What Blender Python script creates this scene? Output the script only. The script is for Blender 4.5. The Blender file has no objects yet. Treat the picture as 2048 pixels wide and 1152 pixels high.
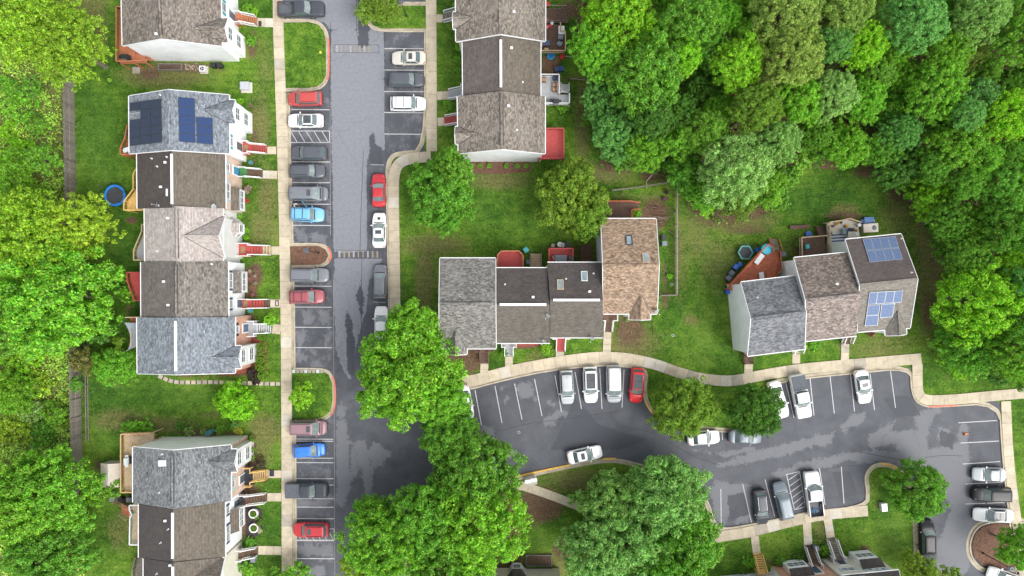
import bpy, math, random
import numpy as np
from mathutils import Vector, Matrix
from mathutils import noise as mnoise

scene = bpy.context.scene
col = scene.collection
H = 92.0        # height of the drone above the ground, metres
F = 1380.0      # focal length in pixels of the surveyed photograph (2048 wide)

# ---------------------------------------------------------------- camera, sky, sun, exposure
cam_d = bpy.data.cameras.new('camera')
cam_d.sensor_width = 36.0
cam_d.lens = 36.0 * F / 2048.0
cam_d.clip_start = 0.5
cam_d.clip_end = 3000.0
cam = bpy.data.objects.new('camera', cam_d)
cam.location = (0, 0, H)
cam.rotation_euler = (0, 0, 0)
col.objects.link(cam)
scene.camera = cam

SUN_EL, SUN_AZ = math.radians(50), math.radians(-38)   # sun towards +x, -y (lower right of the picture)
world = bpy.data.worlds.new('World')
scene.world = world
world.use_nodes = True
wn, wl = world.node_tree.nodes, world.node_tree.links
wn.clear()
sky = wn.new('ShaderNodeTexSky'); sky.sky_type = 'NISHITA'; sky.sun_disc = False
sky.sun_elevation = SUN_EL
sky.sun_rotation = math.radians(90) - SUN_AZ
sky.air_density = 1.0; sky.dust_density = 3.0; sky.ozone_density = 1.0
hs = wn.new('ShaderNodeHueSaturation'); hs.inputs['Saturation'].default_value = 0.22
bg = wn.new('ShaderNodeBackground'); bg.inputs['Strength'].default_value = 0.15
wo = wn.new('ShaderNodeOutputWorld')
wl.new(sky.outputs[0], hs.inputs['Color']); wl.new(hs.outputs[0], bg.inputs['Color']); wl.new(bg.outputs[0], wo.inputs['Surface'])

sun_d = bpy.data.lights.new('sun', 'SUN')
sun_d.energy = 1.05
sun_d.angle = math.radians(38)
sun_d.color = (1.0, 0.97, 0.92)
sun = bpy.data.objects.new('sun', sun_d)
sd = Vector((math.cos(SUN_EL) * math.cos(SUN_AZ), math.cos(SUN_EL) * math.sin(SUN_AZ), math.sin(SUN_EL)))
sun.rotation_euler = sd.to_track_quat('Z', 'Y').to_euler()
sun.location = sd * 150
col.objects.link(sun)

scene.view_settings.view_transform = 'Standard'
scene.view_settings.look = 'None'
scene.view_settings.exposure = 1.04
scene.view_settings.gamma = 1.0
scene.view_settings.use_curve_mapping = False
scene.cycles.max_bounces = 6
scene.cycles.transparent_max_bounces = 4

rnd = random.Random(11)
rng = np.random.default_rng(5)

def P(px, py, z=0.0):
    """survey: where the photo's pixel lies in the world, for something at height z"""
    k = (H - z) / F
    return Vector(((px - 1024.0) * k, -(py - 576.0) * k, z))

# ---------------------------------------------------------------- objects, tags
ORG = {}
def tag(o, label=None, cat=None, group=None, kind=None):
    if label: o['label'] = label
    if cat: o['category'] = cat
    if group: o['group'] = group
    if kind: o['kind'] = kind
    return o

def empty(name, loc, rz=0.0, label=None, cat=None, group=None, kind=None, local=False):
    o = bpy.data.objects.new(name, None)
    o.empty_display_size = 0.2
    o.location = loc
    o.rotation_euler = (0, 0, rz)
    col.objects.link(o)
    ORG[o.name] = Vector((0, 0, 0)) if local else Vector(loc)
    return tag(o, label, cat, group, kind)

class MB:
    """collects geometry and links it as one mesh object"""
    def __init__(s):
        s.v, s.f, s.m = [], [], []
    def add(s, verts, faces, mi=0):
        b = len(s.v)
        s.v.extend([tuple(p) for p in verts])
        for f in faces:
            s.f.append(tuple(b + i for i in f)); s.m.append(mi)
        return s
    def box(s, x0, y0, z0, x1, y1, z1, mi=0):
        v = [(x0,y0,z0),(x1,y0,z0),(x1,y1,z0),(x0,y1,z0),(x0,y0,z1),(x1,y0,z1),(x1,y1,z1),(x0,y1,z1)]
        return s.add(v, [(0,3,2,1),(4,5,6,7),(0,1,5,4),(1,2,6,5),(2,3,7,6),(3,0,4,7)], mi)
    def cbox(s, c, sx, sy, sz, rz=0.0, mi=0):
        """box centred in plan at c, standing on c.z"""
        ca, sa = math.cos(rz), math.sin(rz)
        v = []
        for z in (0, sz):
            for (a, b) in ((-1,-1),(1,-1),(1,1),(-1,1)):
                x, y = a*sx/2, b*sy/2
                v.append((c[0]+x*ca-y*sa, c[1]+x*sa+y*ca, c[2]+z))
        return s.add(v, [(0,3,2,1),(4,5,6,7),(0,1,5,4),(1,2,6,5),(2,3,7,6),(3,0,4,7)], mi)
    def bar(s, a, b, w, h, mi=0):
        """bar from a to b, w wide in plan, h deep, top face on the line"""
        a, b = Vector(a), Vector(b)
        d = b - a
        n = Vector((-d.y, d.x, 0))
        if n.length < 1e-5: n = Vector((1,0,0))
        n.normalize(); n *= w/2
        u = d.cross(n)
        if u.length < 1e-6: u = Vector((0,1,0))
        u.normalize()
        if u.z < -1e-6: u = -u
        u *= h
        v = [a-n-u, b-n-u, b+n-u, a+n-u, a-n, b-n, b+n, a+n]
        return s.add(v, [(0,3,2,1),(4,5,6,7),(0,1,5,4),(1,2,6,5),(2,3,7,6),(3,0,4,7)], mi)
    def prism(s, poly, z0, z1, mi=0):
        n = len(poly)
        ar = sum(poly[i][0]*poly[(i+1)%n][1]-poly[(i+1)%n][0]*poly[i][1] for i in range(n))
        if ar < 0: poly = list(poly)[::-1]
        v = [(p[0],p[1],z0) for p in poly] + [(p[0],p[1],z1) for p in poly]
        f = [tuple(range(n))[::-1], tuple(range(n,2*n))] + [(i,(i+1)%n,n+(i+1)%n,n+i) for i in range(n)]
        return s.add(v, f, mi)
    def slab(s, pts, th, mi=0):
        """slab with its top face on the polygon pts (3D), th thick downwards"""
        n = len(pts)
        v = [Vector(p) for p in pts]
        nn = (v[1]-v[0]).cross(v[2]-v[0])
        if nn.z < 0: v = v[::-1]; nn = -nn
        lo = [p - Vector((0,0,th)) for p in v]
        f = [tuple(range(n)), tuple(range(n,2*n))[::-1]] + [(i,n+i,n+(i+1)%n,(i+1)%n) for i in range(n)]
        return s.add(v+lo, f, mi)
    def cyl(s, c, r, h, n=12, r2=None, mi=0):
        r2 = r if r2 is None else r2
        v = [(c[0]+r*math.cos(2*math.pi*i/n), c[1]+r*math.sin(2*math.pi*i/n), c[2]) for i in range(n)]
        v += [(c[0]+r2*math.cos(2*math.pi*i/n), c[1]+r2*math.sin(2*math.pi*i/n), c[2]+h) for i in range(n)]
        f = [tuple(range(n))[::-1], tuple(range(n,2*n))] + [(i,(i+1)%n,n+(i+1)%n,n+i) for i in range(n)]
        return s.add(v, f, mi)
    def ring(s, c, r0, r1, z0, z1, n=24, mi=0):
        v = []
        for (r, z) in ((r0,z0),(r1,z0),(r1,z1),(r0,z1)):
            v += [(c[0]+r*math.cos(2*math.pi*i/n), c[1]+r*math.sin(2*math.pi*i/n), c[2]+z) for i in range(n)]
        f = []
        for k in range(4):
            for i in range(n):
                f.append((k*n+i, k*n+(i+1)%n, ((k+1)%4)*n+(i+1)%n, ((k+1)%4)*n+i))
        return s.add(v, f, mi)
    def tube(s, pts, r, n=6, mi=0):
        """tube through points; r is a number or one radius per point"""
        pts = [Vector(p) for p in pts]
        rr = r if isinstance(r, (list, tuple)) else [r]*len(pts)
        v, f = [], []
        for k, p in enumerate(pts):
            d = (pts[min(k+1,len(pts)-1)] - pts[max(k-1,0)]).normalized()
            a = d.cross(Vector((0.13,0.31,0.94)))
            if a.length < 0.05: a = d.cross(Vector((1,0,0)))
            a.normalize(); b = d.cross(a)
            for i in range(n):
                t = 2*math.pi*i/n
                v.append(p + (a*math.cos(t) + b*math.sin(t))*rr[k])
        for k in range(len(pts)-1):
            for i in range(n):
                f.append((k*n+i, k*n+(i+1)%n, (k+1)*n+(i+1)%n, (k+1)*n+i))
        f.append(tuple(range(n))[::-1]); f.append(tuple(range((len(pts)-1)*n, len(pts)*n)))
        return s.add(v, f, mi)
    def mesh(s, name, mats, org=Vector((0,0,0)), smooth=False):
        me = bpy.data.meshes.new(name)
        ox, oy, oz = org
        me.from_pydata([(p[0]-ox,p[1]-oy,p[2]-oz) for p in s.v], [], s.f)
        for m in (mats if isinstance(mats, (list, tuple)) else [mats]): me.materials.append(m)
        if any(s.m): me.polygons.foreach_set('material_index', s.m)
        if smooth: me.polygons.foreach_set('use_smooth', [True]*len(s.f))
        me.update()
        return me
    def build(s, name, mats, parent=None, smooth=False, label=None, cat=None, group=None, kind=None, loc=None):
        org = ORG[parent.name] if parent else Vector(loc) if loc is not None else Vector((0,0,0))
        o = bpy.data.objects.new(name, s.mesh(name, mats, org, smooth))
        col.objects.link(o)
        ORG[o.name] = org
        if parent: o.parent = parent
        elif loc is not None: o.location = loc
        return tag(o, label, cat, group, kind)

def copy_obj(o, parent=None, loc=None, name=None):
    c = o.copy(); col.objects.link(c)
    if parent: c.parent = parent
    if loc is not None: c.location = loc
    ORG[c.name] = ORG[o.name]
    return c

# ---------------------------------------------------------------- materials
def nodes(name):
    m = bpy.data.materials.new(name); m.use_nodes = True
    nt = m.node_tree; nt.nodes.clear()
    out = nt.nodes.new('ShaderNodeOutputMaterial')
    b = nt.nodes.new('ShaderNodeBsdfPrincipled')
    nt.links.new(b.outputs[0], out.inputs['Surface'])
    return m, nt, b, out

def nd(nt, typ, **kw):
    n = nt.nodes.new(typ)
    for k, v in kw.items():
        if k in n.inputs.keys(): n.inputs[k].default_value = v
        else: setattr(n, k, v)
    return n

def noise(nt, vec, scale, detail=3, rough=0.55, dist=0.0):
    n = nd(nt, 'ShaderNodeTexNoise', Scale=scale, Detail=detail, Roughness=rough, Distortion=dist)
    nt.links.new(vec, n.inputs['Vector'])
    return n.outputs['Fac']

def ramp(nt, fac, stops, interp='LINEAR'):
    r = nt.nodes.new('ShaderNodeValToRGB'); r.color_ramp.interpolation = interp
    e = r.color_ramp.elements
    while len(e) < len(stops): e.new(0.5)
    for i, (p, c) in enumerate(stops):
        e[i].position = p
        e[i].color = (c, c, c, 1) if isinstance(c, (int, float)) else (c[0], c[1], c[2], 1)
    nt.links.new(fac, r.inputs[0])
    return r.outputs[0]

def mix(nt, fac, a, b, blend='MIX'):
    n = nd(nt, 'ShaderNodeMix', data_type='RGBA', blend_type=blend)
    if isinstance(fac, (int, float)): n.inputs[0].default_value = fac
    else: nt.links.new(fac, n.inputs[0])
    for s, x in ((6, a), (7, b)):
        if isinstance(x, (tuple, list)): n.inputs[s].default_value = (x[0], x[1], x[2], 1)
        else: nt.links.new(x, n.inputs[s])
    return n.outputs[2]

def math_n(nt, op, a, b=0.0, clamp=False):
    n = nd(nt, 'ShaderNodeMath', operation=op, use_clamp=clamp)
    for i, x in enumerate((a, b)):
        if isinstance(x, (int, float)): n.inputs[i].default_value = x
        else: nt.links.new(x, n.inputs[i])
    return n.outputs[0]

def objco(nt):
    return nt.nodes.new('ShaderNodeTexCoord').outputs['Object']

def bump(nt, b, h, strength=0.3, dist=0.02):
    n = nd(nt, 'ShaderNodeBump', Strength=strength, Distance=dist)
    nt.links.new(h, n.inputs['Height']); nt.links.new(n.outputs[0], b.inputs['Normal'])

MATS = {}
def mat(name, c, rough=0.75, var=0.18, scale=2.5, metal=0.0, bmp=0.0, per_obj=0.0, coat=0.0, spec=0.5):
    """plain weathered surface: base colour c with fine and broad mottling"""
    if name in MATS: return MATS[name]
    m, nt, b, out = nodes(name)
    co = objco(nt)
    n1 = noise(nt, co, scale, 4, 0.6); n2 = noise(nt, co, scale*9, 2, 0.5)
    k = math_n(nt, 'ADD', math_n(nt, 'MULTIPLY', n1, 0.65), math_n(nt, 'MULTIPLY', n2, 0.35))
    lo = tuple(x*(1-var*1.6) for x in c); hi = tuple(min(1, x*(1+var*1.2)) for x in c)
    cc = ramp(nt, k, [(0.3, lo), (0.5, c), (0.72, hi)])
    if per_obj:
        oi = nt.nodes.new('ShaderNodeObjectInfo')
        hv = nt.nodes.new('ShaderNodeHueSaturation')
        nt.links.new(math_n(nt, 'ADD', math_n(nt, 'MULTIPLY', oi.outputs['Random'], per_obj*2), 1-per_obj), hv.inputs['Value'])
        nt.links.new(cc, hv.inputs['Color']); cc = hv.outputs[0]
    nt.links.new(cc, b.inputs['Base Color'])
    b.inputs['Roughness'].default_value = rough
    b.inputs['Metallic'].default_value = metal
    b.inputs['Specular IOR Level'].default_value = spec
    if coat:
        b.inputs['Coat Weight'].default_value = coat; b.inputs['Coat Roughness'].default_value = 0.06
    if bmp: bump(nt, b, n2, bmp, 0.01)
    MATS[name] = m
    return m

SHARGS = {}
def shingles(name, c1, c2, worn, rot=0.0, wornamt=0.5, rows=0.15, speck=1.0):
    """asphalt shingles in courses; rot turns the courses parallel to the eaves (0: eaves along x)"""
    m, nt, b, out = nodes(name)
    SHARGS[m.name] = (name, c1, c2, worn, rot, wornamt, rows, speck)
    co = objco(nt)
    mp = nd(nt, 'ShaderNodeMapping'); mp.inputs['Rotation'].default_value = (0, 0, rot)
    nt.links.new(co, mp.inputs['Vector']); v = mp.outputs[0]
    br = nd(nt, 'ShaderNodeTexBrick', Scale=1.0)
    br.inputs['Color1'].default_value = (*[x*(1-.18*speck) for x in c1], 1); br.inputs['Color2'].default_value = (*[x*(1+.15*speck) for x in c2], 1)
    br.inputs['Mortar'].default_value = (c1[0]*0.38, c1[1]*0.38, c1[2]*0.38, 1)
    br.inputs['Mortar Size'].default_value = 0.02; br.inputs['Mortar Smooth'].default_value = 0.5
    br.inputs['Brick Width'].default_value = 0.29; br.inputs['Row Height'].default_value = rows
    nt.links.new(v, br.inputs['Vector'])
    sq = nd(nt, 'ShaderNodeMapping'); sq.inputs['Scale'].default_value = (3.4, 6.4, 1); nt.links.new(v, sq.inputs['Vector'])
    wn_ = nd(nt, 'ShaderNodeTexVoronoi', Scale=1.0); nt.links.new(sq.outputs[0], wn_.inputs['Vector'])
    sc = nt.nodes.new('ShaderNodeSeparateColor'); nt.links.new(wn_.outputs['Color'], sc.inputs[0])
    k = 0.52*speck
    c = mix(nt, 1.0, br.outputs['Color'], ramp(nt, sc.outputs['Red'], [(0.05, 1-k*.75), (0.5, 1.0), (0.95, 1+k*.75)]), 'MULTIPLY')
    # courses that have weathered together: long faint streaks
    streak = nd(nt, 'ShaderNodeMapping'); streak.inputs['Scale'].default_value = (0.5, 5.5, 1)
    nt.links.new(v, streak.inputs['Vector'])
    n1 = noise(nt, streak.outputs[0], 1.0, 5, 0.7)
    c = mix(nt, 1.0, c, ramp(nt, n1, [(0.3, 0.90), (0.7, 1.10)]), 'MULTIPLY')
    n2 = noise(nt, co, 0.30, 4, 0.6)
    c = mix(nt, ramp(nt, n2, [(0.45, 0.0), (0.75, wornamt*.6)]), c, worn)
    n3 = noise(nt, co, 0.22, 3, 0.6)
    c = mix(nt, 1.0, c, ramp(nt, n3, [(0.3, 0.88), (0.7, 1.08)]), 'MULTIPLY')
    nt.links.new(c, b.inputs['Base Color'])
    b.inputs['Roughness'].default_value = 0.9
    bump(nt, b, br.outputs['Fac'], 0.4, -0.01)
    return m
TURNED = {}
def turned(m):
    """the same shingles laid at right angles, for cross gables"""
    if m.name not in TURNED:
        a = list(SHARGS[m.name]); a[0] = a[0]+'_cross'; a[4] += math.pi/2; TURNED[m.name] = shingles(*a)
    return TURNED[m.name]

def siding(name, c, pitch=0.13, vertical=False):
    m, nt, b, out = nodes(name)
    co = objco(nt)
    w = nd(nt, 'ShaderNodeTexWave', Scale=1.0/pitch/ (2*math.pi) * 6.2832 / 1.0, wave_type='BANDS', bands_direction='Z', wave_profile='SAW')
    w.inputs['Scale'].default_value = 0.05/pitch*6.2832
    nt.links.new(co, w.inputs['Vector'])
    n1 = noise(nt, co, 0.8, 4)
    base = ramp(nt, n1, [(0.3, tuple(x*0.86 for x in c)), (0.7, c)])
    cc = mix(nt, ramp(nt, w.outputs['Fac'], [(0.0, 0.35), (0.16, 0.0), (1.0, 0.0)]), base, tuple(x*0.45 for x in c))
    nt.links.new(cc, b.inputs['Base Color'])
    b.inputs['Roughness'].default_value = 0.55
    bump(nt, b, w.outputs['Fac'], 0.5, 0.012)
    return m

def brickwall(name, c1, c2, mortar):
    m, nt, b, out = nodes(name)
    co = objco(nt)
    g = nt.nodes.new('ShaderNodeNewGeometry')
    sx = nt.nodes.new('ShaderNodeSeparateXYZ'); nt.links.new(co, sx.inputs[0])
    cb = nt.nodes.new('ShaderNodeCombineXYZ')
    nt.links.new(math_n(nt, 'ADD', sx.outputs['X'], sx.outputs['Y']), cb.inputs['X']); nt.links.new(sx.outputs['Z'], cb.inputs['Y'])
    br = nd(nt, 'ShaderNodeTexBrick', Scale=1.0)
    br.inputs['Color1'].default_value = (*c1, 1); br.inputs['Color2'].default_value = (*c2, 1); br.inputs['Mortar'].default_value = (*mortar, 1)
    br.inputs['Mortar Size'].default_value = 0.012; br.inputs['Brick Width'].default_value = 0.22; br.inputs['Row Height'].default_value = 0.075
    nt.links.new(cb.outputs[0], br.inputs['Vector'])
    n1 = noise(nt, co, 1.3, 4)
    cc = mix(nt, 1.0, br.outputs['Color'], ramp(nt, n1, [(0.3, 0.8), (0.7, 1.1)]), 'MULTIPLY')
    nt.links.new(cc, b.inputs['Base Color']); b.inputs['Roughness'].default_value = 0.9
    bump(nt, b, br.outputs['Fac'], 0.5, -0.006)
    return m

def leafmat(name, trans=0.35, ground=False):
    """leaves: the hue comes from the object's own colour, each leaf a little different"""
    m, nt, b, out = nodes(name)
    nt.nodes.remove(b)
    oi = nt.nodes.new('ShaderNodeObjectInfo')
    g = nt.nodes.new('ShaderNodeNewGeometry')
    r = g.outputs['Random Per Island']
    n1 = noise(nt, objco(nt), 1.15, 2)  # clump-sized brightness noise, painted in to suggest lit rosettes
    v = math_n(nt, 'ADD', math_n(nt, 'MULTIPLY', math_n(nt, 'POWER', r, 1.6), 1.15), math_n(nt, 'MULTIPLY', n1, 1.5))
    v = math_n(nt, 'SUBTRACT', v, 0.20)
    h = nt.nodes.new('ShaderNodeHueSaturation')
    nt.links.new(oi.outputs['Color'], h.inputs['Color']); nt.links.new(v, h.inputs['Value'])
    r2 = math_n(nt, 'FRACT', math_n(nt, 'MULTIPLY', r, 17.31))
    nt.links.new(math_n(nt, 'ADD', math_n(nt, 'MULTIPLY', r2, 0.055), 0.466), h.inputs['Hue'])
    d = nt.nodes.new('ShaderNodeBsdfDiffuse'); t = nt.nodes.new('ShaderNodeBsdfTranslucent'); gl = nd(nt, 'ShaderNodeBsdfGlossy', Roughness=0.45)
    gl.inputs['Color'].default_value = (0.6, 0.65, 0.6, 1)
    nt.links.new(h.outputs[0], d.inputs['Color'])
    tc = mix(nt, 1.0, h.outputs[0], (1.02, 1.28, 0.6), 'MULTIPLY')
    nt.links.new(tc, t.inputs['Color'])
    m1 = nd(nt, 'ShaderNodeMixShader'); m1.inputs[0].default_value = trans
    nt.links.new(d.outputs[0], m1.inputs[1]); nt.links.new(t.outputs[0], m1.inputs[2])
    m2 = nd(nt, 'ShaderNodeMixShader'); m2.inputs[0].default_value = 0.035
    nt.links.new(m1.outputs[0], m2.inputs[1]); nt.links.new(gl.outputs[0], m2.inputs[2])
    nt.links.new(m2.outputs[0], out.inputs['Surface'])
    return m

WHITE = mat('white_trim', (0.68, 0.68, 0.68), 0.5, 0.05)
GREYW = mat('grey_white', (0.55, 0.57, 0.58), 0.6, 0.08)
GLASS = mat('window_glass', (0.10, 0.13, 0.16), 0.08, 0.25, 0.7)
BLACK = mat('black_plastic', (0.02, 0.021, 0.023), 0.5, 0.2)
DKMETAL = mat('dark_metal', (0.05, 0.05, 0.055), 0.5, 0.2, metal=0.4)
GALV = mat('galvanised', (0.5, 0.52, 0.54), 0.45, 0.12, metal=0.3)
CONC = mat('concrete', (0.47, 0.405, 0.30), 0.9, 0.16, 1.3, per_obj=0.09, bmp=0.15)
CONC2 = mat('pale_concrete', (0.52, 0.475, 0.40), 0.9, 0.12, 1.3, per_obj=0.06)
CONCG = mat('grey_concrete', (0.36, 0.32, 0.26), 0.9, 0.22, 1.3, per_obj=0.08)
KERB = mat('kerb_concrete', (0.44, 0.385, 0.29), 0.9, 0.25, 1.1)
GUTTER = mat('gutter_concrete', (0.40, 0.345, 0.26), 0.9, 0.3, 0.8)
REDP = mat('red_kerb_paint', (0.60, 0.17, 0.11), 0.8, 0.3, 3)
YELP = mat('yellow_kerb_paint', (0.68, 0.40, 0.07), 0.8, 0.25, 3)
PAINT = mat('road_paint', (0.50, 0.50, 0.50), 0.85, 0.3, 6)
PAINTF = mat('faded_road_paint', (0.32, 0.31, 0.31), 0.9, 0.35, 6)
TANP = mat('tan_road_paint', (0.27, 0.225, 0.165), 0.9, 0.35, 5)
CRACK = mat('crack_sealer', (0.035, 0.037, 0.042), 0.8, 0.2)
REDD = mat('red_deck_stain', (0.40, 0.062, 0.058), 0.75, 0.14, 3)
ORNG = mat('orange_deck_stain', (0.42, 0.15, 0.075), 0.75, 0.22, 3)
RUST = mat('rust_deck_stain', (0.42, 0.12, 0.06), 0.8, 0.35, 2)
YELW = mat('new_pine', (0.62, 0.40, 0.13), 0.7, 0.14, 3)
PINE = mat('pine_timber', (0.50, 0.32, 0.16), 0.75, 0.18, 3)
TANW = mat('tan_timber', (0.46, 0.35, 0.22), 0.8, 0.18, 3)
BRNW = mat('brown_timber', (0.13, 0.075, 0.055), 0.85, 0.25, 3)
GRYW = mat('weathered_timber', (0.20, 0.175, 0.15), 0.9, 0.3, 4, per_obj=0.22)
GRYD = mat('grey_deck', (0.38, 0.39, 0.41), 0.8, 0.12, 3)
LTGR = mat('light_grey_tread', (0.50, 0.50, 0.52), 0.8, 0.1, 3)
MULCH = mat('mulch_soil', (0.135, 0.070, 0.045), 0.95, 0.5, 4, bmp=0.5)
MULCHR = mat('red_mulch', (0.24, 0.065, 0.045), 0.95, 0.4, 5, bmp=0.5)
BARK = mat('bark', (0.16, 0.13, 0.10), 0.95, 0.3, 5)
DEADW = mat('dead_wood', (0.33, 0.29, 0.24), 0.95, 0.2, 5)
LEAF = leafmat('leaves', 0.42)
LEAFG = leafmat('ground_leaves', 0.25)
# ================================================================= ground, road, kerbs, pavements
def inpoly(x, y, poly):
    c = np.zeros(x.shape, bool)
    n = len(poly)
    for i in range(n):
        x1, y1 = poly[i]; x2, y2 = poly[(i+1) % n]
        k = ((y1 > y) != (y2 > y)) & (x < (x2-x1)*(y-y1)/((y2-y1) if y2 != y1 else 1e-9) + x1)
        c ^= k
    return c

def pdist(x, y, poly):
    d = np.full(x.shape, 1e9)
    n = len(poly)
    for i in range(n):
        x1, y1 = poly[i]; x2, y2 = poly[(i+1) % n]
        L = (x2-x1)**2 + (y2-y1)**2 + 1e-9
        t = np.clip(((x-x1)*(x2-x1)+(y-y1)*(y2-y1))/L, 0, 1)
        d = np.minimum(d, np.hypot(x-x1-t*(x2-x1), y-y1-t*(y2-y1)))
    return d

def soft(x, y, poly, w):
    """1 inside the polygon, 0 outside, soft over w (survey pixels)"""
    d = pdist(x, y, poly); d = np.where(inpoly(x, y, poly), d, -d)
    return np.clip(0.5 + d/(2*w), 0, 1)

def gridmesh(name, xs, ys, z, keep=None, attrs=None):
    X, Y = np.meshgrid(xs, ys)
    nx, ny = len(xs), len(ys)
    co = np.stack([X, Y, np.full_like(X, z)], -1).reshape(-1, 3)
    i = np.arange(nx*ny).reshape(ny, nx)
    q = np.stack([i[:-1,:-1], i[:-1,1:], i[1:,1:], i[1:,:-1]], -1).reshape(-1, 4)
    if keep is not None:
        q = q[keep((X[:-1,:-1]+X[1:,1:])/2, (Y[:-1,:-1]+Y[1:,1:])/2).reshape(-1)]
        used = np.unique(q); mp = np.full(nx*ny, -1); mp[used] = np.arange(len(used))
        q = mp[q]; co = co[used]
    else: used = None
    me = bpy.data.meshes.new(name)
    me.vertices.add(len(co)); me.vertices.foreach_set('co', co.astype(np.float32).ravel())
    me.loops.add(q.size); me.loops.foreach_set('vertex_index', q.astype(np.int32).ravel())
    me.polygons.add(len(q)); me.polygons.foreach_set('loop_start', np.arange(0, q.size, 4, dtype=np.int32))
    me.update(calc_edges=True)
    if attrs:
        px = co[:,0]*F/H + 1024; py = 576 - co[:,1]*F/H
        a = attrs(px, py)
        at = me.color_attributes.new('mask', 'FLOAT_COLOR', 'POINT')
        at.data.foreach_set('color', a.astype(np.float32).ravel())
    return me

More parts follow.
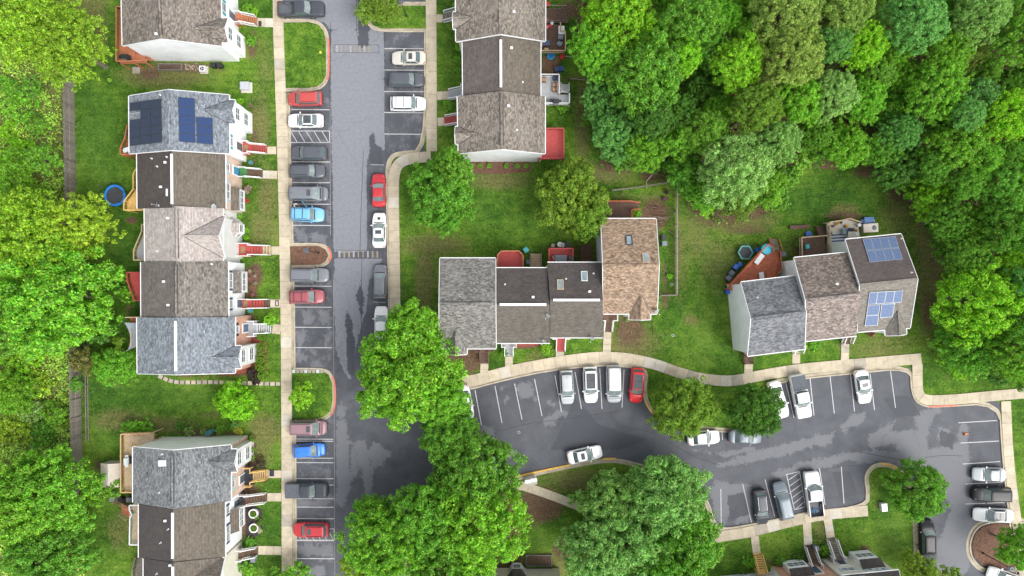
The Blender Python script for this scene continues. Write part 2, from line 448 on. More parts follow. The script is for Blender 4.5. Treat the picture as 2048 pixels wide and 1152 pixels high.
# soil / dry / lush patches of the lawns:  (px, py, rx, ry, channel, amount)
S, D, L, U = 0, 1, 2, 3
BLOBS = [
 # left yards
 (330,150,75,22,D,.9),(300,148,28,14,S,.8),(380,135,60,14,S,.7),(440,140,30,10,S,.5),(270,30,25,60,S,.35),(505,90,14,40,S,.75),(495,100,22,35,S,.5),
 (500,232,8,30,S,.85),(520,250,20,60,D,.7),(510,270,12,20,S,.7),(530,130,20,60,D,.4),(190,260,45,80,L,.8),(215,340,30,50,L,.5),(175,200,30,40,L,.8),
 (505,325,14,14,S,.6),(500,380,12,25,S,.5),(535,400,18,60,D,.7),(525,460,30,45,D,.6),(265,440,16,9,S,.8),(205,445,12,8,S,.5),(510,550,18,28,S,.9),
 (260,620,14,18,S,.6),(500,640,14,18,S,.8),(512,700,14,50,S,.85),(548,690,10,30,L,.5),(245,500,30,60,L,.9),(240,580,30,50,L,.6),(515,485,30,6,L,.4),
 (400,752,110,5,S,.85),(480,740,40,16,S,.8),(220,780,60,40,L,.8),(330,790,120,25,L,.7),(420,830,60,12,S,.55),(300,850,90,16,D,.7),(240,840,50,20,D,.7),
 (400,865,60,9,S,.8),(460,868,40,9,S,.6),(530,860,28,28,D,.9),(525,880,25,22,S,.4),(502,905,9,40,S,.9),(520,900,26,40,D,.6),(530,960,16,18,S,.55),
 (215,880,30,30,L,.5),(200,850,12,30,S,.5),(195,930,10,20,S,.7),(240,1000,26,14,S,.75),(245,1060,30,40,D,.5),(230,1090,26,36,S,.45),(215,1050,14,9,S,.5),
 (494,1045,16,36,S,1.),(505,1045,20,30,S,.6),(530,1050,28,32,L,.6),(528,1122,30,20,L,.4),(500,980,25,14,S,.8),(200,1140,14,20,L,.3),
 (608,110,42,62,L,.55),(590,160,20,14,L,.5),(625,790,45,50,L,1.),
 # left wild strip beyond the fence
 (50,280,60,60,D,.5),(40,200,40,50,D,.6),(70,420,70,40,L,.6),(60,760,90,90,L,.3),(100,300,30,40,S,.25),(155,700,14,60,S,.6),(170,790,10,60,S,.5),(160,900,12,40,S,.5),
 # middle yards
 (890,60,12,60,L,.2),(905,100,14,20,L,.3),(895,190,20,30,D,.25),(890,260,14,18,S,.25),(980,335,90,13,S,.95),(1000,362,60,16,D,.7),(905,290,14,16,S,.3),
 (1100,150,26,24,S,.85),(1140,20,30,26,S,.7),(1150,70,14,30,S,.5),(1130,120,22,9,S,.5),(1140,158,26,10,S,.6),(1180,185,20,14,S,.8),(1165,240,14,90,D,.8),(1190,220,14,60,S,.45),
 (1240,335,60,14,S,.7),(1310,350,50,20,S,.7),(1215,345,50,20,D,.7),(1370,340,20,60,S,.6),(1350,370,16,24,S,.5),
 (850,560,18,60,D,.9),(870,490,60,18,D,.85),(850,620,14,50,D,.6),(800,560,10,120,S,.5),(1000,400,120,50,L,.5),(960,430,100,24,L,.6),(1060,440,60,30,L,.5),(920,520,50,10,D,.4),
 (1000,480,160,12,L,.15),(1150,505,24,26,S,.6),(1105,500,46,12,S,.5),(1190,500,14,40,S,.5),(1245,395,60,20,S,.5),(1310,430,30,34,S,.95),(1330,550,12,60,S,.6),(1300,400,30,14,D,.5),
 (940,715,24,34,S,1.),(910,725,30,26,S,.8),(1010,700,26,16,S,.4),(1050,692,30,7,S,.9),(1070,716,20,14,D,.5),(1260,660,42,48,S,.75),(1262,690,50,30,D,.8),(1240,640,30,14,S,.6),(1330,600,14,40,S,.6),
 (1383,640,14,10,D,.8),(1360,500,16,90,D,.5),(1440,520,50,60,D,.45),(1390,650,60,60,L,.5),(1420,700,50,30,L,.5),(1395,470,30,60,D,.5),(1500,460,70,14,S,.6),(1480,440,60,22,D,.9),(1420,440,50,25,S,.6),
 (1470,700,10,30,S,.5),(1475,620,8,70,D,.9),
 # right yards
 (1650,400,110,45,L,.8),(1700,360,90,20,L,.6),(1660,330,40,9,S,.95),(1740,345,40,14,S,.8),(1800,385,24,26,S,.8),(1830,410,22,22,S,.7),(1860,470,26,70,D,.9),(1870,540,20,50,S,.55),(1855,620,20,60,S,.6),(1860,560,22,110,D,.9),
 (1690,432,50,10,S,.8),(1690,425,25,14,D,.9),(1600,500,30,20,D,.6),(1555,500,30,20,S,.5),(1800,430,40,60,D,.5),(1760,700,70,25,D,.5),(1580,690,30,14,L,.2),(1900,750,90,24,L,.6),(1680,690,8,6,S,.7),
 (2035,860,12,70,L,.3),(1500,690,12,12,S,.8),(1780,680,60,10,D,.5),
 # bottom
 (1080,1010,50,40,S,.95),(1070,1060,50,30,L,.4),(1060,1050,40,20,S,.5),(1130,1095,26,26,S,.95),(1150,960,70,25,D,.6),(1140,970,70,20,S,.5),(1075,1085,30,14,L,.7),(1120,1130,24,24,D,.7),(1560,1125,60,10,S,.6),
 (1480,1090,30,20,L,.2),(1570,1080,40,24,L,.1),(1770,1010,18,70,L,.8),(1740,1080,60,40,L,.15),(1790,1080,30,50,L,.8),(1752,1010,8,40,S,.5),(1730,1098,16,9,S,.8),(1640,1060,14,30,D,.5),(1200,1100,100,60,S,.4),
]
FOREST = [(1150,-80),(1150,60),(1185,210),(1200,335),(1260,345),(1340,345),(1385,430),(1460,455),(1540,430),(1570,345),(1640,322),(1740,335),(1800,370),(1850,420),(1890,500),(1885,600),(1880,700),(1960,740),(2060,755),(2300,760),(2300,-80)]
WILD = [(-300,-80),(215,-80),(215,90),(135,170),(150,500),(160,900),(180,1300),(-300,1300)]
NV = [(900,860),(1040,1000),(1060,1200),(660,1200),(700,1010),(850,960)]
def lawn_attr(px, py):
    a = np.zeros((len(px), 4)); a[:,3] = 1
    for (bx, by, rx, ry, ch, am) in BLOBS:
        r = np.hypot((px-bx)/(rx*1.15), (py-by)/(ry*1.15))
        a[:,ch] = np.maximum(a[:,ch], am*np.clip(1.25-r*0.85, 0, 1)*(r < 1.5))
    f = soft(px, py, FOREST, 14); a[:,0] = np.maximum(a[:,0], f*0.9); a[:,2] = np.maximum(a[:,2], f)
    f = soft(px, py, WILD, 10); a[:,1] = np.maximum(a[:,1], f*0.55); a[:,2] = np.maximum(a[:,2], f*0.3)
    f = soft(px, py, NV, 14); a[:,0] = np.maximum(a[:,0], f*0.8)
    return a

def lawn_mat():
    m, nt, b, out = nodes('lawn')
    co = objco(nt)
    at = nd(nt, 'ShaderNodeAttribute', attribute_name='mask')
    sp = nt.nodes.new('ShaderNodeSeparateColor'); nt.links.new(at.outputs['Color'], sp.inputs[0])
    n0 = noise(nt, co, 0.11, 4, 0.6); n1 = noise(nt, co, 0.75, 5, 0.65); n2 = noise(nt, co, 3.4, 4, 0.7); n3 = noise(nt, co, 14, 2, 0.6)
    t = math_n(nt, 'ADD', math_n(nt, 'MULTIPLY', n1, 0.62), math_n(nt, 'MULTIPLY', n2, 0.75))
    t = math_n(nt, 'SUBTRACT', t, 0.185)
    t = math_n(nt, 'ADD', t, math_n(nt, 'MULTIPLY', math_n(nt, 'SUBTRACT', n0, 0.5), 0.85))
    g = ramp(nt, t, [(0.28, (0.030,0.078,0.010)), (0.44, (0.062,0.140,0.016)), (0.56, (0.108,0.205,0.022)), (0.70, (0.18,0.26,0.042))])
    lush = ramp(nt, t, [(0.3, (0.024,0.068,0.010)), (0.5, (0.043,0.115,0.017)), (0.7, (0.078,0.17,0.027))])
    g = mix(nt, math_n(nt, 'MULTIPLY', sp.outputs['Blue'], 0.85, True), g, lush)
    dryc = ramp(nt, n2, [(0.25, (0.080,0.080,0.026)), (0.5, (0.155,0.145,0.055)), (0.75, (0.27,0.23,0.11))])
    dm = math_n(nt, 'SUBTRACT', math_n(nt, 'ADD', sp.outputs['Green'], math_n(nt, 'ADD', math_n(nt, 'MULTIPLY', n1, 0.7), math_n(nt, 'MULTIPLY', n2, 0.45))), 0.71)
    g = mix(nt, ramp(nt, math_n(nt, 'MULTIPLY', dm, 2.2, True), [(0.0, 0.0), (1.0, 0.8)]), g, dryc)
    soilc = ramp(nt, math_n(nt, 'ADD', math_n(nt, 'MULTIPLY', n2, 0.5), math_n(nt, 'MULTIPLY', n3, 0.5)), [(0.3, (0.055,0.034,0.020)), (0.5, (0.125,0.080,0.050)), (0.7, (0.24,0.17,0.11))])
    sm = math_n(nt, 'SUBTRACT', math_n(nt, 'ADD', math_n(nt, 'MULTIPLY', sp.outputs['Red'], 1.1), math_n(nt, 'ADD', math_n(nt, 'MULTIPLY', n1, 0.6), math_n(nt, 'MULTIPLY', n2, 0.45))), 0.98)
    g = mix(nt, math_n(nt, 'MULTIPLY', sm, 3.4, True), g, soilc)
    g = mix(nt, 1.0, g, ramp(nt, n3, [(0.30, 0.42), (0.5, 1.0), (0.70, 1.65)]), 'MULTIPLY')
    wv = nd(nt, 'ShaderNodeTexWave', Scale=0.34, Distortion=5.0, Detail=1.0); wv.inputs['Detail Scale'].default_value = 0.35; wv.bands_direction = 'Y'; nt.links.new(co, wv.inputs['Vector'])
    g = mix(nt, 1.0, g, ramp(nt, wv.outputs['Fac'], [(0.2, 0.96), (0.8, 1.04)]), 'MULTIPLY')
    nt.links.new(g, b.inputs['Base Color']); b.inputs['Roughness'].default_value = 1.0
    b.inputs['Specular IOR Level'].default_value = 0.1
    bump(nt, b, math_n(nt, 'ADD', n2, n3), 0.9, 0.10)
    return m
LAWN = lawn_mat()
xs = np.concatenate([[-900,-400,-200,-120,-90], np.arange(-78, 78.1, 0.45), [90,120,200,400,900]])
ys = np.concatenate([[-900,-400,-200,-100,-60], np.arange(-48, 48.1, 0.45), [60,100,200,400,900]])
gm = gridmesh('ground', xs, ys, 0.0, None, lawn_attr); gm.materials.append(LAWN)
ground = bpy.data.objects.new('ground', gm); col.objects.link(ground); tag(ground, kind='structure')

ASPH = [(556,-60),(556,38),(566,42),(573,184),(577,300),(582,488),(585,640),(588,842),(589,1240),(806,1240),(806,1100),(815,1030),(835,995),(870,990),(950,985),(1030,955),(1140,930),(1235,918),(1300,935),(1380,965),(1415,1000),(1425,1040),(1442,1060),(1500,1050),(1560,1038),(1620,1025),(1732,1010),
 (1734,980),(1730,950),(1742,932),(1765,927),(1808,948),(1825,985),(1833,1050),(1834,1240),(2200,1240),(2200,1150),(2032,1150),(2013,1000),(2003,900),(1998,803),(1870,812),(1848,810),(1831,800),(1824,780),(1822,733),(1700,746),(1600,755),(1540,768),(1536,780),(1541,845),(1530,862),(1450,862),(1350,852),(1300,822),(1289,770),(1293,741),
 (1250,731),(1200,729),(1100,738),(1010,757),(920,782),(850,775),(800,745),(781,690),(779,600),(774,360),(783,312),(800,306),(850,303),(850,62),(850,-60)]
W2 = lambda q: [tuple(P(x, y))[:2] for x, y in q]
DRYP = [[(661,60),(768,60),(770,300),(738,305),(734,330),(733,505),(668,505),(664,300)], [(568,-60),(716,-60),(716,60),(661,60),(650,45),(568,40)], [(742,-60),(768,-60),(768,90),(742,90)], [(668,517),(766,517),(750,540),(738,560),(732,625),(722,650),(712,700),(700,760),(688,745),(672,700),(668,620)],
 [(672,845),(690,835),(700,880),(698,925),(705,960),(690,1010),(672,1015)], [(705,885),(730,880),(748,960),(740,1000),(728,985),(722,935),(706,960),(700,930)], [(745,875),(782,905),(768,930),(742,940),(738,905)], [(680,800),(692,830),(680,845),(672,830)],
 [(1085,838),(1115,822),(1165,822),(1150,835),(1138,850),(1125,835),(1108,852),(1090,850)], [(955,850),(985,856),(990,872),(960,870)],[(1005,902),(1035,898),(1040,912),(1015,918)],
 [(1428,930),(1500,905),(1600,880),(1672,862),(1665,885),(1560,912),(1488,928),(1435,935)], [(1680,852),(1700,832),(1735,822),(1725,842),(1700,856),(1690,866)],
 [(1540,948),(1600,925),(1660,912),(1710,905),(1760,900),(1800,905),(1830,940),(1800,930),(1760,920),(1738,928),(1700,920),(1650,935),(1600,940),(1560,955)],
 [(1735,870),(1790,842),(1780,862),(1850,858),(1860,900),(1930,880),(1938,960),(1900,1010),(1870,960),(1830,940),(1800,920),(1790,890),(1740,895)], [(1828,830),(1860,815),(1880,820),(1862,850),(1858,870),(1835,880)], [(1878,855),(1905,855),(1890,885),(1875,880)],
 [(1418,975),(1430,962),(1500,970),(1510,990),(1500,1046),(1470,1050),(1480,1000),(1445,1056),(1425,1030)], [(1385,900),(1440,906),(1500,893),(1520,900),(1450,915)], [(1920,845),(1935,850),(1945,1000),(1960,1060),(1930,1150),(1880,1240),(1870,1100),(1900,1020)],
 [(600,620),(625,615),(628,645),(610,650)],[(640,622),(660,618),(660,640),(645,650),(636,640)],[(592,660),(615,662),(605,690),(592,680)],[(645,670),(664,662),(660,685),(650,690)],[(595,700),(618,715),(600,730),(592,722)],
 [(600,940),(620,950),(600,955)],[(592,1000),(665,1000),(660,1012),(592,1014)],[(592,1090),(660,1092),(665,1112),(592,1110)],[(615,1135),(650,1130),(655,1152),(610,1150)],[(590,460),(608,455),(620,485),(595,485)],[(625,465),(655,470),(650,488),(620,485)],[(645,425),(658,412),(660,445),(650,440)],
 [(1028,770),(1060,762),(1068,790),(1045,800)],[(1060,785),(1078,790),(1070,805)],[(1010,790),(1020,795),(1012,808)],[(1095,800),(1112,808),(1100,812)],[(995,775),(1008,772),(1005,785)]]
WETP = [[(719,-60),(742,-60),(738,95),(716,95)],[(738,330),(740,275),(746,262),(752,285),(764,300),(766,330)],[(690,620),(697,618),(712,690),(708,760),(694,740)],[(712,600),(722,560),(728,600),(726,640)],[(1500,700),(1520,700),(1520,720),(1500,720)],[(1150,795),(1200,850),(1300,880),(1240,900),(1100,900)],[(1455,990),(1490,985),(1500,1030),(1460,1040)],[(1665,945),(1700,940),(1715,990),(1680,1000)],
 [(1765,795),(1822,790),(1840,830),(1790,835)],[(1880,860),(1910,870),(1905,900),(1880,890)]]
def asp_attr(px, py):
    a = np.zeros((len(px), 4))
    for i, q in enumerate(DRYP): 
        if i < 4: a[:,0] = np.maximum(a[:,0], soft(px, py, q, 2.0))
        else: a[:,3] = np.maximum(a[:,3], soft(px, py, q, 11))
    for q in WETP: a[:,1] = np.maximum(a[:,1], soft(px, py, q, 8))
    stall = np.maximum.reduce([soft(px, py, q, 2) for q in ([(580,180),(660,180),(668,1240),(588,1240)], [(768,60),(852,60),(852,305),(768,305)], [(736,305),(775,305),(780,610),(740,610)])])
    a[:,2] = stall
    return a
def asphalt_mat():
    m, nt, b, out = nodes('asphalt')
    co = objco(nt)
    at = nd(nt, 'ShaderNodeAttribute', attribute_name='mask')
    sp = nt.nodes.new('ShaderNodeSeparateColor'); nt.links.new(at.outputs['Color'], sp.inputs[0])
    n1 = noise(nt, co, 0.55, 5, 0.6, 0.4); n2 = noise(nt, co, 2.6, 5, 0.6); n3 = noise(nt, co, 22, 2, 0.6); n0 = noise(nt, co, 0.10, 3)
    dark = ramp(nt, math_n(nt, 'ADD', math_n(nt, 'MULTIPLY', n1, 0.6), math_n(nt, 'MULTIPLY', n0, 0.4)), [(0.3, (0.048,0.052,0.063)), (0.7, (0.100,0.105,0.121))])
    light = ramp(nt, n2, [(0.25, (0.172,0.178,0.200)), (0.75, (0.230,0.238,0.264))])
    wet = (0.050, 0.054, 0.066)
    nn = math_n(nt, 'SUBTRACT', math_n(nt, 'ADD', math_n(nt, 'MULTIPLY', n2, 0.8), math_n(nt, 'MULTIPLY', n1, 0.8)), 0.8)
    dm = math_n(nt, 'ADD', sp.outputs['Red'], math_n(nt, 'MULTIPLY', nn, 1.55))
    c = mix(nt, ramp(nt, dm, [(0.47, 0.0), (0.56, 0.92)]), dark, light)
    da = math_n(nt, 'ADD', at.outputs['Alpha'], math_n(nt, 'MULTIPLY', nn, 1.2))
    c = mix(nt, ramp(nt, da, [(0.42, 0.0), (0.60, 0.62)]), c, (0.175,0.18,0.195))
    # stall bays: broken dry marks in the dark surface
    sm = math_n(nt, 'MULTIPLY', sp.outputs['Blue'], ramp(nt, math_n(nt, 'ADD', math_n(nt, 'MULTIPLY', n1, 0.7), math_n(nt, 'MULTIPLY', n2, 0.3)), [(0.52, 0.0), (0.60, 0.6)]))
    c = mix(nt, sm, c, (0.17, 0.17, 0.185))
    wm = math_n(nt, 'ADD', sp.outputs['Green'], math_n(nt, 'MULTIPLY', nn, 1.0))
    c = mix(nt, ramp(nt, wm, [(0.48, 0.0), (0.56, 0.9)]), c, wet)
    c = mix(nt, 1.0, c, ramp(nt, n3, [(0.3, 0.86), (0.7, 1.14)]), 'MULTIPLY')
    # hairline cracks
    vo = nd(nt, 'ShaderNodeTexVoronoi', Scale=0.11, feature='DISTANCE_TO_EDGE')
    wv = nd(nt, 'ShaderNodeVectorMath', operation='ADD'); nt.links.new(co, wv.inputs[0])
    nv = nd(nt, 'ShaderNodeTexNoise', Scale=0.7, Detail=4); nt.links.new(co, nv.inputs['Vector']); nt.links.new(nv.outputs['Color'], wv.inputs[1])
    nt.links.new(wv.outputs[0], vo.inputs['Vector'])
    c = mix(nt, ramp(nt, vo.outputs['Distance'], [(0.0, 0.30), (0.006, 0.0)]), c, (0.03, 0.031, 0.035))
    nt.links.new(c, b.inputs['Base Color'])
    nt.links.new(ramp(nt, dm, [(0.45, 0.75), (0.56, 0.9)]), b.inputs['Roughness'])
    bump(nt, b, n3, 0.25, 0.01)
    return m
wa = W2(ASPH)
am_ = gridmesh('asphalt', np.arange(-33, 80, 0.3), np.arange(-46, 44, 0.3), 0.004, lambda x, y: inpoly(x, y, wa), asp_attr)
am_.materials.append(asphalt_mat())
asphalt = bpy.data.objects.new('parking_lot', am_); col.objects.link(asphalt); tag(asphalt, kind='structure'); ORG[asphalt.name] = Vector((0,0,0))

def dens(pts, step):
    out = [pts[0]]
    for a, b in zip(pts[:-1], pts[1:]):
        n = max(1, int((b-a).length/step))
        out += [a.lerp(b, k/n) for k in range(1, n+1)]
    return out
def smooth(pts, it=2):
    for _ in range(it):
        q = [pts[0]]
        for a, b in zip(pts[:-1], pts[1:]): q += [a.lerp(b, .25), a.lerp(b, .75)]
        pts = q + [pts[-1]]
    return pts
def normals(pts):
    n = []
    for i in range(len(pts)):
        d = (pts[min(i+1,len(pts)-1)] - pts[max(i-1,0)]); d.z = 0; d.normalize()
        n.append(Vector((-d.y, d.x, 0)))
    return n
def ribbon(mb, pts, o0, o1, z0, z1, mi=0):
    """strip between offsets o0..o1 of a path (left positive), from z0 up to z1"""
    nn = normals(pts); v = []
    for p, n in zip(pts, nn):
        a = p + n*o0; b_ = p + n*o1
        v += [(a.x,a.y,z0),(a.x,a.y,z1),(b_.x,b_.y,z1),(b_.x,b_.y,z0)]
    f = []
    up = o1 > o0
    for i in range(len(pts)-1):
        k, l = i*4, i*4+4
        for j in range(3):
            q = (k+j, k+j+1, l+j+1, l+j)
            f.append(q if up else q[::-1])
    for k, fl in ((0, False), ((len(pts)-1)*4, True)):
        q = (k, k+3, k+2, k+1); f.append(q[::-1] if (fl == up) else q)
    mb.add(v, f, mi)
def pxpath(q, z=0.0, sm=2):
    return smooth([P(x, y, 0) for x, y in q], sm)

kerbs = empty('kerb', (0,0,0), kind='structure')
KP = {
 'island_top_left': ([(566,41),(620,41),(641,47),(653,62),(657,85),(657,150),(651,167),(638,178),(615,181),(572,181)], 1),
 'left_a': ([(577,186),(580,300),(583,420),(585,486)], 1),
 'island_mulch': ([(580,489),(640,488),(656,495),(663,511),(656,526),(642,533),(583,534)], 1),
 'left_b': ([(586,536),(588,640),(589,735)], 1),
 'island_low': ([(587,738),(645,738),(661,745),(669,765),(670,800),(666,825),(651,838),(625,842),(589,842)], 1),
 'left_c': ([(590,843),(591,1000),(592,1230)], 1),
 'right': ([(851,64),(851,302),(800,305),(783,311),(774,330),(774,365),(777,480),(779,600),(781,690),(800,745),(850,775),(920,783),(1010,758),(1100,739),(1200,729),(1250,731),(1292,741),(1287,770),(1289,800),(1302,824),(1350,853),(1450,863),(1530,863),(1542,845),(1537,780),(1541,768),(1600,756),(1700,746),(1821,734),(1823,780),(1831,802),(1848,811),(1870,813),(1999,804),(2004,900),(2014,1000),(2033,1150),(2045,1240)], -1),
 'bottom': ([(806,1230),(807,1100),(815,1030),(835,996),(870,990),(950,984),(1030,955),(1090,941),(1140,931),(1190,921),(1235,918),(1300,935),(1380,965),(1415,1000),(1425,1040),(1442,1060),(1500,1050),(1560,1038),(1620,1024),(1732,1012),(1734,980),(1729,952),(1742,932),(1765,926),(1790,932),(1808,948),(1825,985),(1833,1050),(1835,1230)], 1),
 'island_right': ([(2120,1046),(1990,1041),(1960,1048),(1944,1065),(1937,1090),(1941,1115),(1958,1135),(1985,1144),(2120,1140)], 1),
 'island_top': ([(852,62),(760,62),(740,54),(733,35),(738,14),(758,7),(852,7)], 1),
}
kpts = {}
for k, (q, side) in KP.items():
    p = pxpath(q); kpts[k] = p
    if side < 0: p = p[::-1]
    mb = MB(); ribbon(mb, p, -0.0, 0.17, 0.0, 0.145); mb.build('kerb_stone', KERB, kerbs)
    mb = MB(); ribbon(mb, p, -0.42 , -0.003, 0.006, 0.022); mb.build('gutter', GUTTER, kerbs)
def paintk(key, f0, f1, m, side=1):
    p = kpts[key]
    if side < 0: p = p[::-1]
    p = p[int(len(p)*f0):max(int(len(p)*f0)+2, int(len(p)*f1))]
    mb = MB(); ribbon(mb, p, -0.006, 0.176, 0.0, 0.151); mb.build('painted_kerb', m, kerbs)
paintk('island_top_left', .42, .64, REDP); paintk('island_mulch', .34, .66, REDP); paintk('island_low', .32, .68, REDP)
def paintpx(q, m):
    p = pxpath(q, sm=1); mb = MB(); ribbon(mb, p, -0.09, 0.12, 0.0, 0.153); mb.build('painted_kerb', m, kerbs)
paintpx([(1028,954),(1090,940),(1139,930)], YELP); paintpx([(1205,918),(1232,917)], YELP); paintpx([(1858,813.5),(1912,810.5)], REDP)
paintpx([(1290,802),(1302,825),(1316,833)], YELP); paintpx([(1758,927),(1775,928),(1795,937),(1806,947)], YELP)

# raised islands
def island(name, q, m, z=0.11, kind='structure', sm=1):
    p = [P(x, y) for x, y in q]
    n = len(p)
    xs_ = [v.x for v in p]; ys_ = [v.y for v in p]
    mb = MB(); mb.prism([(v.x, v.y) for v in p], 0.002, z)
    o = mb.build(name, m); tag(o, kind=kind); return o
island('island_lawn', [(567,46),(618,45),(637,50),(648,63),(652,85),(652,150),(646,164),(634,173),(615,176),(572,176)], LAWN)
island('mulch_bed', [(581,493),(638,492),(651,499),(657,511),(651,523),(640,529),(583,530)], MULCH)
island('island_lawn', [(588,742),(643,742),(657,749),(664,767),(665,800),(661,822),(648,834),(624,838),(589,838)], LAWN)
island('island_lawn', [(852,57),(762,57),(745,50),(738,35),(743,18),(760,12),(852,12)], LAWN)
island('mulch_bed', [(2120,1052),(1992,1047),(1964,1053),(1949,1068),(1943,1090),(1947,1112),(1962,1129),(1987,1137),(2120,1133)], MULCH)
island('mulch_bed', [(494,1012),(512,1012),(524,1020),(526,1066),(505,1076),(491,1072)], mat('dark_mulch', (0.04,0.033,0.032), 0.95, 0.4, 5), 0.06)
island('mulch_bed', [(492,535),(514,536),(515,594),(492,594)], MULCH, 0.06)
island('mulch_bed', [(503,672),(534,684),(534,748),(505,742),(470,750),(440,750),(440,744),(500,735)], MULCHR, 0.05)
island('mulch_bed', [(948,324),(1062,322),(1060,344),(1000,349),(945,345)], MULCH, 0.05)
island('mulch_bed', [(1034,682),(1080,682),(1080,692),(1032,694)], MULCHR, 0.05)
island('mulch_bed', [(503,868),(512,874),(514,940),(500,948),(498,880)], MULCH, 0.05)
island('patio', [(1085,112),(1118,112),(1118,150),(1085,150)], mat('bare_earth_patio', (0.17,0.10,0.06), 0.95, 0.3, 2), 0.03)

# pavements: every slab between two joints is a slab of its own
slabmat = [CONC]*11 + [CONC2, CONCG]
def walk(name, q, w, step, z=0.12, sm=2, mats=None, pale=(), gap=0.012):
    p = pxpath(q, sm=sm); p = dens(p, 0.25)
    root = empty(name, (0,0,0), kind='structure')
    acc = [0.0]
    for a, b_ in zip(p[:-1], p[1:]): acc.append(acc[-1] + (b_-a).length)
    nn = normals(p)
    def atd(s):
        s = min(max(s, 0), acc[-1]); i = int(np.searchsorted(acc, s)); i = min(max(i, 1), len(p)-1)
        t = (s-acc[i-1])/max(1e-6, acc[i]-acc[i-1])
        return p[i-1].lerp(p[i], t), nn[i-1].lerp(nn[i], t).normalized()
    n = max(1, round(acc[-1]/step)); L_ = acc[-1]/n
    for k in range(n):
        s0, s1 = k*L_+gap, (k+1)*L_-gap
        l, r = [], []
        for j in range(4):
            c, no = atd(s0+(s1-s0)*j/3); l.append(c+no*w/2); r.append(c-no*w/2)
        poly = [(v.x, v.y) for v in r] + [(v.x, v.y) for v in l[::-1]]
        dz = rnd.uniform(-0.006, 0.006)
        mb = MB(); mb.prism(poly, 0.003, z+dz)
        m = (mats or slabmat)[rnd.randrange(len(mats or slabmat))]
        if k in pale: m = CONC2
        mb.build('paving_slab', m, root)
    mb = MB(); ribbon(mb, p, -w/2+0.02, w/2-0.02, 0.002, z-0.03 if gap < .03 else 0.006); mb.build('joint_bed', mat('joint_soil', (0.07,0.06,0.045), 0.95, 0.2), root)
    return root
walk('sidewalk', [(556,-60),(557,60),(559,110),(564,250),(568,400),(572.5,640),(574,900),(574.5,1230)], 1.40, 1.48)
walk('sidewalk', [(862,-60),(863,150),(863.5,303)], 1.40, 1.50)
walk('sidewalk', [(862,313),(820,317),(799,325),(788,345),(787,400),(789,500),(790,600),(793,690),(815,740),(860,764),(925,766),(1010,744),(1050,735),(1130,721),(1190,714),(1222,714),(1260,717),(1314,729),(1345,741),(1390,755),(1433,761),(1467,762),(1514,752),(1560,744),(1607,737),(1710,728),(1842,717)], 1.42, 1.50)
walk('sidewalk', [(1834,727),(1834,780),(1840,795),(1856,801),(1910,799),(2000,790),(2120,781)], 1.36, 1.55)
walk('sidewalk', [(2011,802),(2015,900),(2024,985),(2038,1080),(2060,1240)], 1.30, 1.50)
walk('sidewalk', [(1360,1095),(1400,1082),(1441,1072),(1493,1065),(1540,1053),(1590,1040),(1640,1029),(1735,1021)], 1.42, 1.7)
walk('sidewalk', [(1012,962),(1030,968),(1060,976),(1100,990),(1140,1005),(1190,1028)], 1.15, 1.6, 0.05)
PATHS = [([(515,45),(547,46)],1.15),([(535,301),(553,301)],1.0),([(526,349),(555,350)],1.05),([(543,501),(560,501)],1.1),([(541,607),(561,607)],1.05),([(545,657),(562,659)],1.3),([(537,948),(563,948)],1.0),([(535,994),(563,994)],1.1),([(517,1100),(563,1101)],1.15),
 ([(873,37),(886,37)],1.05),([(874,192),(897,191)],1.1),([(875,244),(889,243)],1.1),
 ([(969,727),(968,750)],1.05),([(1018,713),(1018,741)],1.05),([(1120,703),(1119,724)],1.1),([(1215,664),(1213,714)],1.05),
 ([(1497,728),(1496,750)],1.1),([(1592,708),(1592,727)],1.05),([(1690,688),(1689,721)],1.05),
 ([(1509,1072),(1513,1106)],1.05),([(1613,1044),(1616,1089)],1.1),([(1655,1038),(1661,1075)],1.1)]
for q, w in PATHS: walk('footpath', q, w, 0.95, 0.10, 0)
# stepping stones round the end of the blue-grey house
walk('stepping_stone_path', [(316,751),(345,764),(375,765),(430,764),(480,766),(562,768)], 0.50, 0.74, 0.05, 2, [CONCG, CONC], gap=0.09)
walk('stepping_stone_path', [(584,742.5),(648,742.5)], 0.45, 0.55, 0.125, 0, [CONCG, GREYW], gap=0.06)
island('utility_pad', [(1051,953),(1071,949),(1075,968),(1055,973)], CONC2, 0.08)
island('path_slab', [(265,134),(280,134),(280,147),(265,147)], CONCG, 0.04)

# painted lines
lines = empty('parking_marking', (0,0,0), kind='structure')
def line(a, b_, m=PAINT, w=0.10, name='parking_line'):
    A, B = P(*a), P(*b_); d = (B-A).normalized(); n = Vector((-d.y, d.x, 0))*w/2
    mb = MB(); mb.add([(q.x, q.y, 0.009) for q in (A-n, B-n, B+n, A+n)], [(0,1,2,3)]); return mb.build(name, m, lines)
for y in (219,323.5,365,408,450.5,572,614,654.5,695,878,882,916,925,957,969.5,997,1014,1037,1057,1081,1117):
    t = y/1152; line((579+12*t+ (3 if y > 500 else 1), y), (657+12*t, y+0.5), PAINT)
line((660,220),(661,470), PAINTF, .05); line((667,560),(670,1150), PAINTF, .05)
for y in (97,140,183,225,268): line((769,y),(847,y+.5))
line((741,329),(768,330), PAINTF); line((746,604),(771,605), PAINTF)
def hatch(c, n, m=PAINT):
    for i in range(4): line(c[i], c[(i+1)%4], m, .09)
    for k in range(n):
        t0, t1 = k/n, (k+.85)/n
        a = (c[0][0]+(c[1][0]-c[0][0])*t0, c[0][1]+(c[1][1]-c[0][1])*t0); b_ = (c[3][0]+(c[2][0]-c[3][0])*t1, c[3][1]+(c[2][1]-c[3][1])*t1)
        line(a, b_, m, .08)
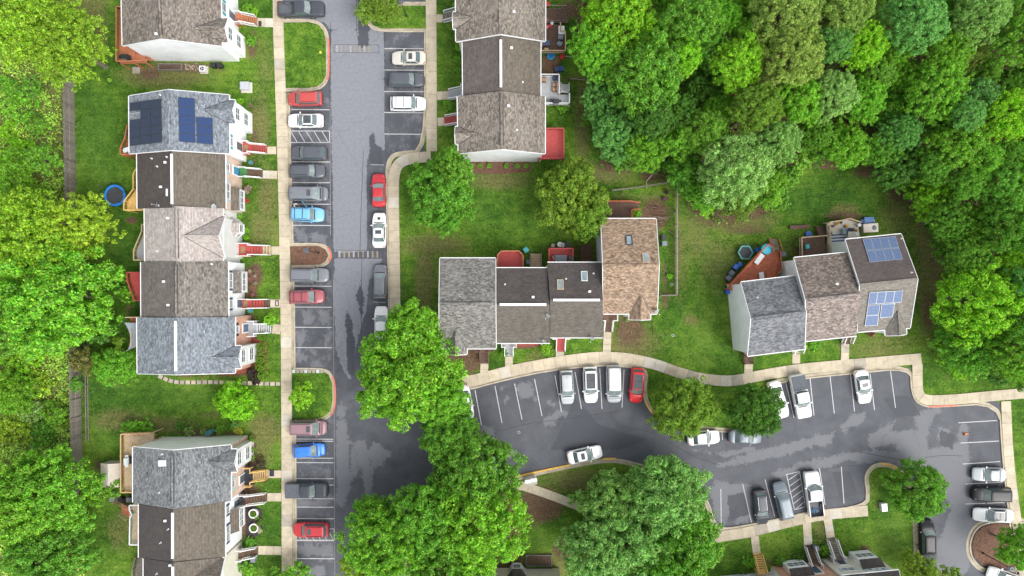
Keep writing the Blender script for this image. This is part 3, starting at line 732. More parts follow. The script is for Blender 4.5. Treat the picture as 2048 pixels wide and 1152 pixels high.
hatch([(581,262),(659,262),(659.5,285),(581.5,285)], 5); hatch([(591,1058),(668,1058),(668.5,1080),(591.5,1080)], 6); hatch([(1589,1020),(1573,949),(1599,943),(1611,1013)], 6)
for a, b_ in (((950,780),(963,851)),((990,772),(1004,846)),((1029,767),(1044,839)),((1069,758),(1084,832)),((1110,751),(1123,824)),((1150,744),(1163,818)),((1199.5,737),(1204,818)),((1248,740),(1244,815)),
  ((1571,763),(1588,836)),((1620,756),(1628,831)),((1660,752),(1668.6,827)),((1701,749),(1709,823)),((1740,747),(1749,820)),((1781,742),(1791,815.5)),
  ((1917,845.5),(1994,841)),((1921,886),(1998,882)),((1925.5,928),(2000.5,923)),((1930,968),(2005,964)),((1931,1008),(2009,1005)),
  ((1441.6,978),(1442.5,1054)),((1485.5,968.6),(1502.8,1045)),((1530,959),(1549,1032)),((1639,937),(1650,1010)),((1682.5,933.4),(1688,1007)),((1444,860),(1445,880))):
    line(a, b_, PAINT, .10)
for (x0, y0, x1, y1) in ((668,89,758,106),(673,500,766,517)):
    for a, b_ in (((x0,y0),(x1,y0+1)),((x1,y0+1),(x1,y1)),((x1,y1),(x0,y1-1)),((x0,y1-1),(x0,y0))): line(a, b_, CRACK, .05, 'crack_sealer_line')
    for k in range(9):
        if rnd.random() < .95:
            x = x0+6+k*(x1-x0-8)/9; line((x,y0+2),(x+rnd.uniform(-.5,.5),y1-2), TANP if k % 3 else PAINTF, rnd.uniform(.14,.26), 'speed_table_bar')
for q in ([(661,45),(661,70),(657,160),(661,300),(663,480)],[(769,60),(770,180),(769,270),(772,285),(783,305)],[(714,-60),(712,60),(718,88)],[(727,300),(722,420),(720,505)],[(668,640),(669,800),(670,1000),(671,1150)],[(1000,862),(1060,846),(1130,838),(1240,822)],[(1240,852),(1300,862),(1340,885),(1390,915),(1440,930)],[(1850,915),(1890,910),(1925,912)],[(1640,940),(1680,932),(1722,932)],[(1700,900),(1760,912),(1830,925)],[(724,517),(722,600),(724,700)]):
    p = pxpath(q); mb = MB(); ribbon(mb, p, -0.03, 0.03, 0.0045, 0.0075); mb.build('crack_sealer_line', CRACK, lines)
# small round covers let into the pavements
mc = None
COVERS = [(547,74,'nearest the upper left house'),(558,277,'beside the striped bay'),(561,363,'beside the two dark grey suvs'),(563,477,'just above the red porch path'),(561,580,'opposite the white fronted house'),(566,682,'opposite the clipped shrubs'),(567,918,'by the bright blue hatchback'),(567,1020,'opposite the white planters'),(567,1119,'nearest the lower end of the left sidewalk'),
 (867,67,'at the top of the upper middle sidewalk'),(869,169,'level with the dark grey suv right of the road'),(871,273,'at the foot of the upper middle sidewalk'),(1040,739,'between the first two footpaths of the centre row'),(1141,720,'above the silver hatchback'),(1241,712,'above the silver minivan'),(1518,749,'nearest the slate roofed house'),(1616,731,'above the empty bays of the right lot'),(1716,721,'above the lone white sedan'),
 (1487,1076,'by the yellow timber steps'),(1681,1032,'on the sidewalk end by the lawn point'),(2030,962,'beside the silver sedan at the right edge')]
for i, (x, y, lab) in enumerate(COVERS):
    if mc is None:
        mb = MB(); mb.cyl((0,0,0), .19, .02, 14); mb.ring((0,0,0), .13, .17, .0, .035, 14, 1)
        mc = mb.build('meter_cover', [DKMETAL, GALV], loc=P(x, y, .122)); o = mc
    else: o = copy_obj(mc, loc=P(x, y, .122))
    tag(o, 'small round sidewalk cover ' + lab, 'meter cover', 'meter covers along the sidewalks')
mb = MB(); mb.cyl((0,0,0), .38, .015, 20); mb.build('manhole_cover', DKMETAL, loc=P(560,655,.125), label='large dark round cover at the sidewalk edge by the brick house steps', cat='manhole cover')
# ================================================================= trees
def leaf_cloud(cen, rad, n_per, leaf, r, up=0.55, zmin=-0.45, shell=(0.72, 1.05)):
    """leaf quads on the outer part of each puff; cen (k,3), rad (k,)"""
    k = len(cen)
    idx = np.repeat(np.arange(k), n_per)
    n = len(idx)
    d = r.normal(size=(n, 3)); d[:,2] = np.abs(d[:,2])*0.9 + r.uniform(zmin, 0.3, n)
    d /= np.linalg.norm(d, axis=1)[:,None]
    rr = rad[idx]*r.uniform(*shell, n)
    c = cen[idx] + d*rr[:,None]
    no = d*0.7 + np.array([0,0,up]) + r.normal(size=(n,3))*0.42
    no /= np.linalg.norm(no, axis=1)[:,None]
    t = np.cross(no, r.normal(size=(n,3))); t /= np.linalg.norm(t, axis=1)[:,None]
    b = np.cross(no, t)
    s = leaf*r.uniform(0.6, 1.25, n)[:,None]
    v = np.stack([c - t*s, c - b*s*0.55 - no*s*0.12, c + t*s, c + b*s*0.55 - no*s*0.12], 1)
    return v.reshape(-1, 3)

def quads_mesh(name, v, m, extra=None):
    n = len(v)//4
    me = bpy.data.meshes.new(name)
    me.vertices.add(n*4); me.vertices.foreach_set('co', v.astype(np.float32).ravel())
    me.loops.add(n*4); me.loops.foreach_set('vertex_index', np.arange(n*4, dtype=np.int32))
    me.polygons.add(n); me.polygons.foreach_set('loop_start', np.arange(0, n*4, 4, dtype=np.int32))
    me.update(calc_edges=True)
    me.materials.append(m)
    return me

def crown_mesh(name, R, Hc, lobes, puffs, leaves, leaf, seed, lobe_r=0.40, puff_r=0.12, spiky=0.0):
    r = np.random.default_rng(seed)
    # lobes over a dome
    i = np.arange(lobes) + 0.5
    zz = 1 - i/lobes*1.12
    ph = i*2.39996 + r.uniform(0, 6)
    rad = np.sqrt(np.clip(1-np.clip(zz,-1,1)**2, 0, 1))
    out = 0.66*(1 + 0.20*r.uniform(-1, 1, lobes) + 0.10*np.sin(ph*2+seed))
    lc = np.stack([np.cos(ph)*rad*R*out, np.sin(ph)*rad*R*out, zz*Hc*0.66*(1+0.15*r.uniform(-1,1,lobes))], 1)
    lr = R*lobe_r*r.uniform(0.62, 1.12, lobes)
    P_, Q_ = [], []
    for k in range(lobes):
        d = r.normal(size=(puffs, 3)); d[:,2] = d[:,2]*0.8 + 0.35
        d /= np.linalg.norm(d, axis=1)[:,None]
        rr = lr[k]*r.uniform(0.55, 1.0 + spiky, puffs)
        P_.append(lc[k] + d*rr[:,None]*np.array([1,1,0.8]))
        Q_.append(R*puff_r*r.uniform(0.6, 1.35, puffs))
    cen = np.concatenate(P_); rad_ = np.concatenate(Q_)
    v = leaf_cloud(cen, rad_, leaves, leaf, r)
    me = quads_mesh(name, v, LEAF)
    return me, lc, lr

PROT = {}
def proto(kind, *a, **k):
    PROT.setdefault(kind, []).append(crown_mesh('crown', *a, **k))
for sdd in (1, 2, 3, 4): proto('big', 7.0, 5.0, 26, 22, 78, 0.155, sdd, lobe_r=0.36, puff_r=0.085)
for sdd in (5, 6, 7): proto('clumpy', 7.0, 5.0, 32, 16, 80, 0.150, sdd, lobe_r=0.26, puff_r=0.085)
for sdd in (8, 9, 10): proto('feather', 7.0, 5.2, 24, 32, 52, 0.145, sdd, lobe_r=0.37, puff_r=0.065, spiky=0.28)
for sdd in (11, 12, 13): proto('mid', 4.5, 3.4, 22, 16, 56, 0.140, sdd, lobe_r=0.36, puff_r=0.115, spiky=0.1)
for sdd in (14, 15): proto('small', 2.4, 2.0, 13, 10, 34, 0.14, sdd, lobe_r=0.36, puff_r=0.13, spiky=0.2)
for sdd in (16, 17): proto('bush', 1.0, 0.8, 9, 8, 26, 0.075, sdd, lobe_r=0.42, puff_r=0.16)
BASE_R = {'big': 7.0, 'clumpy': 7.0, 'feather': 7.0, 'mid': 4.5, 'small': 2.4, 'bush': 1.0}
COLS = {'bright': (0.185,0.45,0.030), 'yellow': (0.31,0.49,0.032), 'mid': (0.150,0.375,0.032), 'dark': (0.095,0.25,0.026), 'olive': (0.185,0.315,0.028), 'pale': (0.245,0.45,0.11), 'bluish': (0.155,0.385,0.085),
        'oak': (0.265,0.40,0.075), 'lime': (0.235,0.53,0.020), 'deep': (0.040,0.105,0.016), 'hedge': (0.15,0.31,0.02), 'redleaf': (0.22,0.20,0.04), 'purple': (0.06,0.035,0.03), 'grass': (0.13,0.27,0.02)}
def jit(c, a=0.10):
    k = 1+rnd.uniform(-a, a)
    return (c[0]*k*(1+rnd.uniform(-a, a)), c[1]*k, c[2]*k*(1+rnd.uniform(-a, a)), 1)

def tree(px, py, rpx, h, kind, colr, label, group=None, cat='tree', name='tree', sq=1.0, n=None, ar=1.0):
    """px,py,rpx: crown as surveyed from the air; it is put where a crown of that height stands"""
    zc = h*0.62
    c = P(px, py, zc)
    R = rpx*(H-zc)/F
    root = empty(name, (c.x, c.y, 0), 0, label, cat, group)
    lst = PROT[kind]; me, lc, lr = lst[(n if n is not None else rnd.randrange(len(lst)))]
    k = R/BASE_R[kind]
    o = bpy.data.objects.new('crown', me); col.objects.link(o); o.parent = root
    kz = min(k*1.55, (h*0.86)/(lc[:,2].max()+lr.max()*.6)) if kind in ('big','clumpy','feather','mid') else k
    kz *= sq
    top = (lc[:,2].max() + lr.max()*0.6)*kz
    zo = max(h - top, 0.10*h if kind != 'bush' else 0.0)
    o.location = (0, 0, zo); a = rnd.uniform(0, 6.28); o.rotation_euler = (0, 0, a)
    o.scale = (k*1.0, k*ar, kz)
    o.color = jit(COLS[colr] if isinstance(colr, str) else colr)
    if kind != 'bush' or h > 1.5:
        mb = MB()
        r0 = max(0.06, R*0.055)
        zt = zo + 0.15*top
        bend = Vector((rnd.uniform(-.3,.3), rnd.uniform(-.3,.3), 0))
        fork = Vector((c.x, c.y, max(0.6, zo*0.75))) + bend
        mb.tube([(c.x, c.y, -0.05), (c.x, c.y, 0.3), fork, (c.x+bend.x*1.5, c.y+bend.y*1.5, zt+0.5*top)], [r0*1.35, r0, r0*.8, r0*.3], 7)
        ca, sa = math.cos(a), math.sin(a)
        for q in list(range(0, len(lc), 2))[:9]:
            lx, ly, lz = lc[q][0]*k, lc[q][1]*k*ar, lc[q][2]*kz
            e = Vector((c.x+lx*ca-ly*sa, c.y+lx*sa+ly*ca, zo+lz))
            mb.tube([fork, fork.lerp(e, .5)+Vector((0,0,.15*R)), e], [r0*.55, r0*.35, r0*.12], 5)
        mb.build('trunk', BARK, root)
    return root
# ================================================================= houses
def unit2(v):
    v = Vector((v.x, v.y, 0)); v.normalize(); return v

class House:
    pass

def slope_piece(mb, a, b_, c, d, th=0.16, mi=0): mb.slab([a, b_, c, d], th, mi)

ROWROOT = []
def house(label, A, R, B, ze, zr, mA, mB, wall, front, ridge='white', group=None, over=0.30, ends=(False, False), gut=WHITE, endmat=None):
    """A, R, B: (end0, end1) survey points of the rear eave, the ridge and the front eave (roof edges)."""
    h = House()
    a0, a1 = P(*A[0], ze), P(*A[1], ze); r0, r1 = P(*R[0], zr), P(*R[1], zr); b0, b1 = P(*B[0], ze), P(*B[1], ze)
    h.c = (a0+a1+b0+b1)/4
    root = empty('townhouse', (h.c.x, h.c.y, 0), 0, label, 'house', group)
    h.root, h.ze, h.zr = root, ze, zr
    h.a0, h.a1, h.r0, h.r1, h.b0, h.b1 = a0, a1, r0, r1, b0, b1
    t = unit2(b1-b0); n = Vector((t.y, -t.x, 0))
    if n.dot(unit2(b0-a0)) < 0: n = -n
    h.t, h.n = t, n
    # walls: eave overhang on the long sides, a hand's breadth on the gable ends
    g = [0.10 if e else 0.02 for e in ends]
    w = [a0 + n*over + t*g[0], a1 + n*over - t*g[1], b1 - n*over - t*g[1], b0 - n*over + t*g[0]]
    h.w = w
    def rz(p):   # underside height of the roof over a point
        fa = (p-a0).dot(n)/max(.1, (r0-a0).dot(n)); fb = (b0-p).dot(n)/max(.1, (b0-r0).dot(n))
        return ze + (zr-ze)*min(fa, fb) - 0.165
    def bot(p): return (p.x, p.y, -0.05)
    def top(p): return (p.x, p.y, rz(p))
    rr0 = Vector((r0.x, r0.y, 0)) + t*g[0]; rr1 = Vector((r1.x, r1.y, 0)) - t*g[1]
    mb = MB()
    W = [Vector((p.x, p.y, 0)) for p in w]
    apex = lambda q: (q.x, q.y, zr-0.17)
    mb.add([bot(W[0]), bot(W[1]), top(W[1]), top(W[0])], [(0,3,2,1) if True else ()], 0)
    mb.add([bot(W[0]), top(W[0]), apex(rr0), top(W[3]), bot(W[3])], [(0,1,2,3,4)], 0)
    mb.add([bot(W[1]), bot(W[2]), top(W[2]), apex(rr1), top(W[1])], [(0,1,2,3,4)], 0)
    mb.add([bot(W[3]), top(W[3]), top(W[2]), bot(W[2])], [(0,1,2,3)], 1)
    mb.build('wall', [wall, front], root)
    # two slopes
    mb = MB(); mb.slab([a0, a1, r1, r0], 0.15); mb.build('roof_slope', mA, root)
    mb = MB(); mb.slab([b0, b1, r1, r0], 0.15); mb.build('roof_slope', mB, root)
    up = Vector((0,0,0.012))
    for (e0, e1, s) in ((a0, a1, -1), (b0, b1, 1)):
        o_ = n*s*0.055
        mb = MB(); mb.bar(e0+o_+Vector((0,0,.02)), e1+o_+Vector((0,0,.02)), 0.10, 0.13); mb.build('gutter', gut, root)
    for i, (e, s) in enumerate((((a0, r0, b0), -1), ((a1, r1, b1), 1))):
        if ends[i]:
            mb = MB(); o_ = t*s*0.05
            mb.bar(e[0]+o_+up, e[1]+o_+up, 0.07, 0.22); mb.bar(e[1]+o_+up, e[2]+o_+up, 0.07, 0.22); mb.build('rake_trim', gut, root)
    mb = MB(); q0, q1 = r0.lerp(r1, 0.06), r0.lerp(r1, 0.94)
    if ridge == 'white':
        mb.bar(q0+Vector((0,0,.10)), q1+Vector((0,0,.10)), 0.30, 0.10); mb.build('ridge_vent', WHITE, root)
    elif ridge == 'dark':
        mb.bar(q0+n*.16+Vector((0,0,.05)), q1+n*.16+Vector((0,0,.05)), 0.09, 0.08); mb.bar(q0-n*.16+Vector((0,0,.05)), q1-n*.16+Vector((0,0,.05)), 0.09, 0.08)
        mb.bar(q0+Vector((0,0,.06)), q1+Vector((0,0,.06)), 0.28, 0.06, 1); mb.build('ridge_vent', [DKMETAL, mB], root)
    else:
        mb.bar(r0+Vector((0,0,.05)), r1+Vector((0,0,.05)), 0.34, 0.06); mb.build('ridge_cap', mB, root)
    h.O = Vector((w[3].x, w[3].y, 0)); h.len = (w[2]-w[3]).length
    h.mB = mB; h.rz = rz
    return h

def raywall(px, py, O, n):
    """where the line of sight through a survey pixel meets the upright wall through O facing n"""
    d = Vector(((px-1024)/F, -(py-576)/F, 0))
    k = O.dot(Vector((n.x, n.y, 0)))/d.dot(n)
    return Vector((d.x*k, d.y*k, H-k))

def wallbox(mb, c, n, w, hh, d0, d1, mi=0):
    """box on a wall: centre c, outward n, width w, height hh, from d0 to d1 out of the wall"""
    t = Vector((-n.y, n.x, 0))
    v = []
    for d in (d0, d1):
        for (a, b_) in ((-1,-1),(1,-1),(1,1),(-1,1)):
            p = c + n*d + t*(a*w/2) + Vector((0,0,b_*hh/2)); v.append(p)
    mb.add(v, [(0,3,2,1),(4,5,6,7),(0,1,5,4),(1,2,6,5),(2,3,7,6),(3,0,4,7)], mi)

def window(root, c, n, w=1.0, hh=1.35, nx=1, frame=WHITE, shut=None, shw=0.32, sash=True):
    t = Vector((-n.y, n.x, 0))
    mb = MB()
    fw = 0.08
    wallbox(mb, c+Vector((0,0,hh/2)), n, w+2*fw, fw, 0.0, 0.09); wallbox(mb, c-Vector((0,0,hh/2+.01)), n, w+2*fw, fw, 0.0, 0.11)
    for k in range(nx+1): wallbox(mb, c+t*(-w/2+w*k/nx), n, fw*.9, hh, 0.0, 0.075)
    if sash: wallbox(mb, c, n, w, 0.05, 0.0, 0.065)
    fr = mb.build('window', frame, root)
    for k in range(nx):
        mb = MB(); wallbox(mb, c+t*(-w/2+w*(k+.5)/nx), n, w/nx-fw*.8, hh-fw, 0.0, 0.035); mb.build('pane', GLASS, fr)
    if shut:
        for s in (-1, 1):
            mb = MB(); wallbox(mb, c+t*s*(w/2+fw+shw/2+.02), n, shw, hh+.06, 0.0, 0.05); mb.build('shutter', shut, root)
    return fr

def door(root, c, n, w=0.95, hh=2.05, m=None, glass=True):
    mb = MB(); wallbox(mb, c+Vector((0,0,hh/2+.06)), n, w+.34, .16, 0, .12)
    t = Vector((-n.y, n.x, 0))
    for s in (-1, 1): wallbox(mb, c+t*s*(w/2+.09), n, .15, hh, 0, .10)
    fr = mb.build('door_frame', WHITE, root)
    mb = MB(); wallbox(mb, c, n, w, hh, 0, .05); d = mb.build('door', m or DKMETAL, root)
    if glass:
        mb = MB(); wallbox(mb, c+Vector((0,0,.35)), n, w*.6, hh*.45, .052, .065); mb.build('pane', GLASS, d)
    return d

def crossgable(h, s, w, proj, rise, wallm=None, zlow=-0.05, over=0.22, wins=True, low=True, wsz=(1.5, 1.25), roofm=None, trim=WHITE, cap=False):
    """front bay with its own small gable; s = distance of its centre along the front eave from end 0"""
    t, n, root = h.t, h.n, h.root
    m = turned(roofm or h.mB)
    e = h.b0 + t*s                        # on the eave line
    slope = (h.zr-h.ze)/max(.1, (h.b0-h.r0).dot(n))
    z = h.ze + 0.012
    hw = w/2 + 0.16
    tip = e - n*(rise/slope) + Vector((0,0,rise+.03))
    outp = proj + over
    ap = e + n*outp + Vector((0,0,rise+.02))
    mb = MB()
    for sg in (-1, 1):
        foot = e + t*sg*hw; cor = e + t*sg*hw + n*outp
        foot = Vector((foot.x, foot.y, z)); cor = Vector((cor.x, cor.y, z-.01))
        inn = foot - n*0.02
        mb.slab([tip, ap, cor, inn], 0.12)
    mb.build('gable_roof', m, root)
    mb = MB()
    for sg in (-1, 1):
        foot = e + t*sg*hw; mb.bar(Vector((foot.x, foot.y, z+.02)), tip+Vector((0,0,.015)), .09, .02)
    mb.build('valley_flashing', DKMETAL if cap is False else cap, root)
    mb = MB(); mb.bar(tip+Vector((0,0,.03)), ap+Vector((0,0,.05)), .22, .05); mb.build('ridge_cap', m, root)
    mb = MB()
    for sg in (-1, 1):
        cor = e + t*sg*hw + n*(outp+.04); a2 = ap + n*.04
        mb.bar(Vector((cor.x, cor.y, z)), a2, .08, .18)
        mb.bar(Vector((e.x, e.y, z))+t*sg*(hw+.05), Vector((e.x, e.y, z))+t*sg*(hw+.05)+n*outp, .09, .13)
    mb.build('gable_trim', trim, root)
    # bay walls
    base = Vector((e.x, e.y, 0)) - n*0.28
    o0 = base - t*w/2; o1 = base + t*w/2; pr = proj + 0.27
    f0, f1 = o0 + n*pr, o1 + n*pr
    zt = h.ze - 0.14
    mb = MB()
    V = lambda p, zz: (p.x, p.y, zz)
    mid = (f0+f1)/2
    mb.add([V(o0,zlow),V(f0,zlow),V(f0,zt),V(o0,zt)], [(0,3,2,1)]); mb.add([V(o1,zlow),V(f1,zlow),V(f1,zt),V(o1,zt)], [(0,1,2,3)])
    mb.add([V(f0,zlow),V(f1,zlow),V(f1,zt),V(mid,h.ze+rise-.16),V(f0,zt)], [(0,4,3,2,1)])
    if zlow > 0: mb.add([V(o0,zlow),V(f0,zlow),V(f1,zlow),V(o1,zlow)], [(0,1,2,3)])
    mb.build('bay_wall', wallm or WHITE, root)
    if wins:
        window(root, Vector((mid.x, mid.y, h.ze-1.15)), n, wsz[0], wsz[1], 2)
        if low: window(root, Vector((mid.x, mid.y, h.ze-3.9)), n, wsz[0], wsz[1]+.1, 2)
    return mid

def boxbay(h, s, w, proj, ztop, zfront, zlow, roofm, wallm=WHITE, nwin=3, chamfer=0.0, winz=None):
    """one-storey bay with a lean-to roof on the front wall"""
    t, n, root = h.t, h.n, h.root
    c = h.O + t*s
    a0, a1 = c - t*w/2, c + t*w/2
    f0, f1 = a0 + n*proj + t*chamfer, a1 + n*proj - t*chamfer
    V = lambda p, z: Vector((p.x, p.y, z))
    mb = MB()
    mb.prism([(p.x, p.y) for p in (a0, f0, f1, a1)], zlow, zfront-.05); mb.build('bay_wall', wallm, root)
    ov = .14
    g0, g1 = f0 + n*ov - t*ov*.6, f1 + n*ov + t*ov*.6
    b0, b1 = a0 - t*ov, a1 + t*ov
    mb = MB()
    if chamfer:
        k0, k1 = a0.lerp(a1, .3), a0.lerp(a1, .7)
        mb.slab([V(k0,ztop), V(k1,ztop), V(g1,zfront), V(g0,zfront)], .07)
        mb.slab([V(b0,zfront), V(k0,ztop), V(g0,zfront)], .07); mb.slab([V(k1,ztop), V(b1,zfront), V(g1,zfront)], .07)
    else:
        mb.slab([V(b0,ztop), V(b1,ztop), V(g1,zfront), V(g0,zfront)], .09)
        for (p, q) in ((a0, f0), (a1, f1)):
            mb.add([V(p,zfront-.06), V(q,zfront-.06), V(p,ztop-.1)], [(0,1,2),(0,2,1)], 1)
    mb.build('bay_roof', [roofm, wallm], root)
    zc = winz or (zlow+zfront)/2+.1
    mid = (f0+f1)/2
    fw = (f1-f0).length
    window(root, V(mid, zc), n, fw*.84, 1.15, nwin)
    if chamfer:
        for (p, q, sg) in ((a0, f0, -1), (a1, f1, 1)):
            m_ = (p+q)/2; d = unit2(q-p); nn = Vector((d.y, -d.x, 0)); nn = nn if nn.dot(t)*sg > 0 else -nn
            window(root, V(m_, zc), nn, (q-p).length*.6, 1.1, 1)

def stoop(h, end, total, plat, w1, w2, z, tread, rail, platm=None, mat_=None, lowtread=None, nlow=0, n=None, railh=0.85, balus=True):
    """front steps: end = survey point where the bottom step meets the path; total length back to the wall"""
    root = h.root; n = n or h.n; t = Vector((-n.y, n.x, 0))
    E = P(*end); Wp = E - n*total
    mb = MB()
    pc = Wp + n*plat
    def q(a, b_): v = Wp + n*a + t*b_; return v
    # platform boards
    nb = max(3, int(w1/.16))
    for k in range(nb):
        y0, y1 = -w1/2 + w1*k/nb + .006, -w1/2 + w1*(k+1)/nb - .006
        mb.prism([(v.x, v.y) for v in (q(0,y0), q(plat,y0), q(plat,y1), q(0,y1))], z-.05, z)
    mb.prism([(v.x, v.y) for v in (q(0.02,-w1/2+.03), q(plat-.03,-w1/2+.03), q(plat-.03,w1/2-.03), q(0.02,w1/2-.03))], z-.28, z-.052)
    for a in (.1, plat-.1):
        for b_ in (-w1/2+.08, w1/2-.08): mb.cbox((q(a,b_).x, q(a,b_).y, 0), .12, .12, z-.1)
    st = mb.build('front_steps', platm or tread, root)
    ns = max(2, round(z/.18)); run = (total-plat)/ns
    for k in range(ns):
        zz = z - (k+1)*z/(ns+1)
        a0, a1 = plat + run*k, plat + run*(k+1)
        mb = MB(); mb.prism([(v.x, v.y) for v in (q(a0-.02,-w2/2), q(a1-.06,-w2/2), q(a1-.06,w2/2), q(a0-.02,w2/2))], zz-.045, zz)
        mb.build('tread', (lowtread if (lowtread and k >= ns-nlow) else tread), st)
    # stringers
    for s in (-1, 1):
        mb = MB(); mb.bar(Vector(q(plat, s*(w2/2+.03)))+Vector((0,0,z-.06)), Vector(q(total-.1, s*(w2/2+.03)))+Vector((0,0,.08)), .05, .22); mb.build('stringer', rail, st)
    # rails
    for s in (-1, 1):
        mb = MB()
        A = q(.05, s*(w1/2-.05)); B_ = q(plat-.05, s*(w1/2-.05)); C_ = q(plat-.05, s*(w2/2+.04)); D_ = q(total-.15, s*(w2/2+.04))
        za = z + railh
        U = lambda p, zz: Vector((p.x, p.y, zz))
        mb.bar(U(A,za), U(B_,za), .10, .06)
        if (B_-C_).length > .12: mb.bar(U(B_,za), U(C_,za), .10, .06)
        mb.bar(U(C_,za), U(D_,railh+.12), .10, .06)
        for p, zb, zt in ((B_, z-.1, za+.1), (C_, z-.1, za+.1), (D_, 0, railh+.2)): mb.cbox((p.x, p.y, zb), .11, .11, zt-zb)
        if balus:
            for (p0, p1, z0, z1, l0, l1) in ((A, B_, za, za, z, z), (C_, D_, za, railh+.12, z+.05, .25)):
                L = (p1-p0).length; m_ = max(1, int(L/.16))
                for k in range(1, m_):
                    p = p0.lerp(p1, k/m_); zz = z0+(z1-z0)*k/m_; zl = l0+(l1-l0)*k/m_
                    mb.cbox((p.x, p.y, zl), .035, .035, zz-zl-.04)
        mb.build('railing', rail, st)
    if mat_:
        mb = MB(); c = q(plat*.45, 0); mb.cbox((c.x, c.y, z+.002), .55, .85, .02, math.atan2(n.y, n.x)); mb.build('door_mat', mat_, st)
    return st

def deck(h, poly, z, m, rails=(), railm=None, zs=None, boards=0.0, postsize=.10, name='deck'):
    """raised deck; poly in survey pixels read at rail height; rails = indices of the edges that carry a rail"""
    root = h.root if isinstance(h, House) else h
    zr_ = z + (0.9 if zs is None else zs)
    q = [P(x, y, zr_) for x, y in poly]
    pts = [Vector((v.x, v.y, 0)) for v in q]
    mb = MB(); mb.prism([(v.x, v.y) for v in pts], z-.22, z-.03)
    mb2 = MB()
    # boards: clip strips of the polygon
    ca, sa = math.cos(boards), math.sin(boards)
    u = [(p.x*ca+p.y*sa, -p.x*sa+p.y*ca) for p in pts]
    vmin, vmax = min(a[1] for a in u), max(a[1] for a in u)
    bw = .15; k = vmin
    while k < vmax-1e-3:
        y0, y1 = k+.006, min(k+bw-.006, vmax)
        ym = (y0+y1)/2; X = []
        for i in range(len(u)):
            (x1, v1), (x2, v2) = u[i], u[(i+1) % len(u)]
            if (v1 > ym) != (v2 > ym): X.append(x1+(x2-x1)*(ym-v1)/(v2-v1))
        X.sort()
        for j in range(0, len(X)-1, 2):
            c = [(X[j],y0),(X[j+1],y0),(X[j+1],y1),(X[j],y1)]
            mb.prism([(a*ca-b_*sa, a*sa+b_*ca) for a, b_ in c], z-.028, z + rnd.uniform(-.002,.002))
        k += bw
    for p in pts: mb.cbox((p.x, p.y, 0), .13, .13, z-.2)
    d = mb.build(name, m, root)
    if rails:
        rm = railm or m
        for i in rails:
            mb = MB(); a, b_ = pts[i], pts[(i+1) % len(pts)]
            up = Vector((0,0,zr_))
            mb.bar(a+up, b_+up, .14, .045); mb.bar(a+Vector((0,0,z+.12)), b_+Vector((0,0,z+.12)), .05, .07)
            L = (b_-a).length; n_ = max(2, int(L/.17))
            for k in range(n_+1):
                p = a.lerp(b_, k/n_); s_ = .11 if k in (0, n_) else .04
                mb.cbox((p.x, p.y, z-.1), s_, s_, zr_-z+.06, math.atan2((b_-a).y, (b_-a).x))
            mb.build('railing', rm, d)
    return d

def stairs(h, p0, p1, w, z0, z1, tread, rail=None, n=None, name='deck_stairs', parent=None):
    """open flight from p0 (top, z0) to p1 (bottom, z1); survey pixels given at those heights"""
    root = parent or (h.root if isinstance(h, House) else h)
    A, B_ = P(*p0, z0), P(*p1, z1)
    d = unit2(B_-A); t = Vector((-d.y, d.x, 0)); L = (Vector((B_.x-A.x, B_.y-A.y, 0))).length
    ns = n or max(3, round(abs(z0-z1)/.19))
    mb = MB(); mb.bar(Vector((A.x, A.y, z0-.05))-t*w/2, Vector((B_.x, B_.y, z1+.05))-t*w/2, .05, .25); mb.bar(Vector((A.x, A.y, z0-.05))+t*w/2, Vector((B_.x, B_.y, z1+.05))+t*w/2, .05, .25)
    mb.bar(Vector((A.x, A.y, z0-.08))-t*w/2, Vector((A.x, A.y, z0-.08))+t*w/2, .06, .2)
    st = mb.build(name, rail or tread, root)
    for k in range(ns):
        a, b_ = L*k/ns, L*(k+1)/ns
        zz = z0+(z1-z0)*(k+.6)/ns
        q = lambda x, y: (A.x+d.x*x+t.x*y, A.y+d.y*x+t.y*y)
        m2 = MB(); m2.prism([q(a+.02,-w/2+.03), q(b_-.03,-w/2+.03), q(b_-.03,w/2-.03), q(a+.02,w/2-.03)], zz-.045, zz); m2.build('tread', tread, st)
    if rail:
        for s in (-1, 1):
            m2 = MB(); a = Vector((A.x, A.y, z0+.9))+t*s*(w/2+.05); b_ = Vector((B_.x, B_.y, z1+.9))+t*s*(w/2+.05)
            m2.bar(a, b_, .10, .06)
            for k in range(6):
                p = a.lerp(b_, k/5); m2.cbox((p.x, p.y, p.z-.9), .05, .05, .85)
            m2.build('railing', rail, st)
    return st

def roofpt(h, px, py, front):
    """point on a slope seen at a survey pixel"""
    a, b_, r = (h.b0, h.b1, h.r0) if front else (h.a0, h.a1, h.r0)
    nn = (b_-a).cross(r-a).normalized()
    if nn.z < 0: nn = -nn
    d = Vector(((px-1024)/F, -(py-576)/F, -1.0)); o = Vector((0,0,H))
    k = (a-o).dot(nn)/d.dot(nn)
    return o + d*k, nn

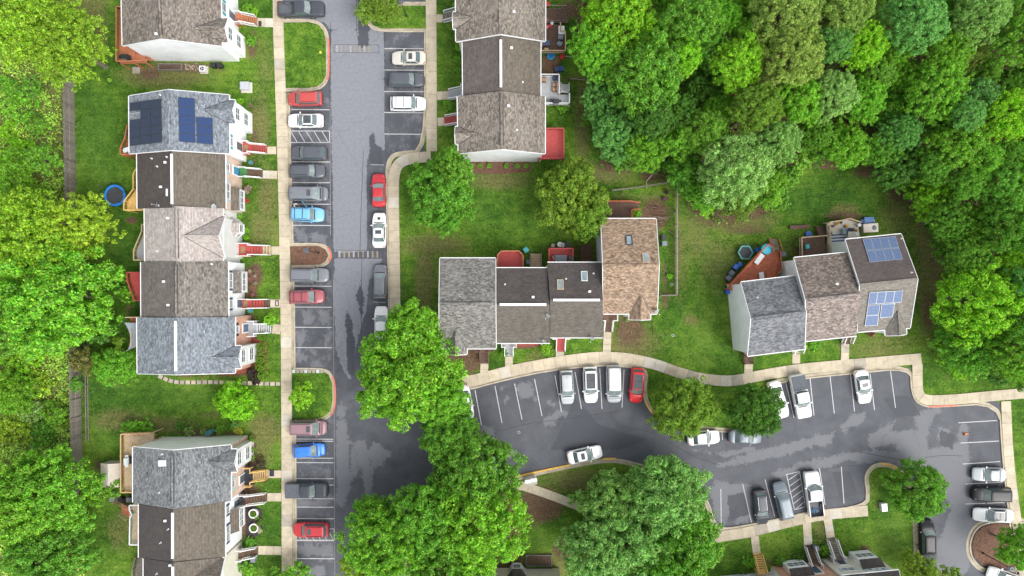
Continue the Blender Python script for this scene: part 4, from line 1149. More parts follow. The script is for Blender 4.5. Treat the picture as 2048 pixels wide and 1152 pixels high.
def roofbits(h, spots):
    """(px, py, front, kind): pipes and vents on the roof"""
    for (x, y, fr, kd) in spots:
        p, nn = roofpt(h, x, y, fr)
        mb = MB()
        if kd == 'pipe':
            mb.cyl(p-Vector((0,0,.05)), .05, .42, 8, mi=0); mb.cyl(p-Vector((0,0,.05)), .15, .13, 10, .07, mi=0); mb.build('vent_pipe', WHITE, h.root)
        elif kd == 'cap':
            mb.cbox(p-Vector((0,0,.05)), .34, .26, .2); mb.cyl(p+Vector((0,0,.14)), .15, .1, 10); mb.build('roof_vent', WHITE, h.root)
        elif kd == 'dark':
            mb.cyl(p-Vector((0,0,.08)), .13, .25, 10); mb.cyl(p+Vector((0,0,.16)), .19, .06, 10); mb.build('roof_vent', BRNW, h.root)
        elif kd == 'strip':
            mb.cbox(p+Vector((0,0,.0)), .25, .9, .06); mb.build('roof_flashing', GREYW, h.root)
        elif kd == 'box':
            mb.cbox(p-Vector((0,0,.1)), .95, .75, .32, 0.05); mb.build('roof_fan_box', GREYW, h.root)

def skylight(h, px, py, fr, w, l, ang=0.0, m=None):
    p, nn = roofpt(h, px, py, fr)
    u = h.n if fr else -h.n
    dn = (u - nn*u.dot(nn)).normalized(); tt = nn.cross(dn)
    def q(a, b_, c): return p + tt*a + dn*b_ + nn*c
    mb = MB()
    for (a0, a1, b0, b1) in ((-w/2-.09, w/2+.09, -l/2-.09, -l/2), (-w/2-.09, w/2+.09, l/2, l/2+.09), (-w/2-.09, -w/2, -l/2, l/2), (w/2, w/2+.09, -l/2, l/2)):
        v = [q(a0,b0,-.05),q(a1,b0,-.05),q(a1,b1,-.05),q(a0,b1,-.05),q(a0,b0,.14),q(a1,b0,.14),q(a1,b1,.14),q(a0,b1,.14)]
        mb.add(v, [(0,3,2,1),(4,5,6,7),(0,1,5,4),(1,2,6,5),(2,3,7,6),(3,0,4,7)])
    fr_ = mb.build('skylight', TANW if m is None else m, h.root)
    mb = MB(); v = [q(-w/2,-l/2,.09),q(w/2,-l/2,.09),q(w/2,l/2,.09),q(-w/2,l/2,.09)]; mb.add(v, [(0,1,2,3),(0,3,2,1)])
    mb.build('pane', mat('skylight_glass', (0.42,0.52,0.56), 0.15, 0.2, 3), fr_)

def solar(h, corners, nx, ny, fr, m, label, skip=(), gap=.02, group=None, framem=None):
    """solar array lying on a slope; corners in survey pixels (4, in order); nx by ny panels"""
    q = [roofpt(h, x, y, fr) for x, y in corners]; nn = q[0][1]; c = [a[0]+nn*.14 for a in q]
    loc = (c[0]+c[2])/2
    root = empty('solar_array', loc, 0, label, 'solar panels', group)
    def bil(u, v): return c[0].lerp(c[1], u).lerp(c[3].lerp(c[2], u), v)
    for i in range(nx):
        for j in range(ny):
            if (i, j) in skip: continue
            g = gap
            u0, u1, v0, v1 = i/nx+g/nx, (i+1)/nx-g/nx, j/ny+g/ny, (j+1)/ny-g/ny
            a = [bil(u0,v0), bil(u1,v0), bil(u1,v1), bil(u0,v1)]
            mb = MB(); mb.slab(a, .04, 0)
            f = framem or DKMETAL
            o = mb.build('solar_panel', [f], root)
            b_ = [(p - (a[0]+a[2])/2)*.955 + (a[0]+a[2])/2 + nn*.004 for p in a]
            if (b_[1]-b_[0]).cross(b_[2]-b_[0]).z < 0: b_ = b_[::-1]
            m2 = MB(); m2.add(b_, [(0,1,2,3)]); s = m2.build('cell_sheet', m, o)
    mb = MB()
    for v in (.25, .75): mb.bar(bil(0,v)-nn*.05, bil(1,v)-nn*.05, .05, .05)
    mb.build('mounting_rail', GALV, root)
    return root

def dish(h, px, py, fr, label, ang=0.0, s=1.0):
    p, nn = roofpt(h, px, py, fr)
    root = empty('satellite_dish', p, 0, label, 'satellite dish')
    d = Vector((math.cos(ang), math.sin(ang), 0.75)).normalized()
    a = d.cross(Vector((0,0,1))).normalized(); b_ = a.cross(d)
    c = p + Vector((0,0,.62*s))
    v = [c - d*.06]; n = 16
    for r, k in ((.16, .045), (.33*s, .0),):
        for i in range(n):
            t = 2*math.pi*i/n; v.append(c - d*k + (a*math.cos(t)*1.0 + b_*math.sin(t)*.85)*r)
    f = [(0, 1+i, 1+(i+1) % n) for i in range(n)] + [(1+i, 1+n+i, 1+n+(i+1) % n, 1+(i+1) % n) for i in range(n)]
    mb = MB(); mb.add(v, f + [g[::-1] for g in f]); mb.build('reflector', GREYW, root)
    mb = MB(); mb.tube([p-Vector((0,0,.05)), p+Vector((0,0,.3)), c-d*.08], .03, 6); mb.cbox(p-Vector((0,0,.04)), .25, .25, .06); mb.build('mast', GALV, root)
    mb = MB(); e = c + d*.5 - b_*.15; mb.tube([c - b_*.3*s, e], .015, 5); mb.cbox(e-Vector((0,0,.04)), .09, .09, .08); mb.build('feed_arm', GALV, root)
    return root
R90 = math.pi/2
SH_GREYTAN = shingles('grey_tan_shingles', (0.170,0.145,0.120), (0.225,0.195,0.162), (0.32,0.29,0.255), R90, .55)
SH_A1 = shingles('worn_brown_shingles', (0.155,0.13,0.11), (0.225,0.195,0.165), (0.30,0.27,0.24), R90, .5)
SH_BLUE = shingles('blue_grey_shingles', (0.165,0.187,0.212), (0.225,0.25,0.278), (0.33,0.355,0.375), R90, .3, .15, .9)
SH_BROWNL = shingles('shaded_brown_shingles', (0.060,0.048,0.044), (0.078,0.062,0.055), (0.095,0.08,0.07), R90, .4, .15, .3)  # left slope: algae plus shade put into the brown
SH_BROWNR = shingles('lit_brown_shingles', (0.125,0.105,0.083), (0.15,0.128,0.10), (0.21,0.18,0.14), R90, .4, .15, .5)  # lit counterpart for sunward slopes, their light put into the brown
SH_PINK = shingles('pale_pinkish_shingles', (0.36,0.315,0.29), (0.43,0.385,0.355), (0.50,0.455,0.42), R90, .4, .15, .5)
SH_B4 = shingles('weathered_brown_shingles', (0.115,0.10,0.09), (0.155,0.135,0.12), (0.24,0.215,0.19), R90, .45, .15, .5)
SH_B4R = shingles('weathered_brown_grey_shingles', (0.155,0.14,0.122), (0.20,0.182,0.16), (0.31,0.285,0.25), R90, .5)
SH_C1 = shingles('grey_shingles', (0.135,0.145,0.15), (0.185,0.195,0.20), (0.32,0.33,0.33), R90, .5)
SH_C2L = shingles('shaded_dark_shingles', (0.058,0.052,0.052), (0.072,0.062,0.058), (0.12,0.09,0.07), R90, .45, .15, .3)  # left slopes of the lower left row: algae and painted shade together
SH_D2L = shingles('shaded_umber_shingles', (0.105,0.088,0.080), (0.135,0.113,0.10), (0.19,0.16,0.135), R90, .4, .15, .4)  # slope turned from the sun: part own tone, part painted shade
SH_E1 = shingles('speckled_grey_shingles', (0.135,0.130,0.122), (0.215,0.205,0.188), (0.36,0.34,0.31), 0, .35)
SH_E2T = shingles('dark_and_shaded_shingles', (0.068,0.058,0.054), (0.088,0.075,0.069), (0.12,0.10,0.09), 0, .35, .15, .35)  # shade painted into the centre row's rear slopes; own colour along the lower edge
SH_E2B = shingles('lit_olive_brown_shingles', (0.108,0.096,0.080), (0.135,0.12,0.10), (0.205,0.185,0.155), 0, .3, .15, .4)  # front slopes of the centre row, sunlight put into the colour
SH_TAN = shingles('tan_shingles', (0.245,0.165,0.108), (0.335,0.24,0.165), (0.42,0.32,0.23), 0, .35)
FR = math.radians(-5.6)
SH_F1 = shingles('slate_grey_shingles', (0.135,0.142,0.155), (0.175,0.182,0.195), (0.29,0.30,0.31), FR, .4)
SH_F2T = shingles('shaded_mottled_shingles', (0.13,0.105,0.092), (0.22,0.18,0.155), (0.28,0.23,0.20), FR, .3)  # upper slope: shade mixed into the mottled brown
SH_F2B = shingles('lit_mottled_shingles', (0.18,0.145,0.13), (0.28,0.235,0.205), (0.36,0.30,0.27), FR, .4)  # lower slope: lit copy of the mottled brown
SH_F3T = shingles('shaded_flat_umber_shingles', (0.088,0.072,0.068), (0.11,0.09,0.085), (0.15,0.12,0.105), FR, .4, .15, .35)  # upper slope under the panels, its shade painted into the umber
SH_F3B = shingles('lit_olive_grey_shingles', (0.185,0.168,0.142), (0.225,0.205,0.175), (0.28,0.26,0.23), FR, .4, .15, .5)  # sunward slope of the same roof, light painted into the colour
SID_W = siding('white_siding', (0.84,0.85,0.87)); SID_G = siding('pale_grey_siding', (0.66,0.67,0.65)); SID_B = siding('beige_siding', (0.70,0.665,0.57)); SID_BL = siding('bluish_white_siding', (0.66,0.72,0.78))
BRK_T = brickwall('tan_pink_brick', (0.50,0.31,0.22), (0.58,0.39,0.29), (0.62,0.54,0.46)); BRK_R = brickwall('orange_red_brick', (0.48,0.20,0.13), (0.56,0.27,0.18), (0.58,0.42,0.34))
SHT_TEAL = mat('teal_shutter', (0.03,0.28,0.33), .6, .05); SHT_BLUE = mat('light_blue_shutter', (0.32,0.50,0.58), .6, .05); SHT_NAVY = mat('navy_shutter', (0.035,0.07,0.14), .6, .05)
SHT_RED = mat('brick_red_shutter', (0.42,0.06,0.04), .6, .08); SHT_BLK = mat('black_shutter', (0.03,0.028,0.03), .6, .08); SHT_MAR = mat('maroon_shutter', (0.20,0.05,0.05), .6, .08)
D_BLUE = mat('blue_door', (0.06,0.24,0.42), .5, .05); D_NAVY = mat('navy_door', (0.05,0.10,0.18), .5, .05); D_BRN = mat('brown_door', (0.13,0.05,0.03), .5, .1); D_GREY = mat('grey_door', (0.10,0.10,0.10), .5, .1)
MAT_TAN = mat('coir_mat', (0.28,0.19,0.09), .95, .3, 8); MAT_BLK = mat('dark_rubber_mat', (0.03,0.033,0.042), .9, .2); TURF = mat('green_carpet', (0.055,0.20,0.06), .95, .2, 8)

def sol_mat(name, c, line, cell=0.16, rot=0.0, lw=.008):
    m, nt, b, out = nodes(name)
    mp = nd(nt, 'ShaderNodeMapping'); mp.inputs['Rotation'].default_value = (0,0,rot); nt.links.new(objco(nt), mp.inputs['Vector'])
    br = nd(nt, 'ShaderNodeTexBrick', Scale=1.0, offset=0.0)
    br.inputs['Color1'].default_value = (*c,1); br.inputs['Color2'].default_value = (*[x*1.12 for x in c],1); br.inputs['Mortar'].default_value = (*line,1)
    br.inputs['Mortar Size'].default_value = lw; br.inputs['Brick Width'].default_value = cell; br.inputs['Row Height'].default_value = cell
    nt.links.new(mp.outputs[0], br.inputs['Vector']); nt.links.new(br.outputs['Color'], b.inputs['Base Color'])
    b.inputs['Roughness'].default_value = 0.55; b.inputs['Specular IOR Level'].default_value = .3
    return m
CELL_DK = sol_mat('black_blue_cells', (0.022,0.032,0.056), (0.038,0.05,0.08), .16)
CELL_BL = sol_mat('deep_blue_cells', (0.014,0.036,0.105), (0.022,0.046,0.12), .16)
CELL_LT = sol_mat('bright_blue_cells', (0.050,0.090,0.195), (0.20,0.25,0.35), .165, FR, .014)

GB = 'townhouses of the left row'; GC = 'townhouses of the lower left row'; GD = 'townhouses of the upper middle row'; GE = 'townhouses of the centre row'; GF = 'townhouses of the right row'; GG = 'townhouses along the lower edge'
# ---- upper left end house
A1 = house('white sided end townhouse with weathered brown roof in the upper left corner', ((242,-60),(245,91)), ((316,-62),(322,77)), ((441,-60),(444,92)), 6.2, 8.4, SH_A1, SH_A1, SID_W, SID_W, 'dark', 'townhouses at the upper left', ends=(False, True))
crossgable(A1, (61+60)*.0621, 2.7, .55, 1.0, SID_W, low=True)
for (x, y, w, hh) in ((447,14,1.1,1.3),): window(A1.root, raywall(x,y,A1.O,A1.n), A1.n, w, hh, 1, shut=SHT_TEAL)
door(A1.root, raywall(463,31,A1.O,A1.n), A1.n, m=D_NAVY)
EO = Vector((A1.w[1].x, A1.w[1].y, 0)); EN = A1.t
for (x, y, w, hh) in ((355,110,1.0,.9),(393,111,1.0,.9),(357,121,1.8,.9)): window(A1.root, raywall(x,y,EO,EN), EN, w, hh, 2, frame=GREYW, sash=False)
stoop(A1, (515,44), 2.5, .9, 1.5, 1.15, 1.25, ORNG, WHITE, mat_=None)
deck(A1, [(232,13),(262,13),(262,122),(232,122)], 2.3, ORNG, (0,2,3), ORNG)
deck(A1, [(262,80),(284,88),(284,121),(262,121)], 2.0, ORNG, (2,), ORNG)
stairs(A1, (284,112), (303,114), 1.2, 2.0, .2, ORNG, ORNG)
roofbits(A1, [(313,68,0,'cap')])

# ---- left row, five houses
B1 = house('end townhouse with blue-grey roof carrying dark solar panels on both slopes', ((258,192),(259,307)), ((336.5,179.5),(340,300)), ((458,190),(459,307)), 6.25, 8.45, SH_BLUE, SH_BLUE, SID_W, SID_W, 'none', GB, ends=(True, True))
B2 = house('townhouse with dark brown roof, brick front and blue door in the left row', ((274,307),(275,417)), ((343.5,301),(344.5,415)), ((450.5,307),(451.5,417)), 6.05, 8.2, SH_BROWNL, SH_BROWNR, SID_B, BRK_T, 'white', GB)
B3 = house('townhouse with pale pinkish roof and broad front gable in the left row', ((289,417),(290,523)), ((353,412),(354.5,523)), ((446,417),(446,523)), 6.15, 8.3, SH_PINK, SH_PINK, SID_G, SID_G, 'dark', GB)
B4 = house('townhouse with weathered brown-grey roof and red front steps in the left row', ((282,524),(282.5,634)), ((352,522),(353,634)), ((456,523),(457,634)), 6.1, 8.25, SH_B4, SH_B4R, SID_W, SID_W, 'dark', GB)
B5 = house('end townhouse with mottled blue-grey roof and orange brick front', ((274,635),(275,747)), ((351,635),(352,749)), ((470,634),(470,746)), 6.15, 8.3, SH_BLUE, SH_BLUE, SID_B, BRK_R, 'white', GB, ends=(False, True))
crossgable(B1, 2.08, 2.6, .55, .98, SID_W); crossgable(B5, 4.97, 2.45, .55, .86, WHITE)
crossgable(B3, 3.55, 4.9, .03, 1.85, SID_G, wins=False)
window(B1.root, raywall(461.5,283,B1.O,B1.n), B1.n, 1.0, 1.0, 1, shut=SHT_TEAL); door(B1.root, raywall(478,293,B1.O,B1.n), B1.n, m=D_GREY)
stoop(B1, (535,299.5), 2.85, .95, 1.7, 1.05, 1.2, REDD, WHITE, mat_=MAT_TAN)
solar(B1, [(261,206),(324,197.5),(326,285),(261,293)], 3, 5, 0, CELL_DK, 'large array of dark solar panels on the left slope of the blue-grey roof', skip=((0,1),))
solar(B1, [(356,194.5),(390,197),(392,286.5),(358,284)], 1, 5, 1, CELL_BL, 'tall column of deep blue solar panels on the right slope of the blue-grey roof')
solar(B1, [(391.5,234),(426,236),(427,289.5),(393.5,287)], 1, 3, 1, CELL_BL, 'short column of deep blue solar panels nearest the small front gable')
roofbits(B1, [(321,190,0,'pipe')])
# B2
window(B2.root, raywall(454.5,335,B2.O,B2.n), B2.n, .8, 1.0, 1, shut=SHT_BLUE); window(B2.root, raywall(455,382,B2.O,B2.n), B2.n, 1.9, 1.1, 2, shut=SHT_BLUE)
door(B2.root, raywall(472,342,B2.O,B2.n), B2.n, m=D_BLUE, glass=False)
boxbay(B2, (388-307)*.0650, 2.75, .65, 3.75, 2.95, .7, SH_BROWNR)
stoop(B2, (526,348), 2.65, .95, 1.35, 1.05, 1.2, BRNW, WHITE, platm=TURF)
roofbits(B2, [(331,325,0,'cap'),(334,314,0,'pipe'),(315,333,0,'pipe'),(322,374,0,'cap'),(334,385,0,'strip'),(304,317,0,'pipe')])
dish(B2, 318,411,0, 'grey satellite dish on the dark brown roof slope above the yellow deck', 3.0)
dish(B2, 430,413,1, 'blue-grey satellite dish at the lower front corner of the brown roof', -.6, .9)
# B3
window(B3.root, raywall(446,448,B3.O,B3.n), B3.n, 1.6, 1.15, 2, shut=SHT_RED, shw=.4); window(B3.root, raywall(446.5,498,B3.O,B3.n), B3.n, .8, .95, 1, shut=SHT_RED, shw=.36)
door(B3.root, raywall(467,501,B3.O,B3.n), B3.n, m=D_BRN)
boxbay(B3, (449-417)*.0650, 2.6, .85, 3.95, 2.95, .6, SH_PINK, SID_W, 1, chamfer=.75)
stoop(B3, (543,501), 4.1, 1.75, 1.75, 1.15, 1.25, REDD, WHITE, mat_=MAT_TAN, lowtread=TANW, nlow=3)
roofbits(B3, [(336,436,0,'cap'),(315,502,0,'pipe')])
# B4
window(B4.root, raywall(461,561,B4.O,B4.n), B4.n, 1.8, 1.0, 2, shut=SHT_NAVY, shw=.28); window(B4.root, raywall(461.5,608,B4.O,B4.n), B4.n, .9, 1.0, 1, shut=SHT_NAVY, shw=.28)
door(B4.root, raywall(479,607,B4.O,B4.n), B4.n, m=D_NAVY)
boxbay(B4, (562-524)*.0655, 2.75, .6, 4.05, 3.05, .6, SH_B4R)
stoop(B4, (541,607), 3.35, 1.0, 1.35, 1.05, 1.2, REDD, WHITE, mat_=MAT_TAN, lowtread=BRNW, nlow=2)
roofbits(B4, [(328,563,0,'cap'),(337,610,0,'cap'),(423,528,1,'pipe')])
# B5
window(B5.root, raywall(473,659,B5.O,B5.n), B5.n, .85, 1.2, 1, shut=SHT_BLK); door(B5.root, raywall(491,656,B5.O,B5.n), B5.n, m=D_NAVY)
stoop(B5, (544,656), 2.75, 1.1, 2.1, 1.15, 1.2, LTGR, WHITE, platm=GRYD)
dish(B5, 331,740,0, 'pale satellite dish at the lower end of the blue-grey roof', 3.2)

# ---- lower left row
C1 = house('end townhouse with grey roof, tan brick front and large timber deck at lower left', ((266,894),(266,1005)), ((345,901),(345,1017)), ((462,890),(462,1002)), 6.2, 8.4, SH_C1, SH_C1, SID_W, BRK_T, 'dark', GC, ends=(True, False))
C2 = house('townhouse with shade-darkened rear slope and navy shutters at lower left', ((277.5,1008),(277.5,1115)), ((345.5,1019),(345.5,1123)), ((450,1004),(450.5,1113)), 6.1, 8.2, SH_C2L, SH_BROWNR, SID_W, SID_W, 'white', GC)
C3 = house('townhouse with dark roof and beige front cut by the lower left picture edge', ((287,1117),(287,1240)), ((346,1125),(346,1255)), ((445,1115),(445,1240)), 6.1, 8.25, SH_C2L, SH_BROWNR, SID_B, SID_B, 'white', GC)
crossgable(C1, 1.93, 2.5, .55, .92, WHITE); door(C1.root, raywall(484.5,957,C1.O,C1.n), C1.n, m=D_GREY)
window(C1.root, raywall(465,968,C1.O,C1.n), C1.n, .9, 1.1, 1, shut=SHT_BLUE)
stoop(C1, (537,947.5), 2.72, 1.05, 2.5, 1.15, 1.2, PINE, YELW, platm=MAT_BLK)
roofbits(C1, [(326,926,0,'box'),(319,985,0,'pipe'),(325,908,0,'pipe')])
window(C2.root, raywall(455,1020,C2.O,C2.n), C2.n, .8, 1.0, 1, shut=SHT_NAVY, shw=.28); window(C2.root, raywall(455.5,1067,C2.O,C2.n), C2.n, 1.8, 1.0, 2, shut=SHT_NAVY, shw=.28)
door(C2.root, raywall(473,1007,C2.O,C2.n), C2.n, m=D_NAVY)
boxbay(C2, (1055-1004)*.0640, 2.75, .65, 3.95, 2.95, .6, SH_BROWNR)
stoop(C2, (535,994), 3.3, 1.0, 1.55, 1.15, 1.2, BRNW, WHITE, mat_=MAT_BLK)
roofbits(C2, [(331,1041,0,'cap'),(337,1058,0,'pipe'),(322,1085,0,'pipe')])
door(C3.root, raywall(461,1112,C3.O,C3.n), C3.n, m=D_BRN); window(C3.root, raywall(449,1134,C3.O,C3.n), C3.n, 1.0, 1.2, 1, shut=SHT_MAR, shw=.4)
crossgable(C3, 2.6, 4.8, .03, 1.7, SID_B, wins=False)
stoop(C3, (517,1101), 2.55, .95, 1.5, 1.1, 1.2, BRNW, WHITE)
roofbits(C3, [(341,1130,0,'cap'),(314,1147,0,'pipe')])

# ---- upper middle row (fronts face left)
D1 = house('townhouse with tan-grey worn roof cut by the upper picture edge', ((1091,-60),(1090.5,82)), ((1001,-62),(1001,68)), ((911,-60),(912,83)), 6.2, 8.4, SH_GREYTAN, SH_GREYTAN, SID_B, SID_W, 'none', GD, ends=(False, True))
D2 = house('townhouse with dark umber roof in the middle of the upper row', ((1081,83),(1081,193)), ((1001.5,73),(1002,181)), ((925,83),(926,193)), 6.0, 8.2, SH_BROWNR, SH_D2L, SID_B, SID_W, 'white', GD)
D3 = house('end townhouse with worn tan-grey roof and white gable end above a mulch bed', ((1090,193),(1090,307)), ((1003,182),(1004,298)), ((915,193),(917,307)), 6.2, 8.4, SH_GREYTAN, SH_GREYTAN, SID_W, SID_W, 'dark', GD, ends=(False, True))
crossgable(D1, (41+60)*.0621, 1.8, .12, .85, SID_W, wins=False); crossgable(D3, 4.85, 1.9, .12, .85, SID_W, wins=False)
stoop(D1, (886,36), 2.75, 1.0, 1.9, 1.15, 1.2, GRYW, WHITE); stoop(D2, (896,191), 2.7, .9, 1.9, 1.15, 1.2, GRYD, WHITE); stoop(D3, (889,243), 2.75, .9, 1.7, 1.15, 1.2, REDD, WHITE)
roofbits(D1, [(1028,24,0,'cap')]); roofbits(D2, [(1023,96,0,'cap'),(1045,164,0,'pipe')]); roofbits(D3, [(1017,212,0,'cap'),(1034,260,0,'pipe')])

# ---- centre row (fronts face down)
E1 = house('end townhouse with speckled grey roof at the left of the centre row', ((880,516.5),(991,516.5)), ((878.5,607),(991,607)), ((879,697),(992,697)), 6.25, 8.45, SH_E1, SH_E1, SID_B, SID_B, 'dark', GE, ends=(True, True))
E2 = house('townhouse with black-brown roof beside the red octagonal deck', ((991.5,536),(1094,536)), ((993,609),(1099,609)), ((993,686),(1100,686)), 6.05, 8.15, SH_E2T, SH_E2B, SID_B, BRK_T, 'white', GE)
E3 = house('townhouse with black-brown roof and two skylights in the centre row', ((1095,525),(1203,525)), ((1100,600),(1206,600)), ((1100.5,675),(1206,675)), 6.1, 8.2, SH_E2T, SH_E2B, SID_B, SID_W, 'white', GE)
E4 = house('end townhouse with tan roof at the right of the centre row', ((1202,437.5),(1312,437.5)), ((1206,531),(1318,531)), ((1206.5,627.5),(1314,627.5)), 6.25, 8.45, SH_TAN, SH_TAN, SID_BL, SID_W, 'none', GE, ends=(True, True))
crossgable(E1, 2.1, 2.3, .5, .9, SID_B, wins=False); crossgable(E4, 4.55, 2.3, .5, .9, SID_W, wins=False)
stoop(E1, (969,727), 2.95, 1.3, 2.4, 1.05, 1.2, BRNW, BRNW); stoop(E2, (1018,713), 2.1, .75, 2.0, 1.05, 1.2, GRYD, WHITE); stoop(E3, (1120.5,703), 2.2, .45, 2.3, 1.1, 1.2, REDD, WHITE); stoop(E4, (1215,664), 2.75, 1.2, 2.2, 1.0, 1.2, BRNW, WHITE)
skylight(E3, 1120.5, 569.5, 0, .62, 1.15); skylight(E3, 1168.5, 552.5, 0, .62, 1.15, m=GREYW); skylight(E4, 1258, 481, 0, .62, 1.1, m=DKMETAL); skylight(E4, 1291.5, 515.5, 0, .62, 1.1)
roofbits(E2, [(1066,594,0,'cap'),(1010,569,0,'pipe')]); roofbits(E3, [(1132,558,0,'pipe'),(1179,583,0,'cap'),(1187,547,0,'pipe')]); roofbits(E4, [(1227,513,0,'dark'),(1308,519,0,'dark')])
dish(E2, 1096, 631, 1, 'white satellite dish near the middle of the joint between the two dark roofs', -2.3); dish(E2, 1088, 682, 1, 'white satellite dish at the lower eave of the dark roof with the grey steps', -2.2)
dish(E3, 1183, 676, 1, 'white satellite dish at the lower eave beside the footpath of the tan house', -2.0); dish(E4, 1312, 622, 1, 'white satellite dish on the lower right corner of the tan roof', -1.0)

# ---- right row
F1 = house('end townhouse with slate grey roof and tall white side wall', ((1482,564.5),(1591,551.5)), ((1502.5,637.5),(1612,624)), ((1495.5,712),(1609,698)), 6.0, 8.2, SH_F1, SH_F1, SID_W, SID_W, 'dark', GF, ends=(True, True))
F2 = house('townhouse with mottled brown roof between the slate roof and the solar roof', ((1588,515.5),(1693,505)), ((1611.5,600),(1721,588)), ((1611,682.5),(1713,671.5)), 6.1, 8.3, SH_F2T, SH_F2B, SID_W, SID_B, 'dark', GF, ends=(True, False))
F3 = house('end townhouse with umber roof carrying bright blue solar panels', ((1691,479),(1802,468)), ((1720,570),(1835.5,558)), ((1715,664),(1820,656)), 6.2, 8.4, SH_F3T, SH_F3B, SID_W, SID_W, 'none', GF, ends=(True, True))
crossgable(F3, 4.75, 2.3, .5, .9, SID_W, wins=False)
solar(F3, [(1724,478.5),(1790,473),(1805,519.5),(1738.5,526)], 4, 2, 0, CELL_LT, 'bright blue solar array on the upper slope of the right end roof', framem=GALV)
solar(F3, [(1738,583.5),(1805.5,580),(1801,604.5),(1734.5,608.5)], 4, 1, 1, CELL_LT, 'wide row of bright blue solar panels just below the ridge of the right end roof', framem=GALV)
solar(F3, [(1734.5,609.5),(1760,607.5),(1754.5,650),(1728,652)], 1, 2, 1, CELL_LT, 'tall pair of bright blue solar panels at the left of the lower slope', framem=GALV)
solar(F3, [(1761.5,607.5),(1789,605.5),(1784.5,633.5),(1758,636)], 1, 1, 1, CELL_LT, 'square blue solar panel beside the small gable on the lower slope', framem=GALV)
roofbits(F1, [(1515,595,0,'pipe')]); roofbits(F2, [(1673,568,0,'cap')]); roofbits(F3, [(1822,545,0,'pipe'),(1803,477,0,'pipe')])
stoop(F1, (1495,728), 1.7, .4, 1.2, 1.0, .9, BRNW, BRNW); stoop(F2, (1593,708), 1.15, .4, 1.3, 1.1, .9, CONC, WHITE); stoop(F3, (1691,689), 1.9, .9, 1.3, 1.05, .9, BRNW, WHITE)

# ---- lower edge, fronts face up
nG = P(0, 0)
G1 = house('bluish white townhouse front with yellow timber steps at the lower edge', ((1452,1290),(1560,1280)), ((1490,1235),(1590,1228)), ((1468,1187),(1577,1178)), 6.0, 8.0, SH_E2T, SH_E2T, SID_BL, SID_BL, 'none', GG)
G2 = house('brick townhouse front with white steps at the lower edge', ((1560,1245),(1680,1232)), ((1580,1200),(1694,1188)), ((1578,1167),(1683,1155)), 6.0, 8.0, SH_E2T, SH_E2T, SID_W, BRK_R, 'none', GG)
G3 = house('white sided end townhouse front at the lower edge with small dark bay roof', ((1688,1245),(1802,1230)), ((1690,1192),(1806,1180)), ((1684,1151),(1797,1140)), 6.0, 8.0, SH_E2T, SH_E2T, SID_B, SID_B, 'none', GG, ends=(True, True), gut=GREYW)
G0 = house('beige townhouse rear wall with bay window at the lower edge', ((985,1260),(1125,1260)), ((985,1215),(1125,1215)), ((985,1170),(1125,1170)), 6.0, 8.0, SH_E2T, SH_E2T, SID_B, SID_B, 'none', GG)
stoop(G1, (1513,1105), 2.35, .5, 1.2, 1.0, 1.5, YELW, YELW); stoop(G2, (1616,1088), 2.75, .9, 1.6, 1.1, 1.5, BRNW, WHITE, mat_=MAT_TAN); stoop(G3, (1661,1075), 2.6, .8, 1.7, 1.1, 1.4, GRYW, WHITE)
door(G2.root, raywall(1632,1141,G2.O,G2.n), G2.n, m=D_NAVY); door(G3.root, raywall(1681,1124,G3.O,G3.n), G3.n, m=D_NAVY)
def sfront(h, px, py): return (raywall(px,py,h.O,h.n)-h.O).dot(h.t)
boxbay(G2, sfront(G2,1600,1146), 2.7, .7, 3.9, 3.2, .3, SH_E2T, SID_W, 3)
boxbay(G3, sfront(G3,1741,1131), 2.6, .75, 4.4, 3.4, .3, SH_E2T, SID_W, 3)
for x, y, w in ((1697,1139,1.6),(1745,1138,1.5),(1762,1140,1.2)): window(G3.root, raywall(x,y,G3.O,G3.n), G3.n, w, .9, 2, shut=SHT_BLUE, shw=.25)
window(G1.root, raywall(1487,1150,G1.O,G1.n), G1.n, 1.2, .8, 2)
solar(G3, [(1703,1154),(1729,1152),(1732,1172),(1706,1174)], 2, 1, 1, CELL_BL, 'two deep blue solar panels on the dark roof at the lower edge', framem=GALV)
boxbay(G0, (1049-1000)*.0621, 2.3, .9, 4.2, 2.9, .5, SH_E2T, SID_W, 1, chamfer=.6)

# ---- decks and sheds' timber
deck(B1, [(262,248),(262,309),(241,309),(240,297),(249,276),(254,250)], 2.4, ORNG, (1,2,3,4,5), RUST)
deck(B2, [(290,336),(271,338),(266,348),(266,378),(248,402),(247,420),(290,420)], 2.4, YELW, (0,1,2,3,4,5), YELW)
deck(B3, [(300,449),(283,449),(283,462),(267,500),(267,520),(300,520)], 2.4, GRYD, (0,1,2,3,4), TANW)
deck(B4, [(300,545),(253.5,545),(253.5,560),(268,601),(300,601)], 2.5, REDD, (0,1,2,3), REDD)
deck(B5, [(300,634),(250,635),(262,660),(262,693),(300,693)], 2.3, RUST, (0,2,3), TANW)
deck(C1, [(241,869),(241,985),(285,985),(285,893),(300,884),(300,867)], 2.5, TANW, (0,1,5), PINE, boards=.9)
stairs(C1, (270,878), (312,878), 1.2, 2.4, .2, TANW, PINE)
deck(C2, [(258.5,1011),(258.5,1020),(263,1030),(259.5,1036),(258.5,1090),(300,1090),(300,1011)], 2.4, TANW, (0,1,2,3,4,6), WHITE)
stairs(C2, (259,1026), (243,1016), 1.2, 2.3, .4, RUST, TANW)
deck(C3, [(264,1140),(264,1200),(300,1200),(300,1120),(270,1116)], 1.6, GRYW, (0,4), GRYW)
deck(D1, [(1078,41),(1121,44),(1121,62),(1131,62),(1131,101),(1078,101)], 1.3, BRNW, (1,2,3,4), TANW, boards=R90)
